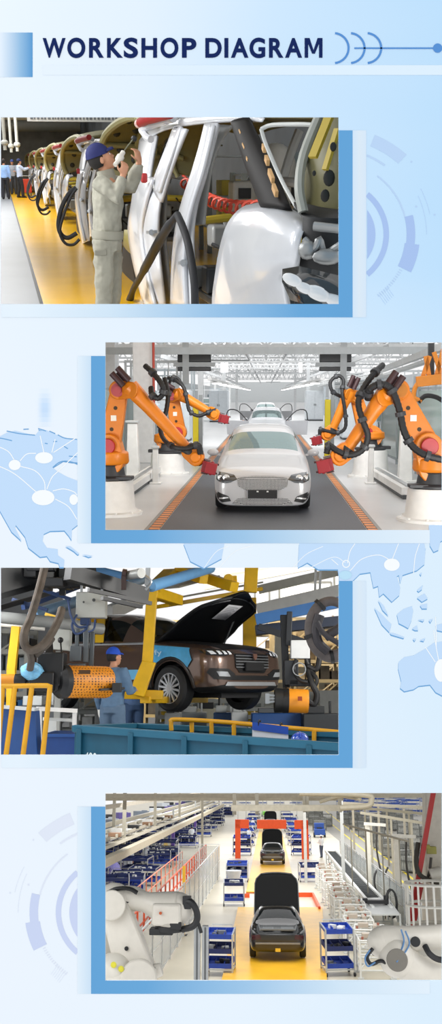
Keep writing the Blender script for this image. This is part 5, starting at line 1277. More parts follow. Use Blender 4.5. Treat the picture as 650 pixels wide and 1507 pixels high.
for i, (x, y, w, h, c) in enumerate(((4.0, 10.6, 0.8, 1.5, '#7F9096'), (4.4, 14.0, 0.8, 1.7, '#8B989C'), (4.2, 16, 0.9, 1.4, '#9AA1A0'), (3.7, 9.0, 0.0, 0, ''), (4.1, 18, 1, 1.7, '#7D8587'))):
    if not w: continue
    t = thing(H, 'tool_rack', 'grey steel tool rack beyond the bodies, ' + ('nearest', 'second', 'third', '', 'farthest')[i] + ' from the camera', 'rack', (x, y, 0), 'steel racks beyond the row')
    m = MB()
    for sx in (-1, 1):
        for sy in (-1, 1): m.bb((x + sx * w / 2 - 0.04, y + sy * 0.4 - 0.04, 0), (x + sx * w / 2 + 0.04, y + sy * 0.4 + 0.04, h))
    m.bar((x - w / 2, y - 0.4, 0.2), (x + w / 2, y - 0.4, h), 0.05); part(m, 'frame', M(c, 0.45, 0.3), t)
    for z in (0.5, 1.0, h - 0.02):
        m = MB(); m.bb((x - w / 2, y - 0.42, z - 0.03), (x + w / 2, y + 0.42, z)); part(m, 'shelf', M('#A5ABAC', 0.5), t)
    m = MB()
    for z in (0.5, 1.0): 
        for kx in (-0.25, 0.1): m.bb((x + kx * w, y - 0.3, z), (x + kx * w + 0.25, y + 0.2, z + rnd.uniform(0.2, 0.35)))
    part(m, 'tool_box', M(rnd.choice(('#D9DADA', '#55646B', '#C7B24A')), 0.5), t, bevel=0.01)
# yellow-olive far tailgates and grey shelving to the left at the back
for i, (x, y, w, h, c) in enumerate(((-3.2, 46, 1.4, 2.6, '#B8B5A8'), (-1.7, 55, 1.3, 2.8, '#8F8D83'), (-4.2, 36, 1.3, 2.3, '#A8AAA5'))):
    t = thing(H, 'storage_cabinet', 'pale storage cabinet at the far left end of the aisle, ' + ('middle', 'farthest', 'nearest')[i] + ' of three', 'cabinet', (x, y, 0), 'cabinets at the end of the aisle')
    m = MB(); m.bb((x - w / 2, y - 0.4, 0.08), (x + w / 2, y + 0.4, h)); part(m, 'body', M(c, 0.6), t, bevel=0.02)
    for s in (0, 1):
        m = MB(); m.bb((x - w / 2 + s * w / 2 + 0.03, y - 0.43, 0.12), (x + s * w / 2 - 0.03, y - 0.4, h - 0.05)); part(m, 'door', M(c, 0.5), t, bevel=0.01)
for i, (u, y) in enumerate(((9, 30), (18, 36), (27, 33))):
    p = H.at(u, 240, y); p.z = 0; m = MB(); m.cyl(p + V((0, 0, 1.9)), p + V((0, 0, 4.8)), 0.05, n=10)
    m.ball(p + V((0, 0, 2.1)), 0.11, 10, (1, 1, 0.8)); single(H, m, 'pendant_lamp', M('#A5A59C', 0.5), 'white pendant hanging over the grey aisle, ' + ('leftmost', 'middle', 'rightmost')[i] + ' of three', 'lamp', 'pendants over the aisle', loc=p + V((0, 0, 1.9)))

# ---- the worker
YW = 8.4
wb = H.fl(158, 497); YW = wb.y
def A(u, v, dy=0.0): return H.at(u, v, YW + dy) - V((wb.x, wb.y, 0))
J = dict(k=1.0, f=V((1, 0.1, 0)).normalized(), r=V((0.1, -1, 0)).normalized(), pelvis=A(158, 352), waist=A(158, 328), chest=A(158, 292), neck=A(156, 257), head=A(149, 234.5), face=V((0.86, 0.02, 0.42)), headup=V((-0.42, 0, 0.86)),
         shR=A(150, 270, -0.17), elR=A(171, 291, -0.27), wrR=A(181, 258, -0.2), shL=A(163, 268, 0.17), elL=A(193, 276, 0.14), wrL=A(205, 238, 0.08),
         hipR=A(153, 360, -0.09), hipL=A(163, 360, 0.09), knR=A(153, 424, -0.1), knL=A(166, 424, 0.1), anR=A(150, 485, -0.1), anL=A(164, 485, 0.1),
         hdR=V((0.25, 0, 0.97)), palmR=V((-0.6, 0.4, 0)), thumbR=V((-0.7, -0.3, 0.2)), curlR=0.95, hdL=V((-0.2, 0, 0.98)), palmL=V((-0.7, -0.4, 0)), thumbL=V((-0.6, -0.6, 0)), curlL=0.75)
W1 = person(H, 'worker in beige overalls and navy cap looking up, arms raised to the tailgate', (wb.x, wb.y, 0), J, '#A09E90', '#9C9A8C', '#20275F', vox=0.0085, folds=0.045)
m = MB(); o = V((wb.x, wb.y, 0))
m2 = MB(); loft(m2, [A(158, 339), A(158, 346), A(158, 351)], [(0.178, 0.138), (0.182, 0.142), (0.178, 0.138)], J['r'], 24); part(m2, 'jacket_hem', M('#989688', 0.8, bump=0.15), W1)
m2 = MB(); loft(m2, [A(156.5, 262), A(155.5, 256), A(154, 250)], [(0.09, 0.085), (0.082, 0.078), (0.08, 0.074)], J['r'], 20); part(m2, 'collar', M('#9A988A', 0.8), W1)
m2 = MB(); m2.box(A(148, 372, -0.19), (0.11, 0.02, 0.05)); part(m2, 'pocket_flap', M('#8F8D80', 0.8), W1, bevel=0.008)
t = thing(H, 'hand_tool', 'white nozzle tool held up in the worker hands below the tailgate', 'tool', H.at(169, 243, YW - 0.2))
m = MB(); m.tube([H.at(169, 243, YW - 0.2), H.at(176, 233, YW - 0.15), H.at(181, 224, YW - 0.1)], [0.02, 0.035, 0.022], 12, 4); part(m, 'nozzle_body', M('#DAD6CC', 0.4), t)
m = MB(); m.tube([H.at(181, 224, YW - 0.1), H.at(190, 212, YW), H.at(197, 203, YW + 0.06)], 0.006, 6); part(m, 'rod', M('#8A8A72', 0.4, 0.4), t)
m = MB(); m.ball(H.at(197, 204, YW + 0.06), 0.028, 10); part(m, 'tip', BLACK, t)

for (u, v, f, arms, lb, c, lg, cp) in ((9, 293, (0.2, 1, 0), ('down', 'bag'), 'worker in sky-blue shirt walking away at the far left end of the aisle', '#8FB2E6', '#23262E', None), (31, 291, (1, 0.3, 0), ('reach', 'reach'), 'worker in pale shirt and dark cap reaching towards the far bodies', '#B9C6DE', '#1E2026', '#26325E')):
    b = H.fl(u, v); person(H, lb, b, stand(f, 1.72, arms, 0.08), c, lg, cp)
b = H.fl(21, 286); person(H, 'small worker in grey behind the two aisle workers', b, stand((-0.2, -1, 0), 1.7, ('down', 'work')), '#9A9EA6', '#30343A', '#3A4A86')
for u, v in ((40, 288),):
    b = H.fl(u, v); t = thing(H, 'parts_trolley', 'small red parts trolley beside the far worker in pale shirt', 'trolley', b)
    m = MB(); m.bb(b + V((-0.25, -0.2, 0.15)), b + V((0.25, 0.2, 0.8))); part(m, 'body', M('#C23A22', 0.5), t, bevel=0.02)
    m = MB()
    for sx in (-1, 1):
        for sy in (-1, 1): m.cyl(b + V((sx * 0.2 - 0.02, sy * 0.16, 0.075)), b + V((sx * 0.2 + 0.02, sy * 0.16, 0.075)), 0.075, n=12)
    part(m, 'castor', BLACK, t)
    m = MB(); m.tube([b + V((-0.22, -0.2, 0.8)), b + V((-0.22, -0.28, 0.95)), b + V((0.22, -0.28, 0.95)), b + V((0.22, -0.2, 0.8))], 0.015, 6); part(m, 'handle', STEEL, t)

# ================================================================== HALL 3: FINAL ASSEMBLY WITH THE HANGING CAR
H = H3
def q3(u, v, y): return H3.at(u, v, y)
area(H, (4.4, 12.0, 3.0), (2, 1.5), 230, (0.4, 16, 1.4), color=(1, 0.97, 0.92)); area(H, (-4.4, 12.0, 3.0), (2, 1.5), 190, (-0.8, 15.5, 1.4)); area(H, (1, 27, 5.5), (10, 6), 900, (1, 30, 1.0), color=(1, 0.93, 0.82))  # added lights: two beyond the sides of the opening, one towards the back
mb = MB(); mb.prism([H.fl(-500, 1150), H.fl(1200, 1150), V((9, 60, 0)), V((-9, 60, 0))], (0, 0, -0.02)); single(H, mb, 'floor', M('#3D4348', 0.4, noise=0.15, scale=1.0), kind='structure', smooth=0)
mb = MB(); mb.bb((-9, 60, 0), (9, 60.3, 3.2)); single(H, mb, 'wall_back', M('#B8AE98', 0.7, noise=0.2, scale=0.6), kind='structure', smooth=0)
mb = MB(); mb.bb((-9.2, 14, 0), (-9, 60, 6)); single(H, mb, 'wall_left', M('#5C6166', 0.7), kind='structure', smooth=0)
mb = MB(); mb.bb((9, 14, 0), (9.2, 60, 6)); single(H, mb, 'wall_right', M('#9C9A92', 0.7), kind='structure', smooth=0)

# ---- the car
def suv(H, label, loc, rz):
    t = thing(H, 'suv_car', label, 'car', loc, None, rz); _OFF[t.name] = V((0, 0, 0))
    br = M('#6A554A', 0.25, 0.5, coat=0.8, noise=0.03)
    st = [(0.00, 0.36, 0.66, 0.62, 0.80, 0.45, 0.86), (0.07, 0.30, 0.82, 0.62, 0.92, 0.60, 0.98), (0.30, 0.28, 0.915, 0.66, 0.99, 0.68, 1.06), (0.85, 0.28, 0.93, 0.70, 1.03, 0.70, 1.11), (1.40, 0.28, 0.93, 0.70, 1.06, 0.70, 1.15),
          (1.50, 0.28, 0.93, 0.70, 1.07, 0.76, 1.18, 1), (2.20, 0.28, 0.93, 0.70, 1.08, 0.64, 1.60, 1), (2.60, 0.28, 0.93, 0.70, 1.09, 0.62, 1.68, 1), (3.60, 0.28, 0.93, 0.70, 1.10, 0.60, 1.66, 1), (4.05, 0.28, 0.92, 0.70, 1.12, 0.58, 1.58, 1), (4.50, 0.32, 0.89, 0.72, 1.12, 0.64, 1.20, 1), (4.58, 0.38, 0.86, 0.72, 1.06, 0.62, 1.12), (4.65, 0.46, 0.78, 0.72, 0.98, 0.55, 1.02)]
    def pt(i, j):
        if j in (6, 7):
            if i == 5: return 1
            if i == 9: return 2
            if 5 < i < 9: return 3
            if 1 <= i < 5: return 4
        if j == 5 and 5 <= i <= 8: return 5 if i != 5 else 6
        if j in (0, 1) : return 7
        return 0
    arches = [(s * 0.95, y, 0.36, 0.43) for s in (1, -1) for y in (0.92, 3.70)]
    me = car_shell(st, pt, 2, arches); tree = bvh_of(me); gl = glass('#10181A', 0.4); dk = M('#121314', 0.6)
    split(me, {0: ('body', br), 1: ('windscreen', glass('#1C2B2E', 0.45)), 2: ('rear_window', gl), 3: ('roof', br), 4: ('engine_bay', M('#17181A', 0.5)), 5: ('side_window', gl), 6: ('pillar', br), 7: ('underbody', dk), 10: ('wheel_arch', dk)}, t)
    for s in (1, -1):
        for y in (0.92, 3.70): wheel(t, s * 0.83, y, 0.36, 0.365, 0.24, side=s, rim='#C9CBCE', spokes=14)
        fl = (lambda o: o) if s == 1 else mir
        m = MB(); patch(m, tree, fl([(0.38, 0.92), (0.62, 0.855), (0.84, 0.87), (0.90, 0.95), (0.86, 0.985), (0.62, 0.955)]), 'y', -1, 0.014); hl = part(m, 'headlight', M('#2B2E31', 0.12, coat=1), t)
        m = MB()
        for k in range(4):
            x = 0.47 + 0.095 * k; patch(m, tree, fl([(x, 0.885), (x + 0.06, 0.88), (x + 0.068, 0.94), (x + 0.02, 0.935)]), 'y', -1, 0.026)
        part(m, 'lamp_element', M('#EEF3F6', 0.1, coat=1), hl)
        m = MB(); patch(m, tree, fl([(0.40, 0.58), (0.50, 0.49), (0.80, 0.50), (0.86, 0.60), (0.84, 0.67), (0.55, 0.66)]), 'y', -1, 0.012); fg = part(m, 'fog_lamp_recess', M('#1A1A1B', 0.5), t)
        m = MB(); patch(m, tree, fl([(0.52, 0.54), (0.74, 0.545), (0.78, 0.62), (0.58, 0.615)]), 'y', -1, 0.024); part(m, 'fog_lamp', M('#B9BDC1', 0.15, 0.3, coat=1), fg)
        m = MB(); a = [(0.92 + 0.47 * math.cos(R(x)), 0.36 + 0.47 * math.sin(R(x))) for x in range(-8, 190, 11)]; b = [(0.92 + 0.43 * math.cos(R(x)), 0.36 + 0.43 * math.sin(R(x))) for x in range(189, -9, -11)]
        if s == -1:
            m.tube([tree.ray_cast(V((-3, y_, z_)), V((1, 0, 0)))[0] or V((-0.9, y_, z_)) for y_, z_ in a], 0.03, 8); part(m, 'arch_trim', M('#2A2523', 0.4), t)
    m = MB(); patch(m, tree, [(-0.40, 0.70), (-0.30, 0.60), (0.30, 0.60), (0.40, 0.70), (0.42, 0.90), (-0.42, 0.90)], 'y', -1, 0.012, 0.08); gr = part(m, 'grille', M('#141415', 0.4), t)
    m = MB()
    for k in range(5):
        z = 0.68 + 0.045 * k; patch(m, tree, [(-0.40, z), (0.40, z), (0.40, z + 0.016), (-0.40, z + 0.016)], 'y', -1, 0.028, 0.1)
    part(m, 'grille_bar', M('#A9ACB0', 0.25, 0.7), gr)
    m = MB(); m.box((0, -0.055, 0.70), (0.44, 0.03, 0.13)); part(m, 'number_plate', M('#1B1B1C', 0.5), gr)
    m = MB(); m.prism([V((x, -0.075, z)) for x, z in ((-0.045, 0.90), (0.045, 0.90), (0.04, 0.84), (0, 0.80), (-0.04, 0.84))], (0, 0.02, 0)); part(m, 'badge', M('#8E6A5C', 0.3, 0.5), gr)
    m = MB(); patch(m, tree, [(-0.62, 0.40), (0.62, 0.40), (0.58, 0.46), (-0.58, 0.46)], 'y', -1, 0.02, 0.08); part(m, 'bumper_trim', M('#C3C6C9', 0.25, 0.6), t)
    m = MB(); patch(m, tree, [(-0.5, 0.49), (0.5, 0.49), (0.46, 0.56), (-0.46, 0.56)], 'y', -1, 0.014, 0.08); part(m, 'lower_intake', M('#131314', 0.5), t)
    m = MB()
    for pts in ([(1.62, 1.09), (2.12, 1.52), (2.6, 1.60), (3.2, 1.60), (3.75, 1.56)], [(1.55, 1.085), (2.6, 1.10), (3.9, 1.125)]):
        m.tube([(tree.ray_cast(V((-3, y_, z_)), V((1, 0, 0)))[0] or V((-0.8, y_, z_))) + V((-0.01, 0, 0)) for y_, z_ in pts], 0.022, 6, 4)
    part(m, 'window_trim', M('#B5B7BA', 0.25, 0.6), t)
    m = MB()
    for y_ in (2.65, 3.5): m.tube([(tree.ray_cast(V((-3, yy, z_)), V((1, 0, 0)))[0] or V((-0.8, yy, z_))) + V((-0.012, 0, 0)) for yy, z_ in ((y_, 1.10), (y_ + 0.04, 1.35), (y_ + 0.12, 1.58))], 0.03, 6, 3)
    part(m, 'door_pillar', M('#131416', 0.4), t)
    m = MB(); patch(m, tree, [(1.42, 0.62), (1.50, 0.99), (1.42, 1.06), (0.55, 0.99), (0.45, 0.80)] + [(0.92 + 0.50 * math.cos(R(x)), 0.36 + 0.50 * math.sin(R(x))) for x in range(140, 20, -12)], 'x', -1, 0.022, 0.06); fcv = part(m, 'blue_fender_cover', M('#55B2E6', 0.55, noise=0.12, scale=10, bump=0.3), t)
    m = MB(); text_on(m, 'Hfy', (-1.0, 1.36, 0.86), (0, -0.34, 0), (0, 0.03, 0.11)); 
    part(m, 'cover_lettering', M('#BFE3F6', 0.6), fcv)
    m = MB(); patch(m, tree, [(2.0, 0.50), (1.55, 0.50), (1.55, 0.66), (2.0, 0.66)], 'x', -1, 0.022, 0.06); part(m, 'blue_sill_cover', M('#6DB9E4', 0.55, bump=0.3), t)
    # raised bonnet
    a = R(31); rows = []
    for i in range(11):
        s_ = i / 10; w = 0.78 - 0.10 * s_ - 0.42 * max(0, (s_ - 0.72) / 0.28) ** 2.2
        rows.append([V((w * x, 1.42 - 1.5 * s_ * math.cos(a) + 0.10 * abs(x) ** 2.2 * (s_ > 0.3) * s_, 1.13 + 1.5 * s_ * math.sin(a) - 0.10 * x * x * (0.4 + s_) + 0.05 * math.sin(math.pi * s_))) for x in (-1, -0.92, -0.7, -0.35, 0, 0.35, 0.7, 0.92, 1)])
    m = MB(); m.grid(rows); bo = part(m, 'bonnet', M('#0F1114', 0.45, spec=0.3), t, solid=0.04, smooth=60)
    m = MB()
    for x in (1, 7): m.tube([rw[x] + V((0, 0.03, -0.03)) for rw in rows[1:]], 0.012, 6, 2)
    m.tube([p + V((0, 0.03, -0.035)) for p in rows[9]], 0.012, 6, 2); part(m, 'bonnet_seal', M('#2B2E33', 0.4), bo)
    # sheet on the underside (facing down/back towards the camera)
    n_ = V((0, -math.sin(a), -math.cos(a)))
    def un(x, s_): i = int(s_ * 10); p = rows[i][4]; return V((x, p.y, p.z - 0.05)) + n_ * 0.02 + V((0, 0, -0.05 * abs(x)))
    m = MB(); m.poly([un(-0.12, 0.5), un(0.22, 0.5), un(0.22, 0.86), un(-0.12, 0.86)]); ps = part(m, 'paper_sheet', M('#E4E3E6', 0.7), bo, solid=0.002)
    m = MB(); c00, c10, c01 = un(-0.12, 0.5), un(0.22, 0.5), un(-0.12, 0.86)
    for k in range(14):
        f_ = 0.08 + k * 0.062; o = c00.lerp(c01, f_); ex = (c10 - c00)
        m.poly([o + ex * 0.1 + n_ * 0.006, o + ex * (0.85 - 0.1 * (k % 3)) + n_ * 0.006, o + ex * (0.85 - 0.1 * (k % 3)) + (c01 - c00) * 0.02 + n_ * 0.006, o + ex * 0.1 + (c01 - c00) * 0.02 + n_ * 0.006])
    part(m, 'printed_line', M('#8D8F96', 0.7), ps, smooth=0)
    m = MB(); m.cyl((0.55, 1.1, 1.1), (0.5, 0.75, 1.62), 0.014); part(m, 'bonnet_stay', STEEL, t)
    m = MB()
    for s in (1, -1): m.box((s * 0.38, 2.5, 1.0), (0.5, 0.16, 0.6), rot=Matrix.Rotation(R(-12), 3, 'X')); m.box((s * 0.38, 2.3, 0.72), (0.5, 0.5, 0.16))
    part(m, 'front_seat', M('#2A2B2D', 0.7), t, bevel=0.03)
    m = MB(); m.cyl((-0.8, 0.92, 0.3), (0.8, 0.92, 0.3), 0.05); m.cyl((-0.8, 3.7, 0.3), (0.8, 3.7, 0.3), 0.06); m.box((0, 0.6, 0.3), (0.9, 0.7, 0.18)); part(m, 'axle', M('#2B2C2E', 0.5, 0.4), t)
    return t
wc = q3(257, 1013, 15.4)
suv(H, 'brown sport utility car hanging in a yellow carrier, bonnet raised, blue cover on its wing', (wc.x + 1.23, wc.y + 0.0, wc.z - 0.36), R(48))

# ---- yellow hanger that carries it
YEL = M('#E0B011', 0.4, noise=0.08)
p = q3(215, 1020, 14.4); t = thing(H, 'car_hanger', 'yellow overhead hanger frame whose arms hold up the brown car', 'hanger', p)
m = MB(); m.bar(q3(224, 868, 14.4), q3(217, 975, 14.4), 0.16, 0.14, up=(0, 1, 0)); m.bar(q3(224, 868, 14.46), q3(217, 975, 14.46), 0.08, 0.22, up=(0, 1, 0)); part(m, 'post', YEL, t, bevel=0.01)
m = MB(); m.prism([q3(209, 972, 14.32), q3(229, 975, 14.32), q3(218, 1006, 14.32), q3(212, 1026, 14.32), q3(192, 1022, 14.32), q3(196, 1003, 14.32)], (0, 0.16, 0)); part(m, 'lower_bracket', YEL, t, bevel=0.012)
m = MB(); m.bar(q3(158, 1021, 14.6), q3(240, 1023, 14.6), 0.16, 0.14); m.bar(q3(213, 1030, 14.5), q3(300, 1030, 17.5), 0.16, 0.1); part(m, 'support_arm', YEL, t, bevel=0.01)
m = MB(); m.bar(q3(367, 880, 17.8), q3(367, 960, 17.8), 0.25, 0.2, up=(0, 1, 0)); part(m, 'far_post', YEL, t, bevel=0.01)
m = MB(); m.bar(q3(238, 892, 16.6), q3(376, 868, 17.6), 0.5, 0.07); m.bar(q3(244, 850, 15.2), q3(290, 838, 16.5), 0.14, 0.16); m.bar(q3(290, 846, 15.6), q3(345, 864, 15.0), 0.18, 0.16); m.bar(q3(262, 838, 15.6), q3(300, 852, 15.0), 0.16, 0.16); m.bar(q3(224, 872, 14.4), q3(262, 884, 15.2), 0.18, 0.16); m.bar(q3(226, 866, 14.4), q3(250, 843, 15), 0.2, 0.14)
part(m, 'top_frame', YEL, t, bevel=0.01)
m = MB(); m.bar(q3(370, 832, 15.7), q3(368, 872, 15.7), 0.22, 0.16, up=(0, 1, 0)); m.bar(q3(341, 848, 15.4), q3(342, 866, 15.4), 0.16, 0.16, up=(0, 1, 0)); m.cyl(q3(336, 852, 15.1), q3(336, 852, 15.5), 0.08); part(m, 'pulley_bracket', YEL, t, bevel=0.01)
m = MB(); m.bar(q3(236, 884, 17.2), q3(368, 860, 18.2), 0.9, 0.03); m.bar(q3(240, 866, 15.4), q3(300, 850, 16.2), 0.7, 0.03); part(m, 'cover_plate', M('#8F8C7E', 0.4), t)

# ---- perforated orange rotating drums on black heads
def drum(label, c0, c1, r, y, holes=True):
    a, b = V(c0), V(c1); d = (b - a).normalized(); t = thing(H, 'gripper_drum', label, 'machine', a)
    m = MB(); m.lathe([(r, 0), (r, (b - a).length), (r * 0.96, (b - a).length + 0.03), (r * 0.94, (b - a).length), (r * 0.94, 0)], a, d, 36)
    part(m, 'drum_shell', pattern('mesh', '#DB8A14', '#5A3506', 30.0, 0.45, ratio=0.0, name='perforated_orange') if holes else M('#D88A1C', 0.4), t)
    m = MB(); m.lathe([(r * 0.3, -0.12), (r * 0.8, -0.1), (r * 1.04, -0.04), (r * 1.04, 0.03), (r * 0.9, 0.04), (r * 0.88, -0.01), (r * 0.1, -0.01)], a, d, 36); part(m, 'end_ring', M('#18191B', 0.45), t)
    return t, d
t, d = drum('big perforated orange drum with black head at the left of the worker', q3(93, 1003, 12.2), q3(155, 1004, 12.6), 0.205, 12.4)
m = MB(); m.box(q3(76, 985, 12.2), (0.34, 0.3, 0.42)); m.box(q3(64, 1003, 12.1), (0.3, 0.3, 0.24)); m.cyl(q3(78, 1002, 12.2), q3(90, 1002, 12.2), 0.16); m.bar(q3(72, 975, 12.3), q3(70, 940, 12.6), 0.12); part(m, 'drive_head', M('#141517', 0.45), t, bevel=0.02)
m = MB(); m.ball(q3(47, 988, 12.0), 0.13, 16, (1.1, 1, 0.9)); m.tube([q3(35, 985, 12), q3(48, 980, 11.85), q3(60, 990, 12)], 0.05, 8, 4); part(m, 'film_wrap', M('#79B9DE', 0.4, noise=0.3, scale=16, bump=0.6), t)
m = MB(); m.box(q3(125, 989, 12.05) + V((0, -0.03, 0)), (0.14, 0.02, 0.05)); part(m, 'drum_slot', M('#4A2E08', 0.6), t)
m = MB(); m.bar(q3(146, 1015, 12.25), q3(182, 1013, 12.6), 0.05, 0.03); m.box(q3(172, 1012, 12.4), (0.12, 0.1, 0.12)); part(m, 'clamp_arm', M('#2B2C2C', 0.5), t, bevel=0.01)
t, d = drum('orange drum with dark open mouth in front of the car at the right', q3(421, 1031, 13.6), q3(450, 1032, 13.6), 0.165, 13.6, False)
m = MB(); m.lathe([(0.16, 0), (0.172, -0.16), (0.15, -0.17), (0.14, 0.0)], q3(421, 1031, 13.6), d, 30); part(m, 'open_mouth', M('#131415', 0.5), t)
m = MB(); c = q3(393, 1028, 13.5)
for dz in (-0.05, 0, 0.05): m.bar(c + V((0, 0, dz)), c + V((0.28, 0, dz * 0.4)), 0.025)
m.box(c, (0.06, 0.1, 0.14)); part(m, 'gripper_finger', STEEL, t)
m = MB(); m.box(q3(441, 1026, 13.40) + V((0, -0.005, -0.02)), (0.06, 0.01, 0.06)); part(m, 'drum_mark', M('#8A3A12', 0.6), t)
m = MB(); m.tube([q3(450, 1030, 13.6), q3(462, 1036, 13.6), q3(466, 1022, 13.6), q3(460, 1008, 13.6), q3(454, 990, 13.7), q3(452, 968, 13.8)], 0.045, 10, 4); part(m, 'cable_hose', M('#17181A', 0.5), t)
# hanging head that carries the right drum
t = thing(H, 'hanging_tool_head', 'white hanging control box with black hoses above the right orange drum', 'machine', q3(430, 1010, 13.8))
m = MB(); m.box(q3(441, 956, 13.8), (0.27, 0.2, 0.26)); part(m, 'control_box', M('#D2D5D6', 0.45), t, bevel=0.01)
m = MB(); m.bar(q3(421, 1012, 13.9), q3(417, 905, 13.9), 0.1); m.box(q3(428, 990, 13.8), (0.2, 0.2, 0.35)); m.box(q3(440, 1005, 13.8), (0.3, 0.2, 0.1)); m.bar(q3(424, 950, 13.8), q3(426, 900, 13.8), 0.08); part(m, 'head_frame', M('#2D3034', 0.5, 0.3), t, bevel=0.01)
m = MB(); m.tube([q3(436, 970, 13.7), q3(432, 985, 13.7), q3(440, 1000, 13.6), q3(452, 1004, 13.6)], 0.03, 8, 4); m.tube([q3(450, 970, 13.7), q3(456, 985, 13.7), q3(466, 1000, 13.6), q3(462, 1012, 13.6)], 0.028, 8, 4); m.tube([q3(468, 930, 13.7), q3(470, 965, 13.7), q3(465, 985, 13.7), q3(452, 980, 13.7)], 0.04, 8, 4); part(m, 'black_hose', M('#141517', 0.5), t)
m = MB(); m.tube([q3(440, 985, 13.6) + V((0.09 * math.cos(x), 0, 0.09 * math.sin(x))) for x in [i * 0.35 for i in range(19)]], 0.008, 6); part(m, 'coiled_lead', M('#8A8F92', 0.4), t)
# small orange drum at the far left
drum('small orange drum at the far left above the railing', q3(26, 1001, 12.0), q3(-12, 1001, 12.0), 0.075, 12, False)

# ---- hanging boxes, hoses and steel on the upper left
t = thing(H, 'hanging_cabinet', 'light grey switch cabinet hanging under the black rails beside the worker', 'cabinet', q3(135, 910, 12.6))
m = MB(); m.box(q3(135, 891, 12.6), (0.39, 0.22, 0.34)); part(m, 'body', M('#A4A6A0', 0.45), t, bevel=0.012)
m = MB(); m.cyl(q3(138, 883, 12.47), q3(138, 883, 12.44), 0.022, n=14); m.cyl(q3(123, 886, 12.47), q3(123, 886, 12.44), 0.014, n=10); part(m, 'cabinet_lock', M('#3A3C3C', 0.4), t)
for u in (120, 150):
    m = MB(); m.bar(q3(u, 874, 12.6), q3(u, 846, 12.6), 0.03); part(m, 'hanger_rod', STEEL, t)
m = MB(); m.box(q3(126, 914, 12.6), (0.12, 0.16, 0.1)); m.tube([q3(113, 905, 12.5), q3(106, 920, 12.4), q3(112, 933, 12.4), q3(126, 926, 12.4), q3(130, 914, 12.5)], 0.016, 6, 4); m.tube([q3(100, 882, 12.5), q3(104, 905, 12.4), q3(114, 922, 12.4), q3(128, 922, 12.4)], 0.016, 6, 4); m.tube([q3(140, 912, 12.5), q3(138, 926, 12.4), q3(130, 930, 12.4)], 0.014, 6, 4); part(m, 'blue_cable', M('#243A63', 0.5), t)
m = MB(); m.bar(q3(127, 915, 12.6), q3(126, 975, 12.6), 0.07); m.bar(q3(114, 925, 12.6), q3(113, 955, 12.6), 0.05); m.bar(q3(136, 930, 12.7), q3(134, 985, 12.7), 0.06); m.box(q3(112, 962, 12.6), (0.15, 0.14, 0.2)); m.box(q3(113, 980, 12.6), (0.22, 0.1, 0.06)); part(m, 'hanging_column', M('#5B6165', 0.4, 0.4), t, bevel=0.008)
t = thing(H, 'lever_console', 'grey tilted control panel with a black lever left of the hanging cabinet', 'panel', q3(86, 960, 13))
m = MB(); m.prism([q3(70, 955, 13), q3(72, 930, 13), q3(84, 925, 13), q3(103, 927, 13), q3(102, 958, 13)], (0, 0.2, 0)); part(m, 'body', M('#A7A9A3', 0.5), t, bevel=0.012)
m = MB(); p_ = q3(87, 958, 13.1); m.bar(p_, V((p_.x, p_.y, 0)), 0.08); part(m, 'stand', M('#8A8C88', 0.5), t)
m = MB(); m.ball(q3(89, 942, 12.9), 0.04, 12); m.bar(q3(89, 942, 12.9), q3(91, 972, 12.8), 0.018); m.ball(q3(91, 974, 12.8), 0.03, 10); part(m, 'lever', BLACK, t)
m = MB(); m.tube([q3(67, 828, 11.6), q3(62, 850, 11.6), q3(54, 880, 11.5), q3(44, 912, 11.5), q3(36, 930, 11.4), q3(36, 948, 11.4), q3(46, 957, 11.4), q3(62, 950, 11.4), q3(76, 932, 11.5), q3(86, 912, 11.6), q3(91, 896, 11.7)], 0.05, 10, 6)
c = m.v; single(H, m, 'wrapped_hose', M('#5A5148', 0.75, noise=0.3, scale=9, bump=0.7), 'thick wrapped brown hose looping down at the upper left', 'hose', loc=q3(46, 957, 11.4))
m = MB(); m.tube([q3(40, 952, 11.7), q3(46, 968, 11.7), q3(44, 985, 11.8)], 0.045, 10, 4); m.tube([q3(52, 966, 11.7), q3(70, 950, 11.8), q3(78, 940, 11.9)], 0.03, 10, 4); single(H, m, 'wrapped_hose', M('#4A443E', 0.75, noise=0.3, scale=9, bump=0.7), 'short dark hose running from the looping hose to the blue wrapped joint', 'hose', loc=q3(44, 985, 11.8))
t = thing(H, 'round_hose_reel', 'dark grey ring-shaped hose bundle hanging at the right edge', 'hose', q3(486, 968, 10.4))
ring = [V((q3(488, 925, 10.4).x + 0.235 * math.cos(a), 10.4 + 0.05 * math.sin(a * 0.5), q3(488, 925, 10.4).z + 0.30 * math.sin(a))) for a in [R(x) for x in range(60, 345, 15)]]
m = MB(); m.tube(ring, [0.05, 0.075], 12, 2); part(m, 'outer_hose', M('#5A5453', 0.7, noise=0.25, scale=9, bump=0.5), t)
m = MB(); m.tube([q3(470, 905, 10.4), q3(465, 925, 10.4), q3(468, 945, 10.4), q3(482, 960, 10.4)], 0.055, 10, 4); m.tube([q3(478, 938, 10.35), q3(490, 930, 10.35), q3(506, 920, 10.35)], 0.05, 10, 4); m.tube([q3(466, 915, 10.3), q3(476, 932, 10.3), q3(500, 948, 10.3)], 0.03, 10, 4); part(m, 'inner_hose', M('#37353A', 0.6, noise=0.2, scale=9, bump=0.4), t)
m = MB(); w_ = ring
for i in (4, 9, 14): d_ = (ring[i + 1] - ring[i]).normalized(); m.cyl(ring[i] - d_ * 0.02, ring[i] + d_ * 0.02, 0.076, n=14)
part(m, 'strap', BLACK, t)
m = MB(); m.bar(ring[1], q3(500, 886, 16.0), 0.03); part(m, 'hanging_cord', BLACK, t)
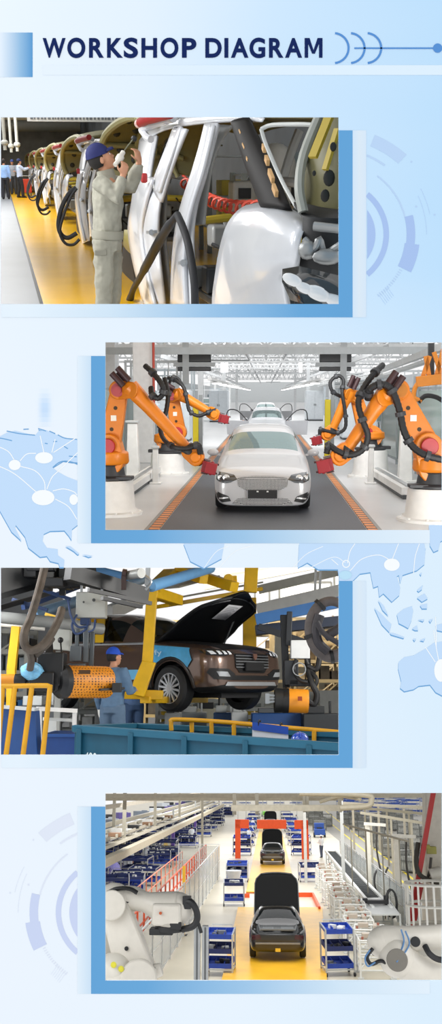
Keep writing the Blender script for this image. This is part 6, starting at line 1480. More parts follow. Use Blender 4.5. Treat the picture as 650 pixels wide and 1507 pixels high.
# steel and pipes
def pipe(name, pts, w, c, label, cat, square=True, group=None, rough=0.45, metal=0.0):
    m = MB(); P_ = [q3(*p_) for p_ in pts]
    if square:
        for a_, b_ in zip(P_, P_[1:]): m.bar(a_, b_, *(w if isinstance(w, tuple) else (w, w)))
    else: m.tube(P_, w / 2, 12)
    return single(H, m, name, M(c, rough, metal), label, cat, group, loc=P_[0])
DK = '#15181C'
for i, (pts, w, lb) in enumerate((
        ([(-20, 878, 12.4), (128, 838, 14)], (0.35, 0.12), 'black overhead rail slanting down to the left edge, lower one'), ([(-20, 858, 12.2), (90, 828, 13.2)], (0.5, 0.3), 'broad black overhead rail in the upper left corner'),
        ([(92, 835, 12.8), (92, 876, 12.8)], (0.08, 0.08), 'short black upright below the upper left rails'), ([(100, 842, 12.2), (214, 876, 13.2)], (0.14, 0.2), 'black overhead rail running from the corner to the yellow post'),
        ([(130, 868, 12.0), (222, 888, 12.8)], (0.04, 0.05), 'thin dark rod above the grey cabinet, upper'), ([(150, 880, 12.0), (208, 893, 12.6)], (0.05, 0.05), 'thin dark rod above the grey cabinet, lower'), ([(-20, 900, 12.6), (75, 872, 14.5)], (0.06, 0.07), 'thin black rail beneath the upper left rails'))):
    pipe('overhead_rail', pts, w, DK, lb, 'rail', True, 'black overhead rails')
m = MB(); rnd = random.Random(5)
for i in range(26):
    u, v = rnd.uniform(-10, 105), rnd.uniform(833, 862); m.box(q3(u, v, rnd.uniform(12.4, 13.6)), (rnd.uniform(.08, .4), rnd.uniform(.1, .4), rnd.uniform(.05, .16)))
single(H, m, 'overhead_trolley', M('#101317', 0.5), 'dark overhead trolley machinery filling the upper left corner', 'machine', loc=q3(50, 860, 13), bevel=0.01)
for i, (pts, w, c, lb) in enumerate((([(48, 906, 17), (215, 852, 24)], 0.22, '#7FB0DC', 'light blue overhead pipe on the left behind the black rails'), ([(222, 863, 13.2), (310, 836, 15)], 0.16, '#6FA6D6', 'light blue overhead pipe above the yellow hanger'), ([(140, 838, 14), (190, 850, 14)], 0.12, '#5E93C6', 'light blue overhead pipe near the motor at the top'))):
    pipe('blue_pipe', pts, w, c, lb, 'pipe', False, 'blue overhead pipes')
for i, (pts, w, lb) in enumerate((([(62, 868, 13.6), (104, 882, 13.6)], 0.05, 'upper of the dark blue bars left of the grey cabinet'), ([(18, 882, 13.6), (70, 898, 13.6)], 0.05, 'lower of the dark blue bars left of the grey cabinet'), ([(34, 894, 14), (130, 858, 15.5)], 0.07, 'long dark blue bar slanting behind the grey cabinet'))):
    pipe('blue_bar', pts, w, '#1D3763', lb, 'bar', True, 'dark blue bars')
pipe('round_duct', [(-20, 907, 13.4), (70, 915, 13.6), (150, 926, 14.2)], 0.17, '#8B8D8B', 'grey round duct crossing low behind the looping hose', 'duct', False)
pipe('round_duct', [(-20, 918, 13.2), (66, 926, 13.4)], 0.05, '#B9B6AE', 'thin pale pipe just below the grey round duct', 'pipe', False)
pipe('white_beam', [(160, 902, 20), (215, 878, 24)], (0.16, 0.3), '#D7D8D6', 'pale beam just behind the rods by the yellow post', 'beam')
t = thing(H, 'rail_motor', 'grey ribbed motor on the overhead rail near the top', 'motor', q3(196, 852, 12.6))
m = MB(); m.cyl(q3(186, 847, 12.6), q3(204, 844, 12.4), 0.06); m.cyl(q3(204, 844, 12.4), q3(208, 843.4, 12.35), 0.066); part(m, 'housing', M('#9A9C9A', 0.4, 0.4), t)
m = MB(); m.cyl(q3(180, 843, 12.5), q3(186, 844, 12.5), 0.055); m.bar(q3(182, 848, 12.5), q3(182, 868, 12.5), 0.06); part(m, 'gearbox', M('#3C2A28', 0.5), t)
m = MB(); m.bar(q3(218, 832, 12.8), q3(216, 862, 12.8), 0.06); m.tube([q3(212, 846, 12.7), q3(222, 856, 12.7), q3(214, 868, 12.7)], 0.018, 6, 4); part(m, 'bracket', STEEL, t)
# yellow posts and beams at left
pipe('yellow_post', [(24, 922, 13.0), (17, 985, 13.0), (15, 1139, 13.0)], (0.11, 0.11), '#E3AE14', 'yellow steel post at the left edge above the railing', 'post')
pipe('yellow_beam', [(66, 908, 15.0), (112, 922, 15.0)], (0.16, 0.14), '#DDB01C', 'yellow beam behind the looping hose', 'beam')
pipe('yellow_beam', [(108, 918, 16.0), (150, 905, 17.0), (146, 940, 16.0)], (0.14, 0.14), '#D8AC1E', 'yellow beam right of the hanging column', 'beam')
# far light-coloured roof structure and racks at the back
WS = '#D9D6CC'
for i, (pts, w, c, lb) in enumerate((([(300, 862, 26), (510, 822, 26)], (0.1, 0.24), '#C9C2AC', 'cream roof beam across the upper right'), ([(380, 868, 24), (510, 838, 24)], (0.1, 0.22), '#D5D3C8', 'pale roof beam under the cream beam'), ([(378, 899, 20), (520, 866, 20)], (0.12, 0.30), '#DEDEDA', 'wide white beam above the blue beam at right'), ([(330, 850, 30), (420, 838, 30)], (0.12, 0.2), '#B5AE9A', 'dim cream roof beam behind the hanger'))):
    pipe('roof_member', pts, w, c, lb, 'beam')
pipe('blue_beam', [(376, 912, 16), (520, 882, 16)], (0.16, 0.18), '#3F78B8', 'blue overhead track beam crossing at the right', 'beam')
pipe('dark_beam', [(376, 928, 16.5), (520, 912, 16.5)], (0.5, 0.16), '#1E2C44', 'dark blue track below the blue beam at the right', 'beam')
pipe('dark_beam', [(380, 922, 15), (450, 946, 15)], (0.08, 0.1), '#20242A', 'dark slanting bar under the blue beam', 'beam')
for i, (u, y) in enumerate(((465, 20), (472, 20))): pipe('white_hanger', [(u, 815, y), (u - 2, 877, y)], (0.05, 0.05), '#D9DBDA', ('left', 'right')[i] + ' of the white hanger rods above the wide white beam', 'hanger')
pipe('grey_column', [(413, 935, 22), (411, 1000, 22)], (0.26, 0.26), '#A8A69A', 'grey column behind the white control box', 'column')
t = thing(H, 'wall_window', 'row of large white lit windows high on the right wall', 'window', q3(430, 900, 32))
for u0, u1 in ((375, 396), (411, 487), (492, 520)):
    m = MB(); a_, b_ = q3(u0, 890 - (u0 - 380) * 0.16, 32), q3(u1, 862 - (u0 - 380) * 0.16, 32); m.bb((a_.x, 32, a_.z), (b_.x, 32.04, b_.z)); part(m, 'pane', M('#F2F4F4', 0.3, emit=0.35), t)
    m = MB()
    for zz in (a_.z, b_.z): m.bar((a_.x, 31.98, zz), (b_.x, 31.98, zz), 0.06)
    for xx in (a_.x, b_.x): m.bar((xx, 31.98, a_.z), (xx, 31.98, b_.z), 0.06)
    part(m, 'window_frame', M('#8F918C', 0.5), t)
def shelving(label, x, y, w, d, h, nx, nz, c, seed):
    t = thing(H, 'storage_rack', label, 'rack', (x, y, 0), 'storage racks of the assembly hall'); r_ = random.Random(seed)
    m = MB()
    for i in range(nx + 1):
        for yy in (0, d): m.bar((x + w * i / nx, y + yy, 0), (x + w * i / nx, y + yy, h), 0.07)
    part(m, 'upright', M(c, 0.6), t)
    m = MB()
    for k in range(nz):
        z = 0.3 + (h - 0.4) * k / (nz - 1)
        for yy in (0, d): m.bar((x, y + yy, z), (x + w, y + yy, z), 0.06, 0.09)
    for i in range(nx):
        for k in range(nz - 1):
            if r_.random() < 0.5:
                z0, z1 = 0.3 + (h - 0.4) * k / (nz - 1), 0.3 + (h - 0.4) * (k + 1) / (nz - 1); m.bar((x + w * i / nx, y, z0), (x + w * (i + 1) / nx, y, z1), 0.035)
    part(m, 'beam', M(c, 0.6), t)
    for k in range(nz - 1):
        z = 0.35 + (h - 0.4) * k / (nz - 1); m = MB()
        for i in range(nx * 2):
            if r_.random() < 0.75:
                bw, bh = w / nx * 0.4, (h / nz) * r_.uniform(0.35, 0.75); xx = x + w / nx / 2 * i + 0.1; m.bb((xx, y + 0.1, z), (xx + bw, y + d - 0.1, z + bh))
        part(m, 'stored_boxes', M(r_.choice(('#B9A581', '#7E6A4E', '#5D574E', '#C4B797', '#8C7A5E') if seed < 6 else ('#2E5C8C', '#D7DAD9', '#23272B', '#7E868A', '#B79A2E')), 0.8, noise=0.2), t)
shelving('tall cream storage rack behind the right drum, nearer of two', 1.3, 26, 3.6, 1.0, 3.0, 6, 6, '#D9C08F', 3)
shelving('tall cream storage rack at the right behind the ring of hose, farther of two', 1.0, 33, 5.5, 1.0, 3.6, 8, 7, '#D2BD94', 4)
shelving('cream storage rack seen over the roof of the brown car', -3.6, 30, 3.4, 1.0, 3.3, 6, 6, '#C9B27E', 5)
shelving('pale grey equipment rack behind the hanging column at the left', -4.6, 20, 2.6, 0.8, 1.9, 5, 5, '#AEB2B0', 6)
shelving('dim equipment rack at the far left behind the yellow post', -5.6, 17.5, 2.0, 0.8, 2.3, 4, 6, '#8F8E86', 7)
shelving('grey low rack on the floor under the brown car', -1.6, 23, 3.0, 0.7, 0.95, 6, 4, '#B3B7B5', 8)
# low machines on the floor behind the car
rnd = random.Random(9)
for i, (u, v, w, h, y, c) in enumerate(((285, 1056, 0.5, 0.35, 19, '#8E9498'), (310, 1052, 0.6, 0.45, 21, '#C2BFA9'), (330, 1058, 0.4, 0.4, 18, '#3A5E8E'), (352, 1056, 0.3, 0.35, 17.5, '#D2D6D6'), (265, 1056, 0.4, 0.3, 20, '#3B4044'), (420, 1056, 1.2, 0.28, 17, '#1F4C8A'), (470, 1060, 0.6, 0.4, 16.5, '#2C3034'), (255, 1058, 0.3, 0.4, 18.5, '#C9CCCB'), (60, 1052, 0.6, 0.5, 15.5, '#4B4F52'))):
    b = q3(u, v, y); t = thing(H, 'floor_machine', ('grey', 'cream', 'blue', 'white', 'black', 'long blue', 'dark', 'pale', 'dim')[i] + ' low machine on the floor ' + ('behind the railing under the car', 'under the raised car nose', 'under the car between its wheels', 'below the far front wheel', 'left of the front wheel', 'behind the sign panel', 'at the right behind the yellow rail', 'just left of the front wheel base', 'behind the big perforated drum')[i], 'machine', (b.x, y, 0))
    m = MB(); m.bb((b.x - w / 2, y - 0.3, 0.06), (b.x + w / 2, y + 0.3, b.z + h * 0.3)); part(m, 'body', M(c, 0.5), t, bevel=0.02)
    m = MB(); m.bb((b.x - w * 0.4, y - 0.26, b.z + h * 0.3), (b.x + w * 0.1, y + 0.2, b.z + h * 0.6)); m.bar((b.x + w * 0.3, y, b.z + h * .3), (b.x + w * 0.3, y, b.z + h * 0.8), 0.04); part(m, 'upper_unit', M(rnd.choice(('#55595C', '#BFC3C2', '#26292C')), 0.5), t, bevel=0.01)
    m = MB()
    for s in (-1, 1): m.bb((b.x + s * w * 0.4 - 0.03, y - 0.28, 0), (b.x + s * w * 0.4 + 0.03, y + 0.28, 0.06))
    part(m, 'foot', BLACK, t)
m = MB(); m.bb((q3(376, 985, 24).x, 24, 0.0), (q3(520, 985, 24).x, 24.1, q3(400, 1018, 24).z)); m.bb((q3(470, 985, 23).x, 23, 0.0), (q3(530, 985, 23).x, 23.1, q3(470, 1016, 23).z)); single(H, m, 'partition_wall', M('#B9BBB8', 0.6), kind='structure')
t = thing(H, 'white_work_frame', 'white metal work frame behind the yellow left railing', 'frame', q3(90, 1090, 12))
m = MB(); m.bar(q3(55, 1043, 12), q3(112, 1046, 12.4), 0.06, 0.05); m.bar(q3(110, 1046, 12.4), q3(108, 1110, 12.4), 0.05); m.bar(q3(58, 1043, 12), q3(58, 1110, 12), 0.05); part(m, 'frame', WHITE, t)
m = MB(); m.bar(q3(64, 1058, 12.3), q3(106, 1060, 12.5), 0.05, 0.04); m.bb(q3(70, 1078, 12.6), q3(84, 1060, 12.65)); part(m, 'inner_bar', M('#B9BCBA', 0.5), t)

# ---- foreground: railings, bins, sign, helmet
def rail_pipe(label, segs, r=0.024):
    t = thing(H, 'safety_railing', label, 'railing', q3(*segs[0][-1])); nm = ('top_rail', 'post')
    for i, sg in enumerate(segs):
        m = MB(); m.tube([q3(*p_) for p_ in sg], r, 12, 4 if len(sg) > 2 else 0); part(m, 'top_rail' if i == 0 else 'post', M('#DBA115', 0.35, noise=0.1), t)
rail_pipe('yellow tubular safety railing at the lower left corner', [[(-14, 1010, 9), (30, 1009.5, 9), (66, 1009, 9), (72, 1011, 9), (73, 1016, 9), (62, 1118, 9)], [(4, 1010, 9), (-4, 1118, 9)], [(22, 1010, 9), (8, 1118, 9)], [(47, 1010, 9), (33, 1118, 9)]])
rail_pipe('long yellow tubular safety railing in front of the brown car', [[(252, 1075, 10.6), (252, 1063, 10.6), (257, 1059, 10.6), (320, 1062, 10.5), (400, 1069, 10.3), (515, 1079, 10.0)], [(282, 1062, 10.6), (282, 1078, 10.6)], [(311, 1063, 10.5), (311, 1080, 10.5)], [(344, 1066, 10.4), (344, 1085, 10.4)], [(462, 1076, 10.1), (462, 1112, 10.1)]])
TEAL = M('#0F546F', 0.5, noise=0.12, scale=5)
t = thing(H, 'parts_bin', 'large teal blue parts bin along the bottom of the assembly hall', 'bin', q3(250, 1118, 9.6))
m = MB()
A_, B_, C_, D_ = q3(110, 1072, 9.4), q3(515, 1100, 8.6), q3(515, 1082, 10), q3(200, 1068, 11.0)
def wallq(a_, b_, th, drop): m.prism([a_, b_, V((b_.x, b_.y, drop)), V((a_.x, a_.y, drop))], th)
z0 = q3(200, 1122, 9).z
wallq(A_, B_, (0, 0.03, 0), z0); wallq(A_, D_, (0.03, 0, 0), z0); wallq(D_, C_, (0, 0.03, 0), z0); part(m, 'wall_panel', TEAL, t)
m = MB(); m.bar(A_, B_, 0.09, 0.07); m.bar(A_, D_, 0.07, 0.06); m.bar(D_, C_, 0.07, 0.06); part(m, 'rim', M('#175F7B', 0.45), t, bevel=0.008)
m = MB()
for f_ in (0.02, 0.22, 0.42, 0.64, 0.86): p_ = A_.lerp(B_, f_); m.bar(p_ + V((0, -0.03, 0)), V((p_.x, p_.y - 0.03, z0)), 0.07, 0.05)
part(m, 'rib', M('#125670', 0.45), t, bevel=0.006)
m = MB(); m.prism([A_ + V((0.05, 0.1, -0.12)), B_ + V((0, 0.1, -0.1)), C_ + V((0, 0, -0.12)), D_ + V((0.05, -0.05, -0.12))], (0, 0, -0.02)); part(m, 'bin_lid', M('#24343C', 0.6), t)
m = MB(); pa = A_.lerp(B_, 0.045); dx = (B_ - A_).normalized(); text_on(m, '400', pa + V((0, -0.06, -0.30)), dx * 0.125, (0, 0, 0.09)); part(m, 'bin_number', M('#D5E3E6', 0.6), t)
m = MB(); 
for u, v in ((220, 1083, ), (266, 1088), (276, 1089)): m.ball(q3(u, v, 9.7), 0.035, 10, (1.6, 1, 0.6))
single(H, m, 'cloth_rag', M('#E4E6E4', 0.8), 'white crumpled rags lying on the teal bin', 'rag', loc=q3(250, 1088, 9.7))
t = thing(H, 'blue_bin', 'deep blue steel container between the yellow railing and the teal bin', 'bin', q3(90, 1115, 10))
m = MB(); a_, b_ = q3(64, 1080, 10), q3(112, 1120, 10); m.bb((a_.x, 10, b_.z), (b_.x, 10.7, a_.z)); part(m, 'body', M('#123F80', 0.5, noise=0.1), t, bevel=0.01)
m = MB(); m.bb((a_.x - 0.01, 9.98, a_.z - 0.03), (b_.x + 0.01, 10.72, a_.z)); part(m, 'rim', M('#1A4C90', 0.45), t)
t = thing(H, 'blue_board', 'tall blue panel with white top edge behind the left yellow railing', 'panel', q3(30, 1118, 10.4))
m = MB(); m.prism([q3(3, 1042, 10.4), q3(52, 1046, 10.4), q3(56, 1120, 10.4), q3(-2, 1120, 10.4)], (0, 0.25, 0)); part(m, 'panel', M('#234E8C', 0.5, noise=0.08), t, bevel=0.01)
m = MB(); m.bar(q3(3, 1040, 10.38), q3(54, 1044, 10.38), 0.24, 0.03); part(m, 'top_edge', M('#D5DADC', 0.5), t)
t = thing(H, 'sign_board', 'white sign board with a blue band hanging on the long yellow railing', 'sign', q3(398, 1095, 10.0))
m = MB(); m.prism([q3(371, 1063, 10.0), q3(424, 1070, 9.9), q3(424, 1100, 9.9), q3(371, 1092, 10.0)], (0, 0.02, 0)); sb = part(m, 'board', M('#E3E6EC', 0.5), t)
m = MB(); m.prism([q3(371, 1062.6, 9.985), q3(424, 1069.6, 9.885), q3(424, 1081, 9.885), q3(371, 1074, 9.985)], (0, -0.004, 0)); part(m, 'blue_band', M('#1E4FB4', 0.5), sb)
m = MB()
for u, v in ((380, 1065), (412, 1069)): m.tube([q3(u, v + 3, 9.97), q3(u + 1, v - 5, 9.97), q3(u + 3, v - 3, 10.05)], 0.008, 6, 3)
part(m, 'hook', BLACK, sb)
t = thing(H, 'hard_hat', 'shiny blue hard hat beside the white sign board', 'helmet', q3(440, 1100, 9.7))
c = q3(441, 1089, 9.7); m = MB(); m.ball(c, 0.085, 20, (1.05, 1.15, 0.92)); me = m.mesh('shell', _OFF[t.name])
bm = bmesh.new(); bm.from_mesh(me); bmesh.ops.bisect_plane(bm, geom=bm.verts[:] + bm.edges[:] + bm.faces[:], plane_co=c - _OFF[t.name] + V((0, 0, -0.03)), plane_no=(0, 0, -1), clear_outer=True); bm.to_mesh(me); bm.free()
mkobj('shell', me, M('#1E50C0', 0.2, coat=0.6), t, smooth=80)
m = MB(); m.lathe([(0.083, -0.032), (0.105, -0.04), (0.105, -0.034), (0.083, -0.026)], c, n=24); part(m, 'brim', M('#1B48AE', 0.25, coat=0.6), t)
m = MB(); m.tube([c + V((0, 0.098 * math.cos(x), 0.08 * math.sin(x))) for x in [R(a_) for a_ in range(10, 175, 15)]], 0.008, 6); part(m, 'crest', M('#1E50C0', 0.2, coat=0.6), t)

# ---- workers
b = V((q3(165, 1060, 13.6).x, 13.6, 0))
J = stand((0.45, 0.89, 0), 1.72, ('work', 'down'), 0.05); J['face'] = V((0.75, 0.62, 0.05))
person(H, 'worker in blue-grey work clothes and blue cap seen from behind, white gloves', b, J, '#587593', '#5A728C', '#1F4FC0', vox=0.012, folds=0.02)
t = bpy.data.objects[[o.name for o in bpy.data.objects if o.get('label', '').startswith('worker in blue-grey')][0]]
m = MB(); w_ = J['wrL']; d_ = (J['wrL'] - J['elL']).normalized(); m.tube([w_ - d_ * 0.03, w_ + d_ * 0.04, w_ + d_ * 0.1], [0.036, 0.045, 0.04], 12); m.tube([w_ + d_ * 0.1, w_ + d_ * 0.17], [0.036, 0.022], 10); part(m, 'glove', M('#E6E6E2', 0.8), t)
b = V((q3(196, 1060, 16.5).x, 16.5, 0)); person(H, 'worker in dark blue trousers standing behind the yellow hanger post', b, stand((-0.4, 0.9, 0), 1.66, ('work', 'down')), '#55719A', '#3B5377', '#1F4FC0', vox=0.016)

# ================================================================== HALL 4: THE LONG LINE SEEN FROM ABOVE
H = H4
def g4(u, v, z=0.0): return H4.fl(u, v, z)
def q4(u, v, y): return H4.at(u, v, y)
area(H, (0, 34, 6.25), (12, 12), 1150, (0, 36, 0)); area(H, (0, 58, 6.4), (16, 20), 2200, (0, 60, 0)); area(H, (0, 100, 6.6), (24, 40), 4600, (0, 100, 0)); area(H, (-4.5, 15, 5.2), (5, 2), 85, (-3, 17.5, 2.2)); area(H, (4.5, 15, 5.2), (5, 2), 85, (3, 17.5, 2.2))  # added lights over the line, plus two for the white robots in front
single(H, H.slab(-40, 7.2, 1560, 400), 'floor', M('#CBC3AE', 0.35, noise=0.08, scale=0.5), kind='structure', smooth=0)
single(H, H.slab(7.2, 90, 1560, 400), 'floor', M('#8E8A80', 0.45, noise=0.08, scale=0.5), kind='structure', smooth=0)
mb = MB(); mb.bb((-40, 400, 0), (90, 400.3, 7)); single(H, mb, 'wall_back', M('#D3D5D3', 0.7), kind='structure', smooth=0)
for a, b, nm in (((500, 1210), (614, 1299), 1), ((499, 1222), (606, 1309), 2)):
    p, q = g4(*a), g4(*b); p = p + (p - q) * 1.0; mb = MB(); mb.bar(p + V((0, 0, 0.005)), q + V((0, 0, 0.005)), 0.16, 0.01); single(H, mb, 'trim_%d' % nm, M('#E9D21C', 0.5), kind='structure')
# yellow work platform in two lengths
YP = M('#EDB428', 0.35, noise=0.08, scale=1.5)
def platform(label, pts, h):
    P_ = [g4(u, v, h) for u, v in pts]; t = thing(H, 'work_platform', label, 'platform', P_[0] * 0 + V((P_[0].x, P_[0].y, 0)))
    m = MB(); m.prism(P_, (0, 0, -0.04)); part(m, 'deck', YP, t, smooth=0)
    m = MB(); n = len(P_)
    for i in range(n): a, b = P_[i], P_[(i + 1) % n]; m.prism([a + V((0, 0, -0.04)), b + V((0, 0, -0.04)), V((b.x, b.y, 0)), V((a.x, a.y, 0))], V((0.001, 0.001, 0)))
    part(m, 'skirt', M('#B3541E', 0.5), t, smooth=0)
    return t
platform('yellow work platform under the nearest black car', [(322, 1460), (482, 1460), (474, 1335), (350, 1335)], 0.12)
platform('narrow yellow platform strip under the second black car', [(362, 1312), (436, 1312), (409.5, 1205), (384.7, 1205)], 0.10)
m = MB(); m.bar(g4(352, 1318, 0.1), g4(367, 1318, 0.1), 0.12, 0.2); m.bar(g4(434, 1317, 0.1), g4(460, 1317, 0.1), 0.14, 0.24); m.bar(g4(460, 1317, 0.12), g4(470, 1338, 0.12), 0.1, 0.24); single(H, m, 'orange_kerb', M('#E2561E', 0.45), 'orange step edge where the two yellow platforms meet', 'kerb', loc=g4(434, 1317, 0))

# ---- black cars with bonnet up, tail to the camera
BLK = M('#0E0F11', 0.18, coat=0.9, noise=0.02)
def black_car(label, loc):
    t = thing(H, 'black_car', label, 'car', loc, 'black cars on the line', R(180)); _OFF[t.name] = V((0, 0, 0))
    st = [(0.00, 0.24, 0.62, 0.45, 0.60, 0.40, 0.64), (0.06, 0.20, 0.76, 0.45, 0.66, 0.52, 0.71), (0.30, 0.19, 0.89, 0.50, 0.74, 0.60, 0.78), (0.80, 0.20, 0.905, 0.55, 0.84, 0.64, 0.84), (1.35, 0.20, 0.905, 0.56, 0.91, 0.66, 0.92), (1.45, 0.20, 0.905, 0.56, 0.92, 0.68, 1.02, 1), (2.15, 0.20, 0.905, 0.56, 0.93, 0.62, 1.43, 1), (2.55, 0.20, 0.905, 0.56, 0.94, 0.60, 1.49, 1), (3.10, 0.20, 0.905, 0.56, 0.95, 0.59, 1.47, 1), (3.30, 0.20, 0.905, 0.56, 0.96, 0.58, 1.43, 1), (3.75, 0.21, 0.90, 0.58, 1.00, 0.66, 1.14, 1), (3.82, 0.21, 0.90, 0.60, 1.02, 0.70, 0.98), (4.50, 0.26, 0.88, 0.62, 1.00, 0.68, 0.86), (4.62, 0.30, 0.84, 0.62, 0.92, 0.60, 0.80), (4.68, 0.36, 0.78, 0.60, 0.82, 0.52, 0.74)]
    def pt(i, j):
        if j in (6, 7):
            if i == 5: return 1
            if i == 9: return 2
            if 5 < i < 9: return 3
            if 1 <= i < 5: return 4
            if i in (11, 12): return 7
        if j == 5 and 5 <= i <= 9: return 5
        return 0
    me = car_shell(st, pt, 2, [(s * 0.92, y, 0.32, 0.37) for s in (1, -1) for y in (0.85, 3.75)]); tree = bvh_of(me); gl = glass('#14191B', 0.35)
    split(me, {0: ('body', BLK), 1: ('windscreen', gl), 2: ('rear_window', gl), 3: ('roof', BLK), 4: ('engine_bay', M('#232528', 0.5)), 5: ('side_window', gl), 7: ('boot_floor', M('#3B3D3E', 0.6, noise=0.3, scale=20)), 10: ('wheel_arch', M('#0B0C0D', 0.6))}, t)
    for s in (1, -1):
        for y in (0.85, 3.75): wheel(t, s * 0.80, y, 0.32, 0.32, 0.2, side=s, spokes=8)
        fl = (lambda o: o) if s == 1 else mir
        m = MB(); patch(m, tree, [(3.2, 0.45), (4.35, 0.5), (4.42, 0.85), (3.9, 0.95), (3.25, 0.92)], 'x', s, 0.02, 0.15); part(m, 'purple_cover', M('#5A55B8', 0.5, noise=0.15, bump=0.3), t)
        m = MB(); patch(m, tree, fl([(0.52, 0.66), (0.80, 0.64), (0.82, 0.78), (0.56, 0.80)]), 'y', 1, 0.015, 0.08); part(m, 'tail_light', M('#3A0F14', 0.2, coat=0.6), t)
    m = MB(); rows = []
    a = R(72)
    for i in range(9):
        q_ = i / 8; w = 0.80 - 0.03 * q_ - 0.22 * max(0, (q_ - 0.75) / 0.25) ** 2.2
        rows.append([V((w * x, 1.32 - 1.40 * q_ * math.cos(a) - 0.03 * math.sin(math.pi * q_), 1.0 + 1.40 * q_ * math.sin(a) - 0.05 * x * x)) for x in (-1, -0.9, -0.6, -0.2, 0.2, 0.6, 0.9, 1)])
    m.grid(rows); bo = part(m, 'bonnet', M('#0B0C0D', 0.7, spec=0.2), t, solid=0.04, smooth=60)
    m = MB(); m.tube([r_[0] + V((0.02, 0.03, 0)) for r_ in rows] + [p + V((0, 0.03, -0.02)) for p in rows[-1][1:-1]] + [r_[-1] + V((-0.02, 0.03, 0)) for r_ in reversed(rows)], 0.016, 6); part(m, 'bonnet_edge', M('#4A4D50', 0.3), bo)
    m = MB(); m.bar((-0.55, 4.55, 0.93), (0.55, 4.55, 0.93), 0.06, 0.06); m.bar((-0.6, 4.2, 0.92), (0.6, 4.2, 0.92), 0.05, 0.05); m.box((-0.3, 4.35, 0.92), (0.4, 0.3, 0.10)); m.box((0.3, 4.3, 0.92), (0.35, 0.3, 0.08)); m.bar((-0.62, 3.85, 1.0), (-0.55, 4.6, 0.92), 0.04); m.bar((0.62, 3.85, 1.0), (0.55, 4.6, 0.92), 0.04); part(m, 'boot_frame', M('#6E7274', 0.4, 0.4), t, bevel=0.01)
    m = MB(); m.box((0, 4.72, 0.36), (0.16, 0.02, 0.1)); part(m, 'yellow_tag', M('#D9B12E', 0.6), t)
    m = MB(); m.bar((-0.7, 4.70, 0.55), (0.7, 4.70, 0.55), 0.04, 0.05); part(m, 'bumper_bar', M('#8B8E90', 0.3, 0.6), t)
    m = MB()
    for s in (1, -1): m.box((s * 0.38, 2.5, 0.8), (0.5, 0.16, 0.6)); m.box((s * 0.38, 2.3, 0.5), (0.5, 0.5, 0.16))
    part(m, 'seat', M('#26272A', 0.7), t, bevel=0.03)
    return t
p = g4(409, 1421); c1 = black_car('nearest black car on the yellow platform, boot open and bonnet raised', (p.x, p.y + 0.2, 0.13))
# rz = 180 puts the tail at -y of the base point, so bring the base forward
c1.location = (H.M @ Matrix.Translation((p.x, p.y + 4.75, 0.13))).to_translation(); c1.scale = (1.06, 1.06, 1.06)
for (u, v), lb in (((401, 1276), 'second black car on the line, just behind the raised bonnet of the nearest'), ((398, 1226), 'third black car on the line, seen under the orange middle bar')):
    p = g4(u, v); dup(c1, H, (p.x, p.y + 4.75, 0.13), R(180), label=lb)
p = g4(392, 1202); t = thing(H, 'green_car', 'bright green car far up the line above the orange bars', 'car', (p.x, p.y, 0), rz=0.001); _OFF[t.name] = V((0, 0, 0))
me = car_shell([(0, .25, .7, .5, .75, .45, .8), (.3, .2, .88, .5, .85, .6, .9), (1.2, .2, .9, .55, .95, .65, 1.0), (2.0, .2, .9, .55, .96, .6, 1.45, 1), (3.2, .2, .9, .55, .96, .6, 1.45, 1), (4.0, .25, .88, .55, .96, .6, 1.1), (4.4, .3, .8, .55, .9, .5, .95)], lambda i, j: 1 if j == 5 and 2 <= i <= 4 else 0, 1)
split(me, {0: ('body', M('#7BE02A', 0.4)), 1: ('window', M('#1B201C', 0.2))}, t)
for s in (1, -1):
    for y in (0.85, 3.4): wheel(t, s * 0.8, y, 0.32, 0.32, 0.2, side=s, spokes=6)

# ---- orange portals
ORP = M('#F4560F', 0.45)
yp = g4(350, 1264).y
for lb, boxes in (('orange L-shaped portal on the left of the line', [((346, 1263), (353.5, 1206)), ((346, 1219), (366, 1206))]), ('orange bar hanging across the line between the portals', [((378, 1219.5), (421, 1206.5))]), ('orange L-shaped portal on the right of the line', [((444, 1265), (453, 1207)), ((433, 1220), (453, 1207))])):
    b0 = q4(*boxes[0][0], yp); t = thing(H, 'orange_portal', lb, 'portal', (b0.x, yp, 0 if len(boxes) > 1 else b0.z))
    for i, (a, b) in enumerate(boxes):
        lo, hi = q4(*a, yp), q4(*b, yp); m = MB(); m.bb((lo.x, yp - 0.15, 0.0 if (i == 0 and len(boxes) > 1) else lo.z), (hi.x, yp + 0.15, hi.z)); part(m, 'leg' if (i == 0 and len(boxes) > 1) else 'cross_bar', ORP, t, bevel=0.02)
    m = MB(); lo, hi = q4(*boxes[-1][0], yp), q4(*boxes[-1][1], yp)
    for f_ in (0.2, 0.8): xx = lo.x + (hi.x - lo.x) * f_; m.bar((xx, yp, hi.z), (xx, yp, 5.4), 0.06)
    part(m, 'hanger_rod', LGREY, t)

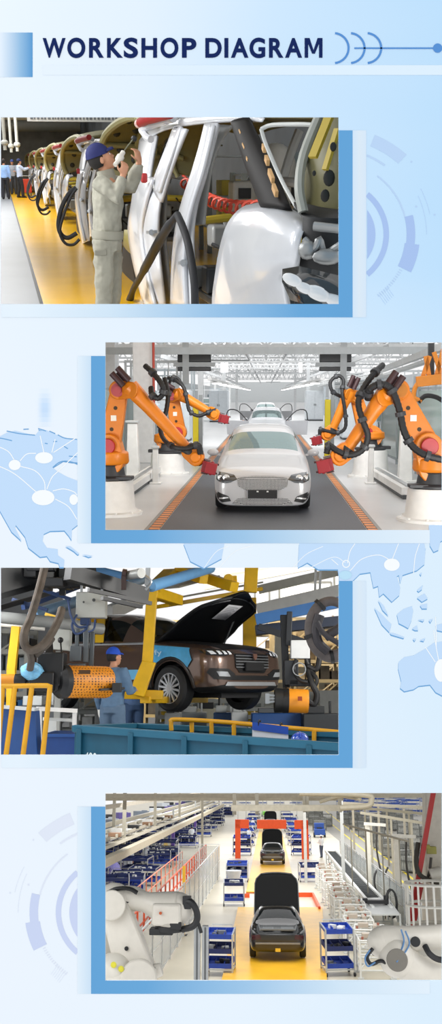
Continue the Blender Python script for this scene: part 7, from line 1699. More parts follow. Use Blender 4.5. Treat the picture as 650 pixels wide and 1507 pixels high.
# ---- carts with blue trays
BT = M('#1D3F9E', 0.45, noise=0.1); BTD = M('#16265C', 0.5, noise=0.1); ALU = M('#B9BCBD', 0.35, 0.5)
def cart(label, loc, rz=0.0, w=1.0, d=0.8, levels=3, h=1.5, seed=1, group=None, tray=None):
    t = thing(H, 'parts_cart', label, 'cart', loc, group, rz or 1e-6); _OFF[t.name] = V((0, 0, 0)); r_ = random.Random(seed)
    m = MB()
    for sx in (-1, 1):
        for sy in (-1, 1): m.bb((sx * w / 2 - 0.025, sy * d / 2 - 0.025, 0.12), (sx * w / 2 + 0.025, sy * d / 2 + 0.025, h - (0.0 if sy > 0 else 0.12)))
    m.bar((-w / 2, -d / 2, 0.2), (w / 2, -d / 2, 0.2), 0.04); m.bar((-w / 2, d / 2, 0.2), (w / 2, d / 2, 0.2), 0.04)
    for s in (-1, 1): m.bar((s * w / 2, -d / 2, 0.2), (s * w / 2, d / 2, 0.2), 0.04); m.bar((s * w / 2, -d / 2, h - 0.14), (s * w / 2, d / 2, h - 0.03), 0.04)
    part(m, 'frame', ALU, t)
    for k in range(levels):
        z = 0.35 + (h - 0.5) * k / max(1, levels - 1); m = MB(); tl = 0.10
        m.add([(-w / 2 + .03, -d / 2, z - tl), (w / 2 - .03, -d / 2, z - tl), (w / 2 - .03, d / 2, z), (-w / 2 + .03, d / 2, z)], [(0, 1, 2, 3)])
        for a, b in (((-w / 2 + .03, -d / 2, z - tl), (w / 2 - .03, -d / 2, z - tl)), ((-w / 2 + .03, d / 2, z), (w / 2 - .03, d / 2, z)), ((-w / 2 + .03, -d / 2, z - tl), (-w / 2 + .03, d / 2, z)), ((w / 2 - .03, -d / 2, z - tl), (w / 2 - .03, d / 2, z))):
            m.bar(V(a) + V((0, 0, 0.06)), V(b) + V((0, 0, 0.06)), 0.025, 0.14)
        for q_ in (-0.17, 0.17): m.bar((q_ * w, -d / 2, z - tl + 0.05), (q_ * w, d / 2, z + 0.05), 0.02, 0.1)
        tr = part(m, 'tray', tray or (BT if k % 2 == 0 else BTD), t)
        m = MB(); n = r_.randint(2, 5)
        for i in range(n):
            x, y = r_.uniform(-w * .38, w * .38), r_.uniform(-d * .35, d * .35); zz = z - tl + (y + d / 2) / d * tl
            if r_.random() < 0.5: m.box((x, y, zz + 0.06), (r_.uniform(.08, .25), r_.uniform(.08, .2), 0.12), rz=r_.uniform(0, 3))
            else: m.cyl((x - 0.1, y, zz + 0.06), (x + 0.1, y + r_.uniform(-.1, .1), zz + 0.06), 0.05, n=10)
        part(m, 'loaded_parts', M(r_.choice(('#1B1D20', '#D8D9D6', '#2A2C30', '#6E7276')), 0.5), tr)
    m = MB()
    for sx in (-1, 1):
        for sy in (-1, 1): m.cyl((sx * w / 2 - 0.03, sy * d / 2, 0.06), (sx * w / 2 + 0.03, sy * d / 2, 0.06), 0.06, n=10); m.bar((sx * w / 2, sy * d / 2, 0.06), (sx * w / 2, sy * d / 2, 0.14), 0.04)
    part(m, 'castor', BLACK, t)
    m = MB(); m.tube([(-w / 2 + .1, d / 2, h - .1), (-w / 2 + .1, d / 2 + .12, h + .05), (w / 2 - .1, d / 2 + .12, h + .05), (w / 2 - .1, d / 2, h - .1)], 0.015, 6); part(m, 'push_handle', STEEL, t)
    return t
p = g4(324, 1434); cA = cart('three-tray blue parts cart at the near left corner of the yellow platform', (p.x, p.y, 0), R(-4), 0.86, 0.8, 3, 1.35, 1)
p = g4(497, 1434); cB = cart('three-tray blue parts cart at the near right corner of the yellow platform', (p.x, p.y, 0), R(9), 0.90, 0.8, 3, 1.5, 2)
p = g4(344, 1332); cC = cart('blue parts cart with a white bag of parts, behind the near left cart', (p.x, p.y, 0), R(3), 1.0, 1.0, 2, 1.2, 3)
m = MB(); m.lathe([(0.30, 0.0), (0.36, 0.2), (0.40, 0.35), (0.37, 0.36), (0.32, 0.2)], (p.x, p.y - 0.2, 1.28), n=18); single(H, m, 'plastic_basin', M('#C9CCD0', 0.4), 'pale grey basin standing on the blue cart behind the near left cart', 'basin', loc=(p.x, p.y - 0.2, 1.28))
p = g4(349, 1297); cart('low blue parts cart loaded with black parts, left of the second car', (p.x, p.y, 0), 0, 1.3, 1.2, 3, 1.2, 4)
p = g4(456, 1297); cart('blue parts cart at the right of the line beside the orange step', (p.x, p.y, 0), R(4), 1.3, 1.2, 2, 1.1, 5)
lineside = []
for i, (u, v) in enumerate([(396 + s / 5.85 * (v - 1152), v) for s in (-2.2, 2.6) for v in (1258, 1244, 1233, 1223, 1214, 1207)]):
    p = g4(u, v)
    lb = 'blue lineside cart on the %s of the line, %s' % ('left' if u < 400 else 'right', ['nearest to the orange portal foot', 'second going away from the camera', 'third going away from the camera', 'fourth going away', 'fifth going away', 'farthest one'][i % 6])
    if i == 0: lc = cart(lb, (p.x, p.y, 0), 0, 1.5, 1.5, 3, 1.6, 7, 'lineside carts')
    else: dup(lc, H, (p.x, p.y, 0), R((i * 37) % 20 - 10), label=lb)
# far left area: rows of carts under the gantry
far1 = cart('blue parts cart among many in the area left of the orange railing', (-9, 45, 0), 0, 1.7, 1.1, 2, 1.1, 8, 'blue carts left of the railing'); far2 = cart('blue parts cart among many in the area left of the orange railing', (-9, 47, 0), R(8), 1.7, 1.1, 3, 1.5, 9, 'blue carts left of the railing', BTD)
rnd = random.Random(12); spots = []; took = []
for _ in range(900):
    v = 1170 + 150 * rnd.random() ** 1.6; X = rnd.uniform(-15, -7.4); y = 5.85 * 1400 / (v - 1152)
    if y > 200 or (-12.5 < X < -11.5) or (-9.2 < X < -8.6): continue
    if all(abs(X - a) > 1.9 or abs(y - b) > 1.5 for a, b in took): took.append((X, y)); spots.append(H.px((X, y, 0)))
    if len(spots) >= 95: break
for i, (u, v) in enumerate(spots):
    p = g4(u, v); src = far1 if i % 2 else far2
    if i < 2: src.matrix_world = H.M @ Matrix.Translation((p.x, p.y, 0)) @ Matrix.Rotation(R(rnd.uniform(-12, 12)), 4, 'Z')
    else: dup(src, H, (p.x, p.y, 0), R(rnd.uniform(-12, 12)))

# ---- workers
ws = []
def worker(label, u, v, f, arms, top, legs, cap, group=None, vox=0.022):
    p = g4(u, v); return person(H, label, (p.x, p.y, 0), stand(f, 1.72, arms, 0.1), top, legs, cap, vox=vox, group=group)
wA = worker('worker in white shirt and white cap at the end of the right conveyor', 473, 1262, (-0.6, 0.8, 0), ('work', 'work'), '#E4E6E8', '#4B5468', '#E8EAEC')
wB = worker('worker in pale work clothes standing on the yellow strip left of the railing', 238, 1250, (1, -0.2, 0), ('work', 'down'), '#CFD6DE', '#C3CAD4', '#DDE2E8')
wC = worker('worker in dark trousers standing beside the purple column', 282, 1243, (-0.3, 1, 0), ('work', 'work'), '#C7CFD9', '#22262E', '#3B4A7E')
others = [(214, 1272, 'worker in pale work clothes behind the nearer blue carts'), (190, 1288, 'worker in pale work clothes at the far left among blue carts'), (226, 1262, 'worker in pale clothes between the carts by the gantry leg'), (262, 1228, 'worker in pale clothes further along the blue carts'), (275, 1220, 'pale worker beyond the purple column'), (290, 1208, 'pale worker far along the left row of carts'), (300, 1202, 'pale worker farther still along the left row'), (312, 1196, 'pale worker near the far end of the left row'), (366, 1246, 'worker beside the left portal leg'), (372, 1226, 'worker behind the left orange portal near the cars'), (436, 1218, 'worker on the right of the line beyond the right portal'), (322, 1190, 'pale worker at the far end of the left row'), (256, 1222, 'pale worker under the overhead trays')]
for i, (u, v, lb) in enumerate(others):
    p = g4(u, v); dup((wB, wC)[i % 3 == 2], H, (p.x, p.y, 0), R(rnd.uniform(0, 360)), label=lb)
# purple-covered bodies / bags in the left area
for i, (u, v, w, h, c, lb) in enumerate(((166, 1302, 0.9, 1.3, '#8F8BD0', 'lilac wrapped part standing at the left edge of the line hall'), (176, 1282, 1.0, 1.1, '#D5DDEA', 'white wrapped part behind the lilac one'), (222, 1258, 1.1, 1.4, '#B9C6E0', 'pale blue wrapped stack behind the carts, nearest'), (250, 1232, 1.2, 1.6, '#C6D0E2', 'pale blue wrapped stack behind the carts, second'), (264, 1216, 1.4, 1.7, '#BFCBE2', 'pale blue wrapped stack behind the carts, third'), (285, 1203, 1.6, 1.8, '#CBD6E8', 'pale blue wrapped stack behind the carts, farthest'))):
    p = g4(u, v); m = MB(); rows = []
    for z, s in ((0, 0.85), (0.2, 1.0), (0.6, 1.05), (0.85, 0.9), (1.0, 0.5)):
        rows.append([V((p.x + s * w / 2 * math.cos(a) * (1 + 0.12 * math.sin(3 * a + z * 5)), p.y + s * w / 2 * math.sin(a), z * h)) for a in [i2 * math.pi / 8 for i2 in range(16)]])
    m.grid(rows, close=True); m.add(rows[-1], [tuple(range(16))]); single(H, m, 'wrapped_part', M(c, 0.5, noise=0.15, bump=0.4), lb, 'package', loc=(p.x, p.y, 0), smooth=70)
for u, v, hgt, lb in ((254, 1262, 2.3, 'purple padded column at the end of the blue carts, nearer'), (287, 1230, 2.3, 'purple padded column further along the carts')):
    p = g4(u, v); t = thing(H, 'padded_column', lb, 'column', (p.x, p.y, 0)); m = MB(); m.bb((p.x - .14, p.y - .14, 0.1), (p.x + .14, p.y + .14, hgt)); part(m, 'padding', M('#6C52A8', 0.5), t, bevel=0.03)
    m = MB(); m.bb((p.x - .07, p.y - .07, 0), (p.x + .07, p.y + .07, hgt + 1.5)); part(m, 'core', LGREY, t)
m = MB(); m.prism([g4(236, 1262), g4(252, 1262), g4(246, 1240), g4(234, 1240)], (0, 0, 0.01)); m.prism([g4(166, 1318), g4(196, 1318), g4(204, 1300), g4(176, 1300)], (0, 0, 0.01)); single(H, m, 'trim_3', M('#D9B758', 0.5), kind='structure', smooth=0)

# ---- railings and fences
def railing(label, x, y0, y1, n, h, c, mids=(0.5,), z0=0.0, r=0.03, name='safety_railing', kick=0.0):
    t = thing(H, name, label, 'railing', (x, y0, z0)); m = MB()
    for f_ in (1.0,) + tuple(mids): m.tube([(x, y0, z0 + h * f_), (x, y1, z0 + h * f_)], r, 8)
    part(m, 'rail', M(c, 0.45), t)
    for i in range(n + 1):
        y = y0 + (y1 - y0) * i / n; m = MB(); m.tube([(x, y, z0), (x, y, z0 + h)], r, 8); part(m, 'post', M(c, 0.45), t)
    if kick: m = MB(); m.bb((x - 0.03, y0, z0 + 0.02), (x + 0.03, y1, z0 + kick)); part(m, 'kick_plate', M(c, 0.45), t)
    return t
RED = '#D8562E'
railing('long orange tubular railing running up the left side from behind the white robot', -4.97, 26, 78, 26, 1.25, RED, (0.5,), 0, 0.04, kick=0.18)
railing('orange tubular railing on the far edge of the left walkway', -6.1, 34, 70, 16, 1.2, '#E58A6A', (0.5,), 0.05, 0.03)
m = MB(); m.bb((-6.3, 24, 0.0), (-5.02, 80, 0.05)); single(H, m, 'walkway', M('#D8D5CE', 0.5), 'pale walkway strip along the orange railing', 'walkway', smooth=0)
def mesh_fence(label, pts, h, c='#C3C6C6', step=1.6, gl_=None):
    t = thing(H, 'mesh_fence', label, 'fence', (pts[0][0], pts[0][1], 0)); posts = []
    for a, b in zip(pts, pts[1:]):
        a, b = V((*a, 0)), V((*b, 0)); n = max(1, round((b - a).length / step))
        for i in range(n):
            p, q = a.lerp(b, i / n), a.lerp(b, (i + 1) / n); m = MB(); m.bb(p - V((.035, .035, 0)), p + V((.035, .035, h))); part(m, 'post', M(c, 0.4, 0.3), t)
            m = MB(); m.bar(p + V((0, 0, h - 0.04)), q + V((0, 0, h - 0.04)), 0.04); m.bar(p + V((0, 0, 0.12)), q + V((0, 0, 0.12)), 0.04); m.bar(p + V((0, 0, h * 0.5)), q + V((0, 0, h * 0.5)), 0.03); part(m, 'rail', M(c, 0.4, 0.3), t)
            m = MB(); d = (q - p).normalized() * 0.05; m.bar(p + d + V((0, 0, h * 0.5)), q - d + V((0, 0, h * 0.5)), 0.012, h - 0.25); part(m, 'clear_panel', gl_ or glass('#D7DAD8', 0.82, 0.2), t)
    return t
mesh_fence('clear panel fence with grey posts running from the near left to the portal', [(-3.55, 28), (-3.3, 66)], 2.0, step=2.6)
mesh_fence('grey panel fence crossing in front of the left orange portal', [(-6.0, 66), (-3.3, 66)], 2.0, step=1.4)
t = thing(H, 'yellow_post', 'thin yellow post standing at the fence near the middle left', 'post', (-3.5, 41, 0)); m = MB(); m.bb((-3.56, 40.94, 0), (-3.44, 41.06, 2.6)); part(m, 'shaft', M('#D9A51E', 0.45), t); m = MB(); m.bb((-3.65, 40.85, 0), (-3.35, 41.15, 0.03)); part(m, 'foot', DGREY, t)
for u, y, lb in ((290, 19.5, 'left'), (302, 19.5, 'right')):
    p = q4(u, 1400, y); t = thing(H, 'aluminium_post', 'tall aluminium post in front of the white left robot hand, ' + lb + ' of the pair', 'post', (p.x, y, 0)); m = MB(); m.bb((p.x - .06, y - .06, 0.03), (p.x + .06, y + .06, q4(u, 1362, y).z)); part(m, 'shaft', ALU, t, bevel=0.008)
    m = MB(); m.bb((p.x - .018, y - .064, 0.05), (p.x + .018, y - .06, q4(u, 1364, y).z)); part(m, 'groove', M('#6E7173', 0.4), t)
    m = MB(); m.bb((p.x - .12, y - .12, 0), (p.x + .12, y + .12, 0.03)); part(m, 'foot', DGREY, t)

# ---- overhead gantries on the left
GB = '#B9B19C'
for i, (x, z, w, h, c, lb) in enumerate(((-7.0, 2.62, 0.35, 0.35, '#BDB49C', 'lowest wide beige beam of the left overhead gantry'), (-7.6, 3.0, 0.3, 0.16, '#C9C2B0', 'second beige beam of the left overhead gantry'), (-8.4, 3.1, 0.2, 0.2, '#A9A08A', 'third beige beam of the left overhead gantry'), (-9.0, 3.25, 0.3, 0.2, '#CDC7B6', 'upper beige beam of the left overhead gantry'), (-9.8, 3.4, 0.25, 0.25, '#AAA28E', 'topmost beige beam of the left overhead gantry'), (-8.0, 4.7, 0.2, 0.2, '#C6BFAE', 'high beige rail above the left gantry'))):
    m = MB(); m.bar((x, 36, z), (x, 150, z), w, h); single(H, m, 'gantry_beam', M(c, 0.5, noise=0.1), lb, 'beam', 'left gantry beams', loc=(x, 36, z))
for i in range(9):
    y = 40 + i * 4.4; m = MB(); z = 3.22
    m.bb((-8.8, y, z), (-7.5, y + 2.6, z + 0.05)); m.bb((-8.8, y, z), (-8.75, y + 2.6, z + 0.2)); m.bb((-7.55, y, z), (-7.5, y + 2.6, z + 0.2))
    t = thing(H, 'overhead_tray', 'flat tray hanging between the beams of the left gantry', 'tray', (-8, y, z), 'trays on the left gantry'); part(m, 'tray', M('#B4AD9C', 0.5), t)
    m = MB(); m.box((-8.3 + 0.3 * (i % 3), y + 0.8, z + 0.15), (0.6, 0.5, 0.2)); m.box((-7.85, y + 1.8, z + 0.12), (0.4, 0.7, 0.14)); part(m, 'carried_part', M(('#E4E4E2', '#26282B', '#8B6A50')[i % 3], 0.5), t, bevel=0.02)
for i, (x, y, z0, z1) in enumerate(((-7.6, 42, 2.8, 6.2), (-7.6, 52, 2.8, 6.2), (-7.6, 66, 2.8, 6.2), (-9.4, 48, 3.2, 6.2), (-9.4, 60, 3.2, 6.2), (-7.6, 84, 2.8, 6.3), (-5.4, 80, 0, 6.0), (-7.6, 110, 2.8, 6.3))):
    m = MB(); m.bb((x - .09, y - .09, z0), (x + .09, y + .09, z1)); single(H, m, 'gantry_hanger', M('#A8A394', 0.5), 'grey upright hanging the left gantry from the roof', 'hanger', 'gantry hangers', loc=(x, y, z0))
m = MB(); m.prism([(-14, 60, 2.4), (-9.8, 60, 2.4), (-9.8, 160, 2.4), (-14, 160, 2.4)], (0, 0, 0.1)); single(H, m, 'upper_deck', M('#E3E6E8', 0.5), 'white upper deck far at the left behind the gantry', 'deck', smooth=0, loc=(-12, 60, 2.4))
for i in range(14):
    x, y = rnd.uniform(-13.5, -11.0), 62 + i * 6; m = MB(); m.box((x, y, 2.5 + 0.5), (1.2, 1.2, rnd.uniform(0.5, 1.0)), rz=rnd.uniform(0, 1)); m.box((x + 0.3, y, 3.2), (0.5, 0.5, 0.4))
    single(H, m, 'stacked_load', M(('#5B4E8E', '#6A7480', '#C9CED4', '#2A2C30')[i % 4], 0.5), 'stacked load on the white upper deck at the left', 'load', 'loads on the upper deck', loc=(x, y, 2.5), bevel=0.03)
# cross beams near the roof
for i, (v, y, u0, u1, h, c, lb) in enumerate(((1176, 46, 150, 505, 0.14, '#A79F8C', 'upper beige cross beam over the line'), (1189, 44, 340, 505, 0.26, '#C6C0AE', 'lower beige cross beam over the line'), (1171, 50, 150, 660, 0.2, '#B9B3A3', 'topmost beige cross beam along the upper edge'))):
    a, b = q4(u0, v, y), q4(u1, v, y); m = MB(); m.bar(a, b, 0.25, h); single(H, m, 'cross_girder', M(c, 0.5, noise=0.08), lb, 'beam', loc=a)
for u in (345, 378, 448, 452, 500):
    a = q4(u, 1192, 45); m = MB(); m.bb((a.x - .08, 45 - .08, a.z - (0.2 if u < 440 else 0.1)), (a.x + .08, 45.08, 6.2)); single(H, m, 'beam_hanger', M('#A8A394', 0.5), 'grey hanger holding the cross beams over the line', 'hanger', 'cross beam hangers', loc=(a.x, 45, a.z))
m = MB(); m.tube([q4(440, 1167, 42), q4(500, 1168, 42), q4(542, 1171, 42), q4(546, 1178, 42), q4(540, 1186, 42), q4(500, 1189, 42)], 0.12, 10, 4); m.tube([q4(530, 1176, 42), q4(500, 1172, 43), q4(470, 1180, 43)], 0.08, 8, 4); single(H, m, 'beige_loop_duct', M('#B5AD98', 0.5), 'beige duct looping back at the right end of the cross beams', 'duct', loc=q4(500, 1189, 42))

# ---- right: conveyor, jigs, fence, posts
t = thing(H, 'roller_conveyor', 'long pale roller conveyor running up the right side', 'conveyor', (4.5, 42.0, 0))
m = MB()
for x in (4.15, 4.9): m.bar((x, 42.0, 0.92), (x, 76, 0.92), 0.13, 0.16)
part(m, 'side_rail', M('#D9DBD8', 0.45), t)
m = MB(); m.bar((4.52, 42.0, 0.86), (4.52, 74, 0.86), 0.3, 0.08); part(m, 'belt', M('#2C2E30', 0.5), t)
for i in range(12):
    m = MB(); y = 42.2 + i * 3.0
    for x in (4.15, 4.9): m.bar((x, y, 0), (x, y, 0.88), 0.07)
    m.bar((4.15, y, 0.4), (4.9, y, 0.4), 0.05); part(m, 'leg', M('#C9CCCA', 0.45), t)
m = MB()
for i in range(60): y = 42.3 + i * 0.56; m.cyl((4.2, y, 0.93), (4.85, y, 0.91), 0.03, n=8)
part(m, 'rollers', M('#4E5152', 0.4, 0.4), t)
t = thing(H, 'conveyor_table', 'pale flat transfer table at the near end of the right conveyor', 'table', g4(565, 1395))
a, b, c, d = [g4(u, v, 0.95) for u, v in ((538, 1345), (588, 1345), (570, 1320), (530, 1322))]
m = MB(); m.prism([a, b, c, d], (0, 0, -0.06)); part(m, 'top', M('#C9CCCB', 0.4), t)
m = MB()
for p in (a, b, c, d): m.bar(p, V((p.x, p.y, 0)), 0.07)
part(m, 'leg', M('#B9BCBB', 0.45), t)
m = MB(); p = a.lerp(c, 0.5); m.box(p + V((0, 0, 0.12)), (0.9, 0.4, 0.14)); m.box(p + V((0.4, 0.3, 0.2)), (0.2, 0.2, 0.3)); m.box(p + V((-0.5, 0.1, 0.15)), (0.2, 0.3, 0.2)); part(m, 'black_fixture', M('#222426', 0.5), t, bevel=0.01)
jig = None
for i in range(13):
    y = 33 + i * 2.3; x = 3.25 + 0.1 * math.sin(i * 2.1)
    lb = 'white tubular jig frame between the line and the right conveyor'
    if i == 0:
        jig = thing(H, 'jig_frame', lb, 'frame', (x, y, 0), 'white jig frames by the conveyor', 1e-6); _OFF[jig.name] = V((0, 0, 0))
        m = MB()
        for sx in (-0.5, 0.5):
            for sy in (-0.6, 0.6): m.tube([(sx, sy, 0.05), (sx, sy, 1.1)], 0.035, 8)
        part(m, 'upright', M('#DEDFDB', 0.45), jig)
        m = MB()
        for z in (0.25, 0.7, 1.1):
            m.tube([(-0.5, -0.6, z), (0.5, -0.6, z)], 0.03, 8); m.tube([(-0.5, 0.6, z), (0.5, 0.6, z)], 0.03, 8)
            for sx in (-0.5, 0.5): m.tube([(sx, -0.6, z), (sx, 0.6, z)], 0.03, 8)
        m.tube([(-0.5, -0.6, 0.3), (0.5, 0.6, 1.05)], 0.025, 8); part(m, 'cross_tube', M('#D5D6D2', 0.45), jig)
        m = MB(); m.box((-0.2, 0, 1.18), (0.35, 0.3, 0.14)); m.cyl((0.2, -0.4, 1.15), (0.2, 0.3, 1.15), 0.07, n=12); part(m, 'clamp_unit', M('#B4A89A', 0.45), jig, bevel=0.01)
        m = MB(); m.box((0.3, 0.45, 1.16), (0.08, 0.08, 0.08)); m.box((-0.4, -0.45, 1.16), (0.07, 0.08, 0.08)); part(m, 'red_clamp', M('#9A5A48', 0.5), jig)
        m = MB()
        for sx in (-0.5, 0.5):
            for sy in (-0.6, 0.6): m.bb((sx - .09, sy - .09, 0), (sx + .09, sy + .09, 0.05))
        part(m, 'foot', M('#C9CBC8', 0.45), jig)
    else: dup(jig, H, (x, y, 0), R(rnd.uniform(-8, 8)))
mesh_fence('clear panel fence along the far side of the right conveyor', [(5.55, 38), (5.35, 78)], 1.7, '#B7BABA', 2.4, glass('#C9CFCF', 0.7, 0.15))
for u, vb, vt, lb, cu in ((544.5, 1322, 1212, 'tall white T-shaped post behind the conveyor table, left', (536, 1217, 567, 1212)), (587, 1345, 1229, 'tall white T-shaped post behind the conveyor table, right', (572, 1224, 612, 1236))):
    b = g4(u, vb); y = b.y; t = thing(H, 'gantry_post', lb, 'post', (b.x, y, 0)); top = q4(u, vt, y).z
    m = MB(); m.bb((b.x - .11, y - .11, 0.03), (b.x + .11, y + .11, top)); part(m, 'shaft', M('#DCD8CC', 0.45), t, bevel=0.01)
    m = MB(); p, q = q4(cu[0], cu[1], y), q4(cu[2], cu[3], y); m.bar(V((p.x, y - 0.4, top)), V((q.x, y + 0.5, top - 0.1)), 0.2, 0.16); part(m, 'cross_arm', M('#E0DCD0', 0.45), t, bevel=0.01)
    m = MB(); m.bb((b.x - .22, y - .22, 0), (b.x + .22, y + .22, 0.03)); part(m, 'foot', LGREY, t)
    m = MB(); pts = [V((b.x + 0.5, y, top - 0.2)), V((b.x + 0.45, y, top - 1.4)), V((b.x + 0.7, y, top - 2.6)), V((b.x + 1.0, y, top - 2.2))]; m.tube(pts, 0.05, 8, 4); part(m, 'hanging_cable', M('#3A3733', 0.6), t)
for u, v, y in ((449, 1167, 62), (504, 1180, 56)):
    a = q4(u, 1250, y); m = MB(); m.bb((a.x - .09, y - .09, 0), (a.x + .09, y + .09, 5.9)); single(H, m, 'slim_column', M('#BFC1BE', 0.45), 'slim pale column beside the conveyor, ' + ('left' if u < 480 else 'right') + ' one', 'column', loc=(a.x, y, 0))
for u, v, lb in ((557, 1297, 'left'), (576, 1330, 'right')):
    c = g4(u, v, 1.0); t = thing(H, 'coil_stand', 'black coiled hose on a stand beside the right fence, ' + lb + ' one', 'hose', (c.x, c.y, 0))
    m = MB()
    for k in range(6): m.tube([c + V((0.22 * math.cos(a_), -0.1 + k * 0.06, 0.55 * math.sin(a_))) for a_ in [R(x) for x in range(0, 361, 24)]], 0.035, 6)
    part(m, 'coil', M('#2E2F30', 0.5), t); m = MB(); m.bar((c.x, c.y, 0), (c.x, c.y, 1.0), 0.06); m.bar((c.x, c.y - .2, 1.0), (c.x, c.y + .3, 1.0), 0.05); part(m, 'stand', LGREY, t)
# ---- crates along the road
crate = None
for i, (u, v, sc, grey) in enumerate(((592, 1272, 1.0, 0), (610, 1284, 1.0, 0), (580, 1262, 1.0, 0), (566, 1250, 1.0, 0), (604, 1257, 1.0, 0), (552, 1240, 1.0, 0), (540, 1232, 1, 0), (553, 1226, 1, 0), (527, 1222, 1.1, 0), (538, 1216, 1.1, 0), (514, 1214, 1.1, 0), (522, 1206, 1.2, 0), (505, 1206, 1.1, 0), (470, 1222, 1.2, 0), (462, 1214, 1.2, 0), (480, 1216, 1.2, 0), (456, 1204, 1.2, 0), (468, 1204, 1.2, 0), (625, 1270, 1, 0), (640, 1262, 1.1, 0), (560, 1215, 1.2, 0), (580, 1222, 1.2, 0), (600, 1228, 1.2, 0), (572, 1205, 1.2, 0), (595, 1210, 1.3, 0), (620, 1232, 1.2, 0))):
    p = g4(u, v); lb = 'grey wire crate standing along the road at the right' if i else 'grey wire crate'
    if crate is None:
        crate = thing(H, 'wire_crate', 'grey wire crate standing along the road at the right', 'crate', (p.x, p.y, 0), 'wire crates along the road', 1e-6); _OFF[crate.name] = V((0, 0, 0))
        m = MB(); w, d, h = 1.3, 1.6, 1.35
        for sx in (-1, 1):
            for sy in (-1, 1): m.bar((sx * w / 2, sy * d / 2, 0), (sx * w / 2, sy * d / 2, h), 0.07)
        for z in (0.15, 0.75, h):
            for s in (-1, 1): m.bar((-w / 2, s * d / 2, z), (w / 2, s * d / 2, z), 0.05); m.bar((s * w / 2, -d / 2, z), (s * w / 2, d / 2, z), 0.05)
        part(m, 'frame', M('#6F716E', 0.5, 0.3), crate)
        m = MB()
        for i2 in range(1, 7):
            for s in (-1, 1): m.bar((-w / 2 + w * i2 / 7, s * d / 2, 0.15), (-w / 2 + w * i2 / 7, s * d / 2, h), 0.025); m.bar((s * w / 2, -d / 2 + d * i2 / 7, 0.15), (s * w / 2, -d / 2 + d * i2 / 7, h), 0.025)
        part(m, 'wire_mesh', M('#8E908C', 0.5, 0.3), crate)
        m = MB(); m.bb((-w / 2 + .06, -d / 2 + .06, 0.15), (w / 2 - .06, d / 2 - .06, 1.0)); part(m, 'contents', M('#A3A49F', 0.6, noise=0.3), crate)
        m = MB(); m.bb((-w / 2, -d / 2, 0.08), (w / 2, d / 2, 0.15)); part(m, 'pallet', M('#55574F', 0.6), crate)
    else: dup(crate, H, (p.x, p.y, 0), R(rnd.uniform(20, 34) if u > 500 else rnd.uniform(-6, 6)), sc)
p = g4(470, 1232); t = thing(H, 'tow_tractor', 'small blue tow tractor on the road behind the white-capped worker', 'vehicle', (p.x, p.y, 0))
m = MB(); m.bb((p.x - .6, p.y - .9, 0.25), (p.x + .6, p.y + .9, 0.9)); m.bb((p.x - .55, p.y + 0.3, 0.9), (p.x + .55, p.y + .9, 1.5)); part(m, 'body', M('#234C9A', 0.4), t, bevel=0.06)
m = MB()
for sx in (-1, 1):
    for sy in (-1, 1): m.cyl((p.x + sx * .5, p.y + sy * .6, .25), (p.x + sx * .65, p.y + sy * .6, .25), .25, n=16)
part(m, 'wheel', RUBBER, t); m = MB(); m.bb((p.x - .3, p.y - .3, .9), (p.x + .3, p.y + .2, 1.05)); part(m, 'seat', BLACK, t, bevel=0.03)
# far right upper clutter: blue-white rows of parts and racks
fr = None; taken = []
for i in range(46):
    for _ in range(60):
        u, v = rnd.uniform(505, 655), rnd.uniform(1176, 1203); p = g4(u, v)
        if all((p - o).length > 3.9 for o in taken): break
    else: continue
    taken.append(p)
    if fr is None: fr = cart('pale and blue parts cart in the crowded far right area', (p.x, p.y, 0), 0, 3.2, 2.2, 2, 2.2, 21, 'carts in the far right area', M('#3E5FB0', 0.5))
    else: dup(fr, H, (p.x, p.y, 0), R(rnd.uniform(-30, 30)), rnd.uniform(0.8, 1.2))
for i in range(12):
    p = g4(310 + i * 12.5, 1188 if i % 2 else 1183); dup(fr, H, (p.x, p.y, 0), R(rnd.uniform(-30, 30)), 0.9, label='pale and blue parts cart far beyond the cross beams', group='carts beyond the cross beams')
for i, (pts, w, c, lb) in enumerate((([(530, 1196, 60), (650, 1216, 60)], 0.16, '#B0A995', 'beige pipe rack over the crates, front'), ([(520, 1188, 75), (650, 1200, 75)], 0.2, '#A39C88', 'beige pipe rack over the crates, middle'), ([(500, 1182, 90), (650, 1190, 90)], 0.26, '#B7B09E', 'beige pipe rack over the crates, back'), ([(505, 1213, 50), (600, 1238, 44)], 0.08, '#8C887A', 'thin pipe above the road crates'))):
    m = MB(); P_ = [q4(*p_) for p_ in pts]; m.bar(P_[0], P_[1], w, w); single(H, m, 'pipe_rack', M(c, 0.5), lb, 'pipe', loc=P_[0])
    for k in range(4):
        p = P_[0].lerp(P_[1], (k + 0.5) / 4); m = MB(); m.bar(p, V((p.x, p.y, 0)), w * 0.7); single(H, m, 'rack_leg', M(c, 0.5), 'beige upright carrying the pipe racks over the crates', 'post', 'pipe rack uprights', loc=(p.x, p.y, 0))

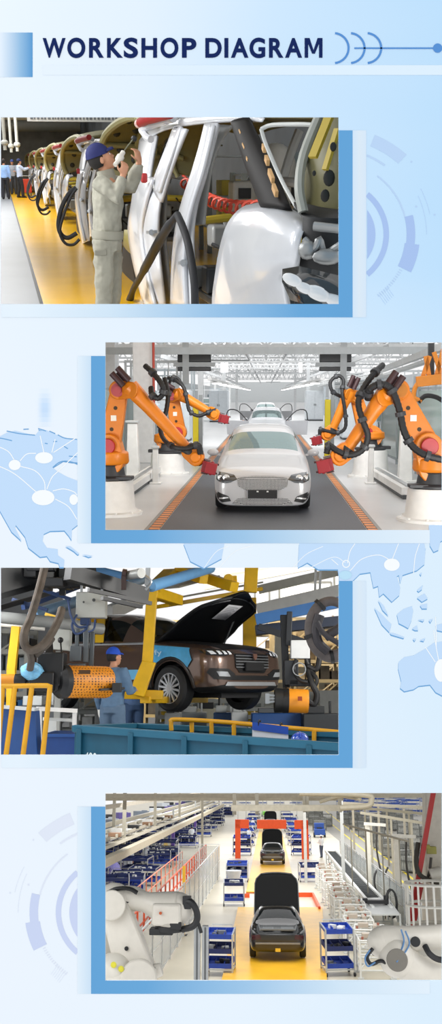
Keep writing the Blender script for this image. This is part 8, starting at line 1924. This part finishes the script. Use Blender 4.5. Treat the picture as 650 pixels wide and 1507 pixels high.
# ---- right edge: white column, red pole, cage
yb = 26.0
t = thing(H, 'white_column', 'wide off-white machine column at the right edge with hose and fittings', 'column', (q4(640, 1400, yb).x, yb, 0))
lo, hi = q4(619, 1400, yb), q4(672, 1160, yb); m = MB(); m.prism([V((q4(614, 1300, yb).x, yb, 0)), V((hi.x, yb, 0)), V((hi.x, yb, 5.7)), V((q4(626, 1160, yb).x, yb, 5.7))], (0, 0.6, 0)); part(m, 'column', M('#BEB9AC', 0.5, noise=0.08), t, bevel=0.02)
m = MB(); m.box(q4(646, 1290, 25.6), (0.5, 0.4, 0.4)); m.cyl(q4(632, 1288, 25.5), q4(650, 1284, 25.5), 0.16); part(m, 'drive_unit', M('#C9C5BA', 0.45), t, bevel=0.02)
m = MB(); m.box(q4(634, 1251, 25.7), (0.24, 0.2, 0.18)); m.box(q4(628, 1246, 25.6), (0.12, 0.2, 0.1)); part(m, 'valve', M('#8E8A3C', 0.5), t, bevel=0.01)
m = MB(); m.tube([q4(615, 1240, 25.6), q4(612, 1268, 25.5), q4(618, 1288, 25.4), q4(640, 1298, 25.4), q4(660, 1302, 25.4)], 0.06, 8, 4); m.tube([q4(634, 1262, 25.5), q4(632, 1280, 25.5), q4(628, 1296, 25.5)], 0.035, 8, 4); part(m, 'hose', M('#39362F', 0.6), t)
m = MB(); a, b = q4(640, 1150, 25.5), q4(600, 1378, 25.5); m.bar(a, b, 0.10, 0.12); m.bar(q4(619, 1300, 25.46), q4(603, 1382, 25.46), 0.2, 0.12); m.bar(b, V((b.x, 25.5, 0)), 0.16); single(H, m, 'red_pole', M('#A81F1C', 0.45), 'slanting red pole beside the off-white column at the right', 'pole', loc=V((b.x, 25.5, 0)))
yc = 24.6; t = thing(H, 'guard_cage', 'white barred guard cage below the off-white column at the right edge', 'cage', (q4(630, 1360, yc).x, yc, 0)); cx, cz0, cz1 = q4(640, 1360, yc).x, q4(640, 1362, yc).z, q4(640, 1300, yc).z
m = MB(); rr = 0.66
for k in range(22): a_ = 2 * math.pi * k / 22; m.bar((cx + rr * math.cos(a_), yc + rr * math.sin(a_), cz0), (cx + rr * math.cos(a_), yc + rr * math.sin(a_), cz1), 0.045)
part(m, 'bar', M('#E2E0D8', 0.45), t)
for z in (cz0, (cz0 + cz1) / 2, cz1):
    m = MB(); m.tube([(cx + rr * math.cos(a_), yc + rr * math.sin(a_), z) for a_ in [R(x) for x in range(0, 361, 12)]], 0.035, 6); part(m, 'hoop', M('#DAD8CF', 0.45), t)
m = MB(); m.cyl((cx, yc, 0), (cx, yc, cz0), 0.5); part(m, 'base', M('#C4C1B6', 0.5), t)

# ---- the two white robots in front
WR = M('#D6D1C6', 0.4, coat=0.2, noise=0.04); WRD = M('#B5B0A5', 0.45)
def qa(u, v, y): return H4.at(u, v, y)
Y1 = 17.6
t = thing(H, 'painting_robot', 'big white robot at the lower left reaching right with a black cable loop', 'robot', (qa(200, 1450, Y1).x, Y1, 0))
bx = qa(200, 1450, Y1).x
m = MB(); m.lathe([(0.6, 0), (0.6, 0.08), (0.42, 0.14), (0.4, 1.9), (0.46, 1.95), (0.46, 2.1)], (bx, Y1, 0), n=28); part(m, 'pedestal', M('#B9B5AA', 0.5), t)
m = MB(); m.slab(qa(204, 1440, Y1 - 0.3), qa(170, 1336, Y1 - 0.1), 0.32, 0.24, (0, 0.34, 0)); m.cyl(qa(204, 1440, Y1 - 0.65), qa(204, 1440, Y1 + 0.1), 0.30, n=28); la = part(m, 'lower_arm', WR, t, bevel=0.04)
m = MB(); m.cyl(qa(186, 1396, Y1 - 0.42), qa(186, 1396, Y1 - 0.37), 0.035, n=14); m.cyl(qa(185, 1396, Y1 - 0.46), qa(185, 1396, Y1 - 0.42), 0.022, n=14); part(m, 'arm_plug', BLACK, la)
m = MB(); m.cyl(qa(238, 1426, Y1 - 0.3), qa(205, 1437, Y1 - 0.3), 0.10, 0.16, n=20); m.cyl(qa(222, 1424, Y1 - 0.5), qa(222, 1442, Y1 - 0.5), 0.09, n=16); part(m, 'shoulder_motor', WR, t, bevel=0.02)
m = MB(); m.ball(qa(168, 1322, Y1 - 0.1), 0.27, 20, (1.05, 0.95, 0.95)); m.cyl(qa(164, 1332, Y1 - 0.5), qa(164, 1332, Y1 + 0.2), 0.24, n=24); m.ball(qa(190, 1316, Y1), 0.2, 18, (1.5, 0.9, 0.7)); part(m, 'elbow_housing', WR, t, bevel=0.02)
m = MB(); m.tube([qa(158, 1314, Y1 - 0.35), qa(172, 1308, Y1 - 0.35), qa(190, 1308, Y1 - 0.32), qa(202, 1314, Y1 - 0.3)], 0.035, 8, 4); m.cyl(qa(186, 1323, Y1 - 0.24), qa(186, 1323, Y1 - 0.2), 0.07, n=16); part(m, 'cable', BLACK, t)
m = MB(); m.tube([qa(180, 1320, Y1 - 0.05), qa(210, 1326, Y1 - 0.05), qa(216, 1328, Y1 - 0.05), qa(232, 1334, Y1 - 0.05), qa(262, 1336, Y1 - 0.05)], [0.21, 0.17, 0.17, 0.24, 0.27], 22); m.ball(qa(262, 1337, Y1 - 0.05), 0.27, 20, (1, 0.95, 1)); m.box(qa(246, 1345, Y1 - 0.2), (0.5, 0.3, 0.36)); fa = part(m, 'forearm', WR, t, bevel=0.05)
m = MB(); m.cyl(qa(236, 1344, Y1 - 0.42), qa(236, 1344, Y1 - 0.36), 0.025, n=14); part(m, 'orange_mark', M('#C0592A', 0.5), fa)
m = MB(); m.cyl(qa(250, 1352, Y1 - 0.1), qa(249, 1362, Y1 - 0.1), 0.24, 0.26, n=24); part(m, 'wrist', WRD, t, bevel=0.02)
m = MB(); m.cyl(qa(249, 1361, Y1 - 0.1), qa(249, 1371, Y1 - 0.1), 0.25, n=28); m.box(qa(238, 1370, Y1 - 0.15), (0.4, 0.3, 0.10)); m.box(qa(258, 1362, Y1 - 0.3), (0.2, 0.1, 0.12)); part(m, 'tool_flange', M('#1F2022', 0.45), t, bevel=0.015)
m = MB(); m.tube([qa(272, 1328, Y1 - 0.2), qa(280, 1327, Y1 - 0.25), qa(288, 1338, Y1 - 0.25), qa(290, 1352, Y1 - 0.25), qa(284, 1363, Y1 - 0.25), qa(268, 1368, Y1 - 0.2)], 0.055, 10, 5); m.box(qa(275, 1328, Y1 - 0.2), (0.14, 0.14, 0.2)); m.tube([qa(290, 1355, Y1 - 0.25), qa(294, 1366, Y1 - 0.25), qa(296, 1373, Y1 - 0.25)], 0.03, 8, 3); part(m, 'cable_loop', M('#212224', 0.5), t)
m = MB(); m.slab(qa(164, 1330, Y1 - 0.1), qa(158, 1400, Y1 + 0.1), 0.2, 0.16, (0, 0.2, 0)); part(m, 'balance_link', WRD, t, bevel=0.03)
m = MB(); m.ball(qa(166, 1425, Y1 - 0.4), 0.3, 18, (1, 0.9, 0.8)); m.cyl(qa(160, 1436, Y1 - 0.4), qa(182, 1440, Y1 - 0.4), 0.24); base_h = part(m, 'base_housing', M('#DDD9CE', 0.4), t)
m = MB(); m.ball(qa(167, 1420, Y1 - 0.68), 0.05, 10, (1, 0.3, 1)); m.ball(qa(178, 1426, Y1 - 0.66), 0.05, 10, (1, 0.3, 1)); part(m, 'yellow_sticker', M('#D8D03A', 0.6), base_h)
Y2 = 17.2
t = thing(H, 'painting_robot', 'white robot at the lower right edge lying low with blue cables', 'robot', (qa(625, 1440, Y2).x, Y2, 0))
bx = qa(640, 1450, Y2).x
m = MB(); m.lathe([(0.6, 0), (0.6, 0.08), (0.42, 0.14), (0.4, 1.8), (0.46, 1.85), (0.46, 2.0)], (bx, Y2 + 0.4, 0), n=28); part(m, 'pedestal', M('#B9B5AA', 0.5), t)
m = MB(); m.tube([qa(552, 1388, Y2), qa(566, 1385, Y2), qa(600, 1382, Y2), qa(630, 1380, Y2), qa(668, 1378, Y2)], [0.2, 0.25, 0.2, 0.19, 0.2], 22); m.ball(qa(562, 1387, Y2), 0.25, 20); fa = part(m, 'forearm', WR, t)
m = MB(); m.cyl(qa(549, 1389, Y2 - 0.05), qa(558, 1388, Y2), 0.19, n=24); m.cyl(qa(611, 1386, Y2 - 0.25), qa(611, 1386, Y2 - 0.17), 0.08, n=18); part(m, 'black_cap', M('#1D1F21', 0.4), fa, bevel=0.01)
m = MB(); m.ball(qa(584, 1410, Y2 - 0.15), 0.3, 20, (1, 0.9, 1)); m.tube([qa(584, 1410, Y2 - 0.1), qa(615, 1428, Y2 - 0.05), qa(650, 1440, Y2 + 0.1), qa(670, 1446, Y2 + 0.2)], [0.27, 0.24, 0.27, 0.3], 22); m.slab(qa(580, 1390, Y2), qa(586, 1412, Y2), 0.2, 0.26, (0, 0.3, 0)); part(m, 'upper_arm', WR, t)
m = MB(); m.cyl(qa(584, 1413, Y2 - 0.5), qa(584, 1413, Y2 - 0.38), 0.17, n=26); part(m, 'joint_cover', M('#77736B', 0.45), t, bevel=0.01)
m = MB(); m.tube([qa(548, 1396, Y2 - 0.2), qa(540, 1408, Y2 - 0.25), qa(546, 1419, Y2 - 0.25), qa(560, 1414, Y2 - 0.3), qa(572, 1420, Y2 - 0.3)], 0.03, 8, 5); m.tube([qa(625, 1392, Y2 - 0.2), qa(632, 1404, Y2 - 0.3), qa(645, 1412, Y2 - 0.3), qa(662, 1412, Y2 - 0.3)], 0.05, 8, 5); part(m, 'black_cable', M('#232427', 0.5), t)
m = MB(); m.tube([qa(590, 1368, Y2 - 0.25), qa(594, 1385, Y2 - 0.3), qa(588, 1402, Y2 - 0.4), qa(578, 1412, Y2 - 0.42)], 0.014, 6, 5); m.tube([qa(596, 1370, Y2 - 0.25), qa(602, 1388, Y2 - 0.3), qa(594, 1404, Y2 - 0.45), qa(583, 1416, Y2 - 0.5)], 0.014, 6, 5); m.tube([qa(544, 1398, Y2 - 0.25), qa(537, 1410, Y2 - 0.3), qa(541, 1422, Y2 - 0.3), qa(552, 1416, Y2 - 0.3)], 0.014, 6, 5); part(m, 'blue_cable', M('#5D86B4', 0.5), t)
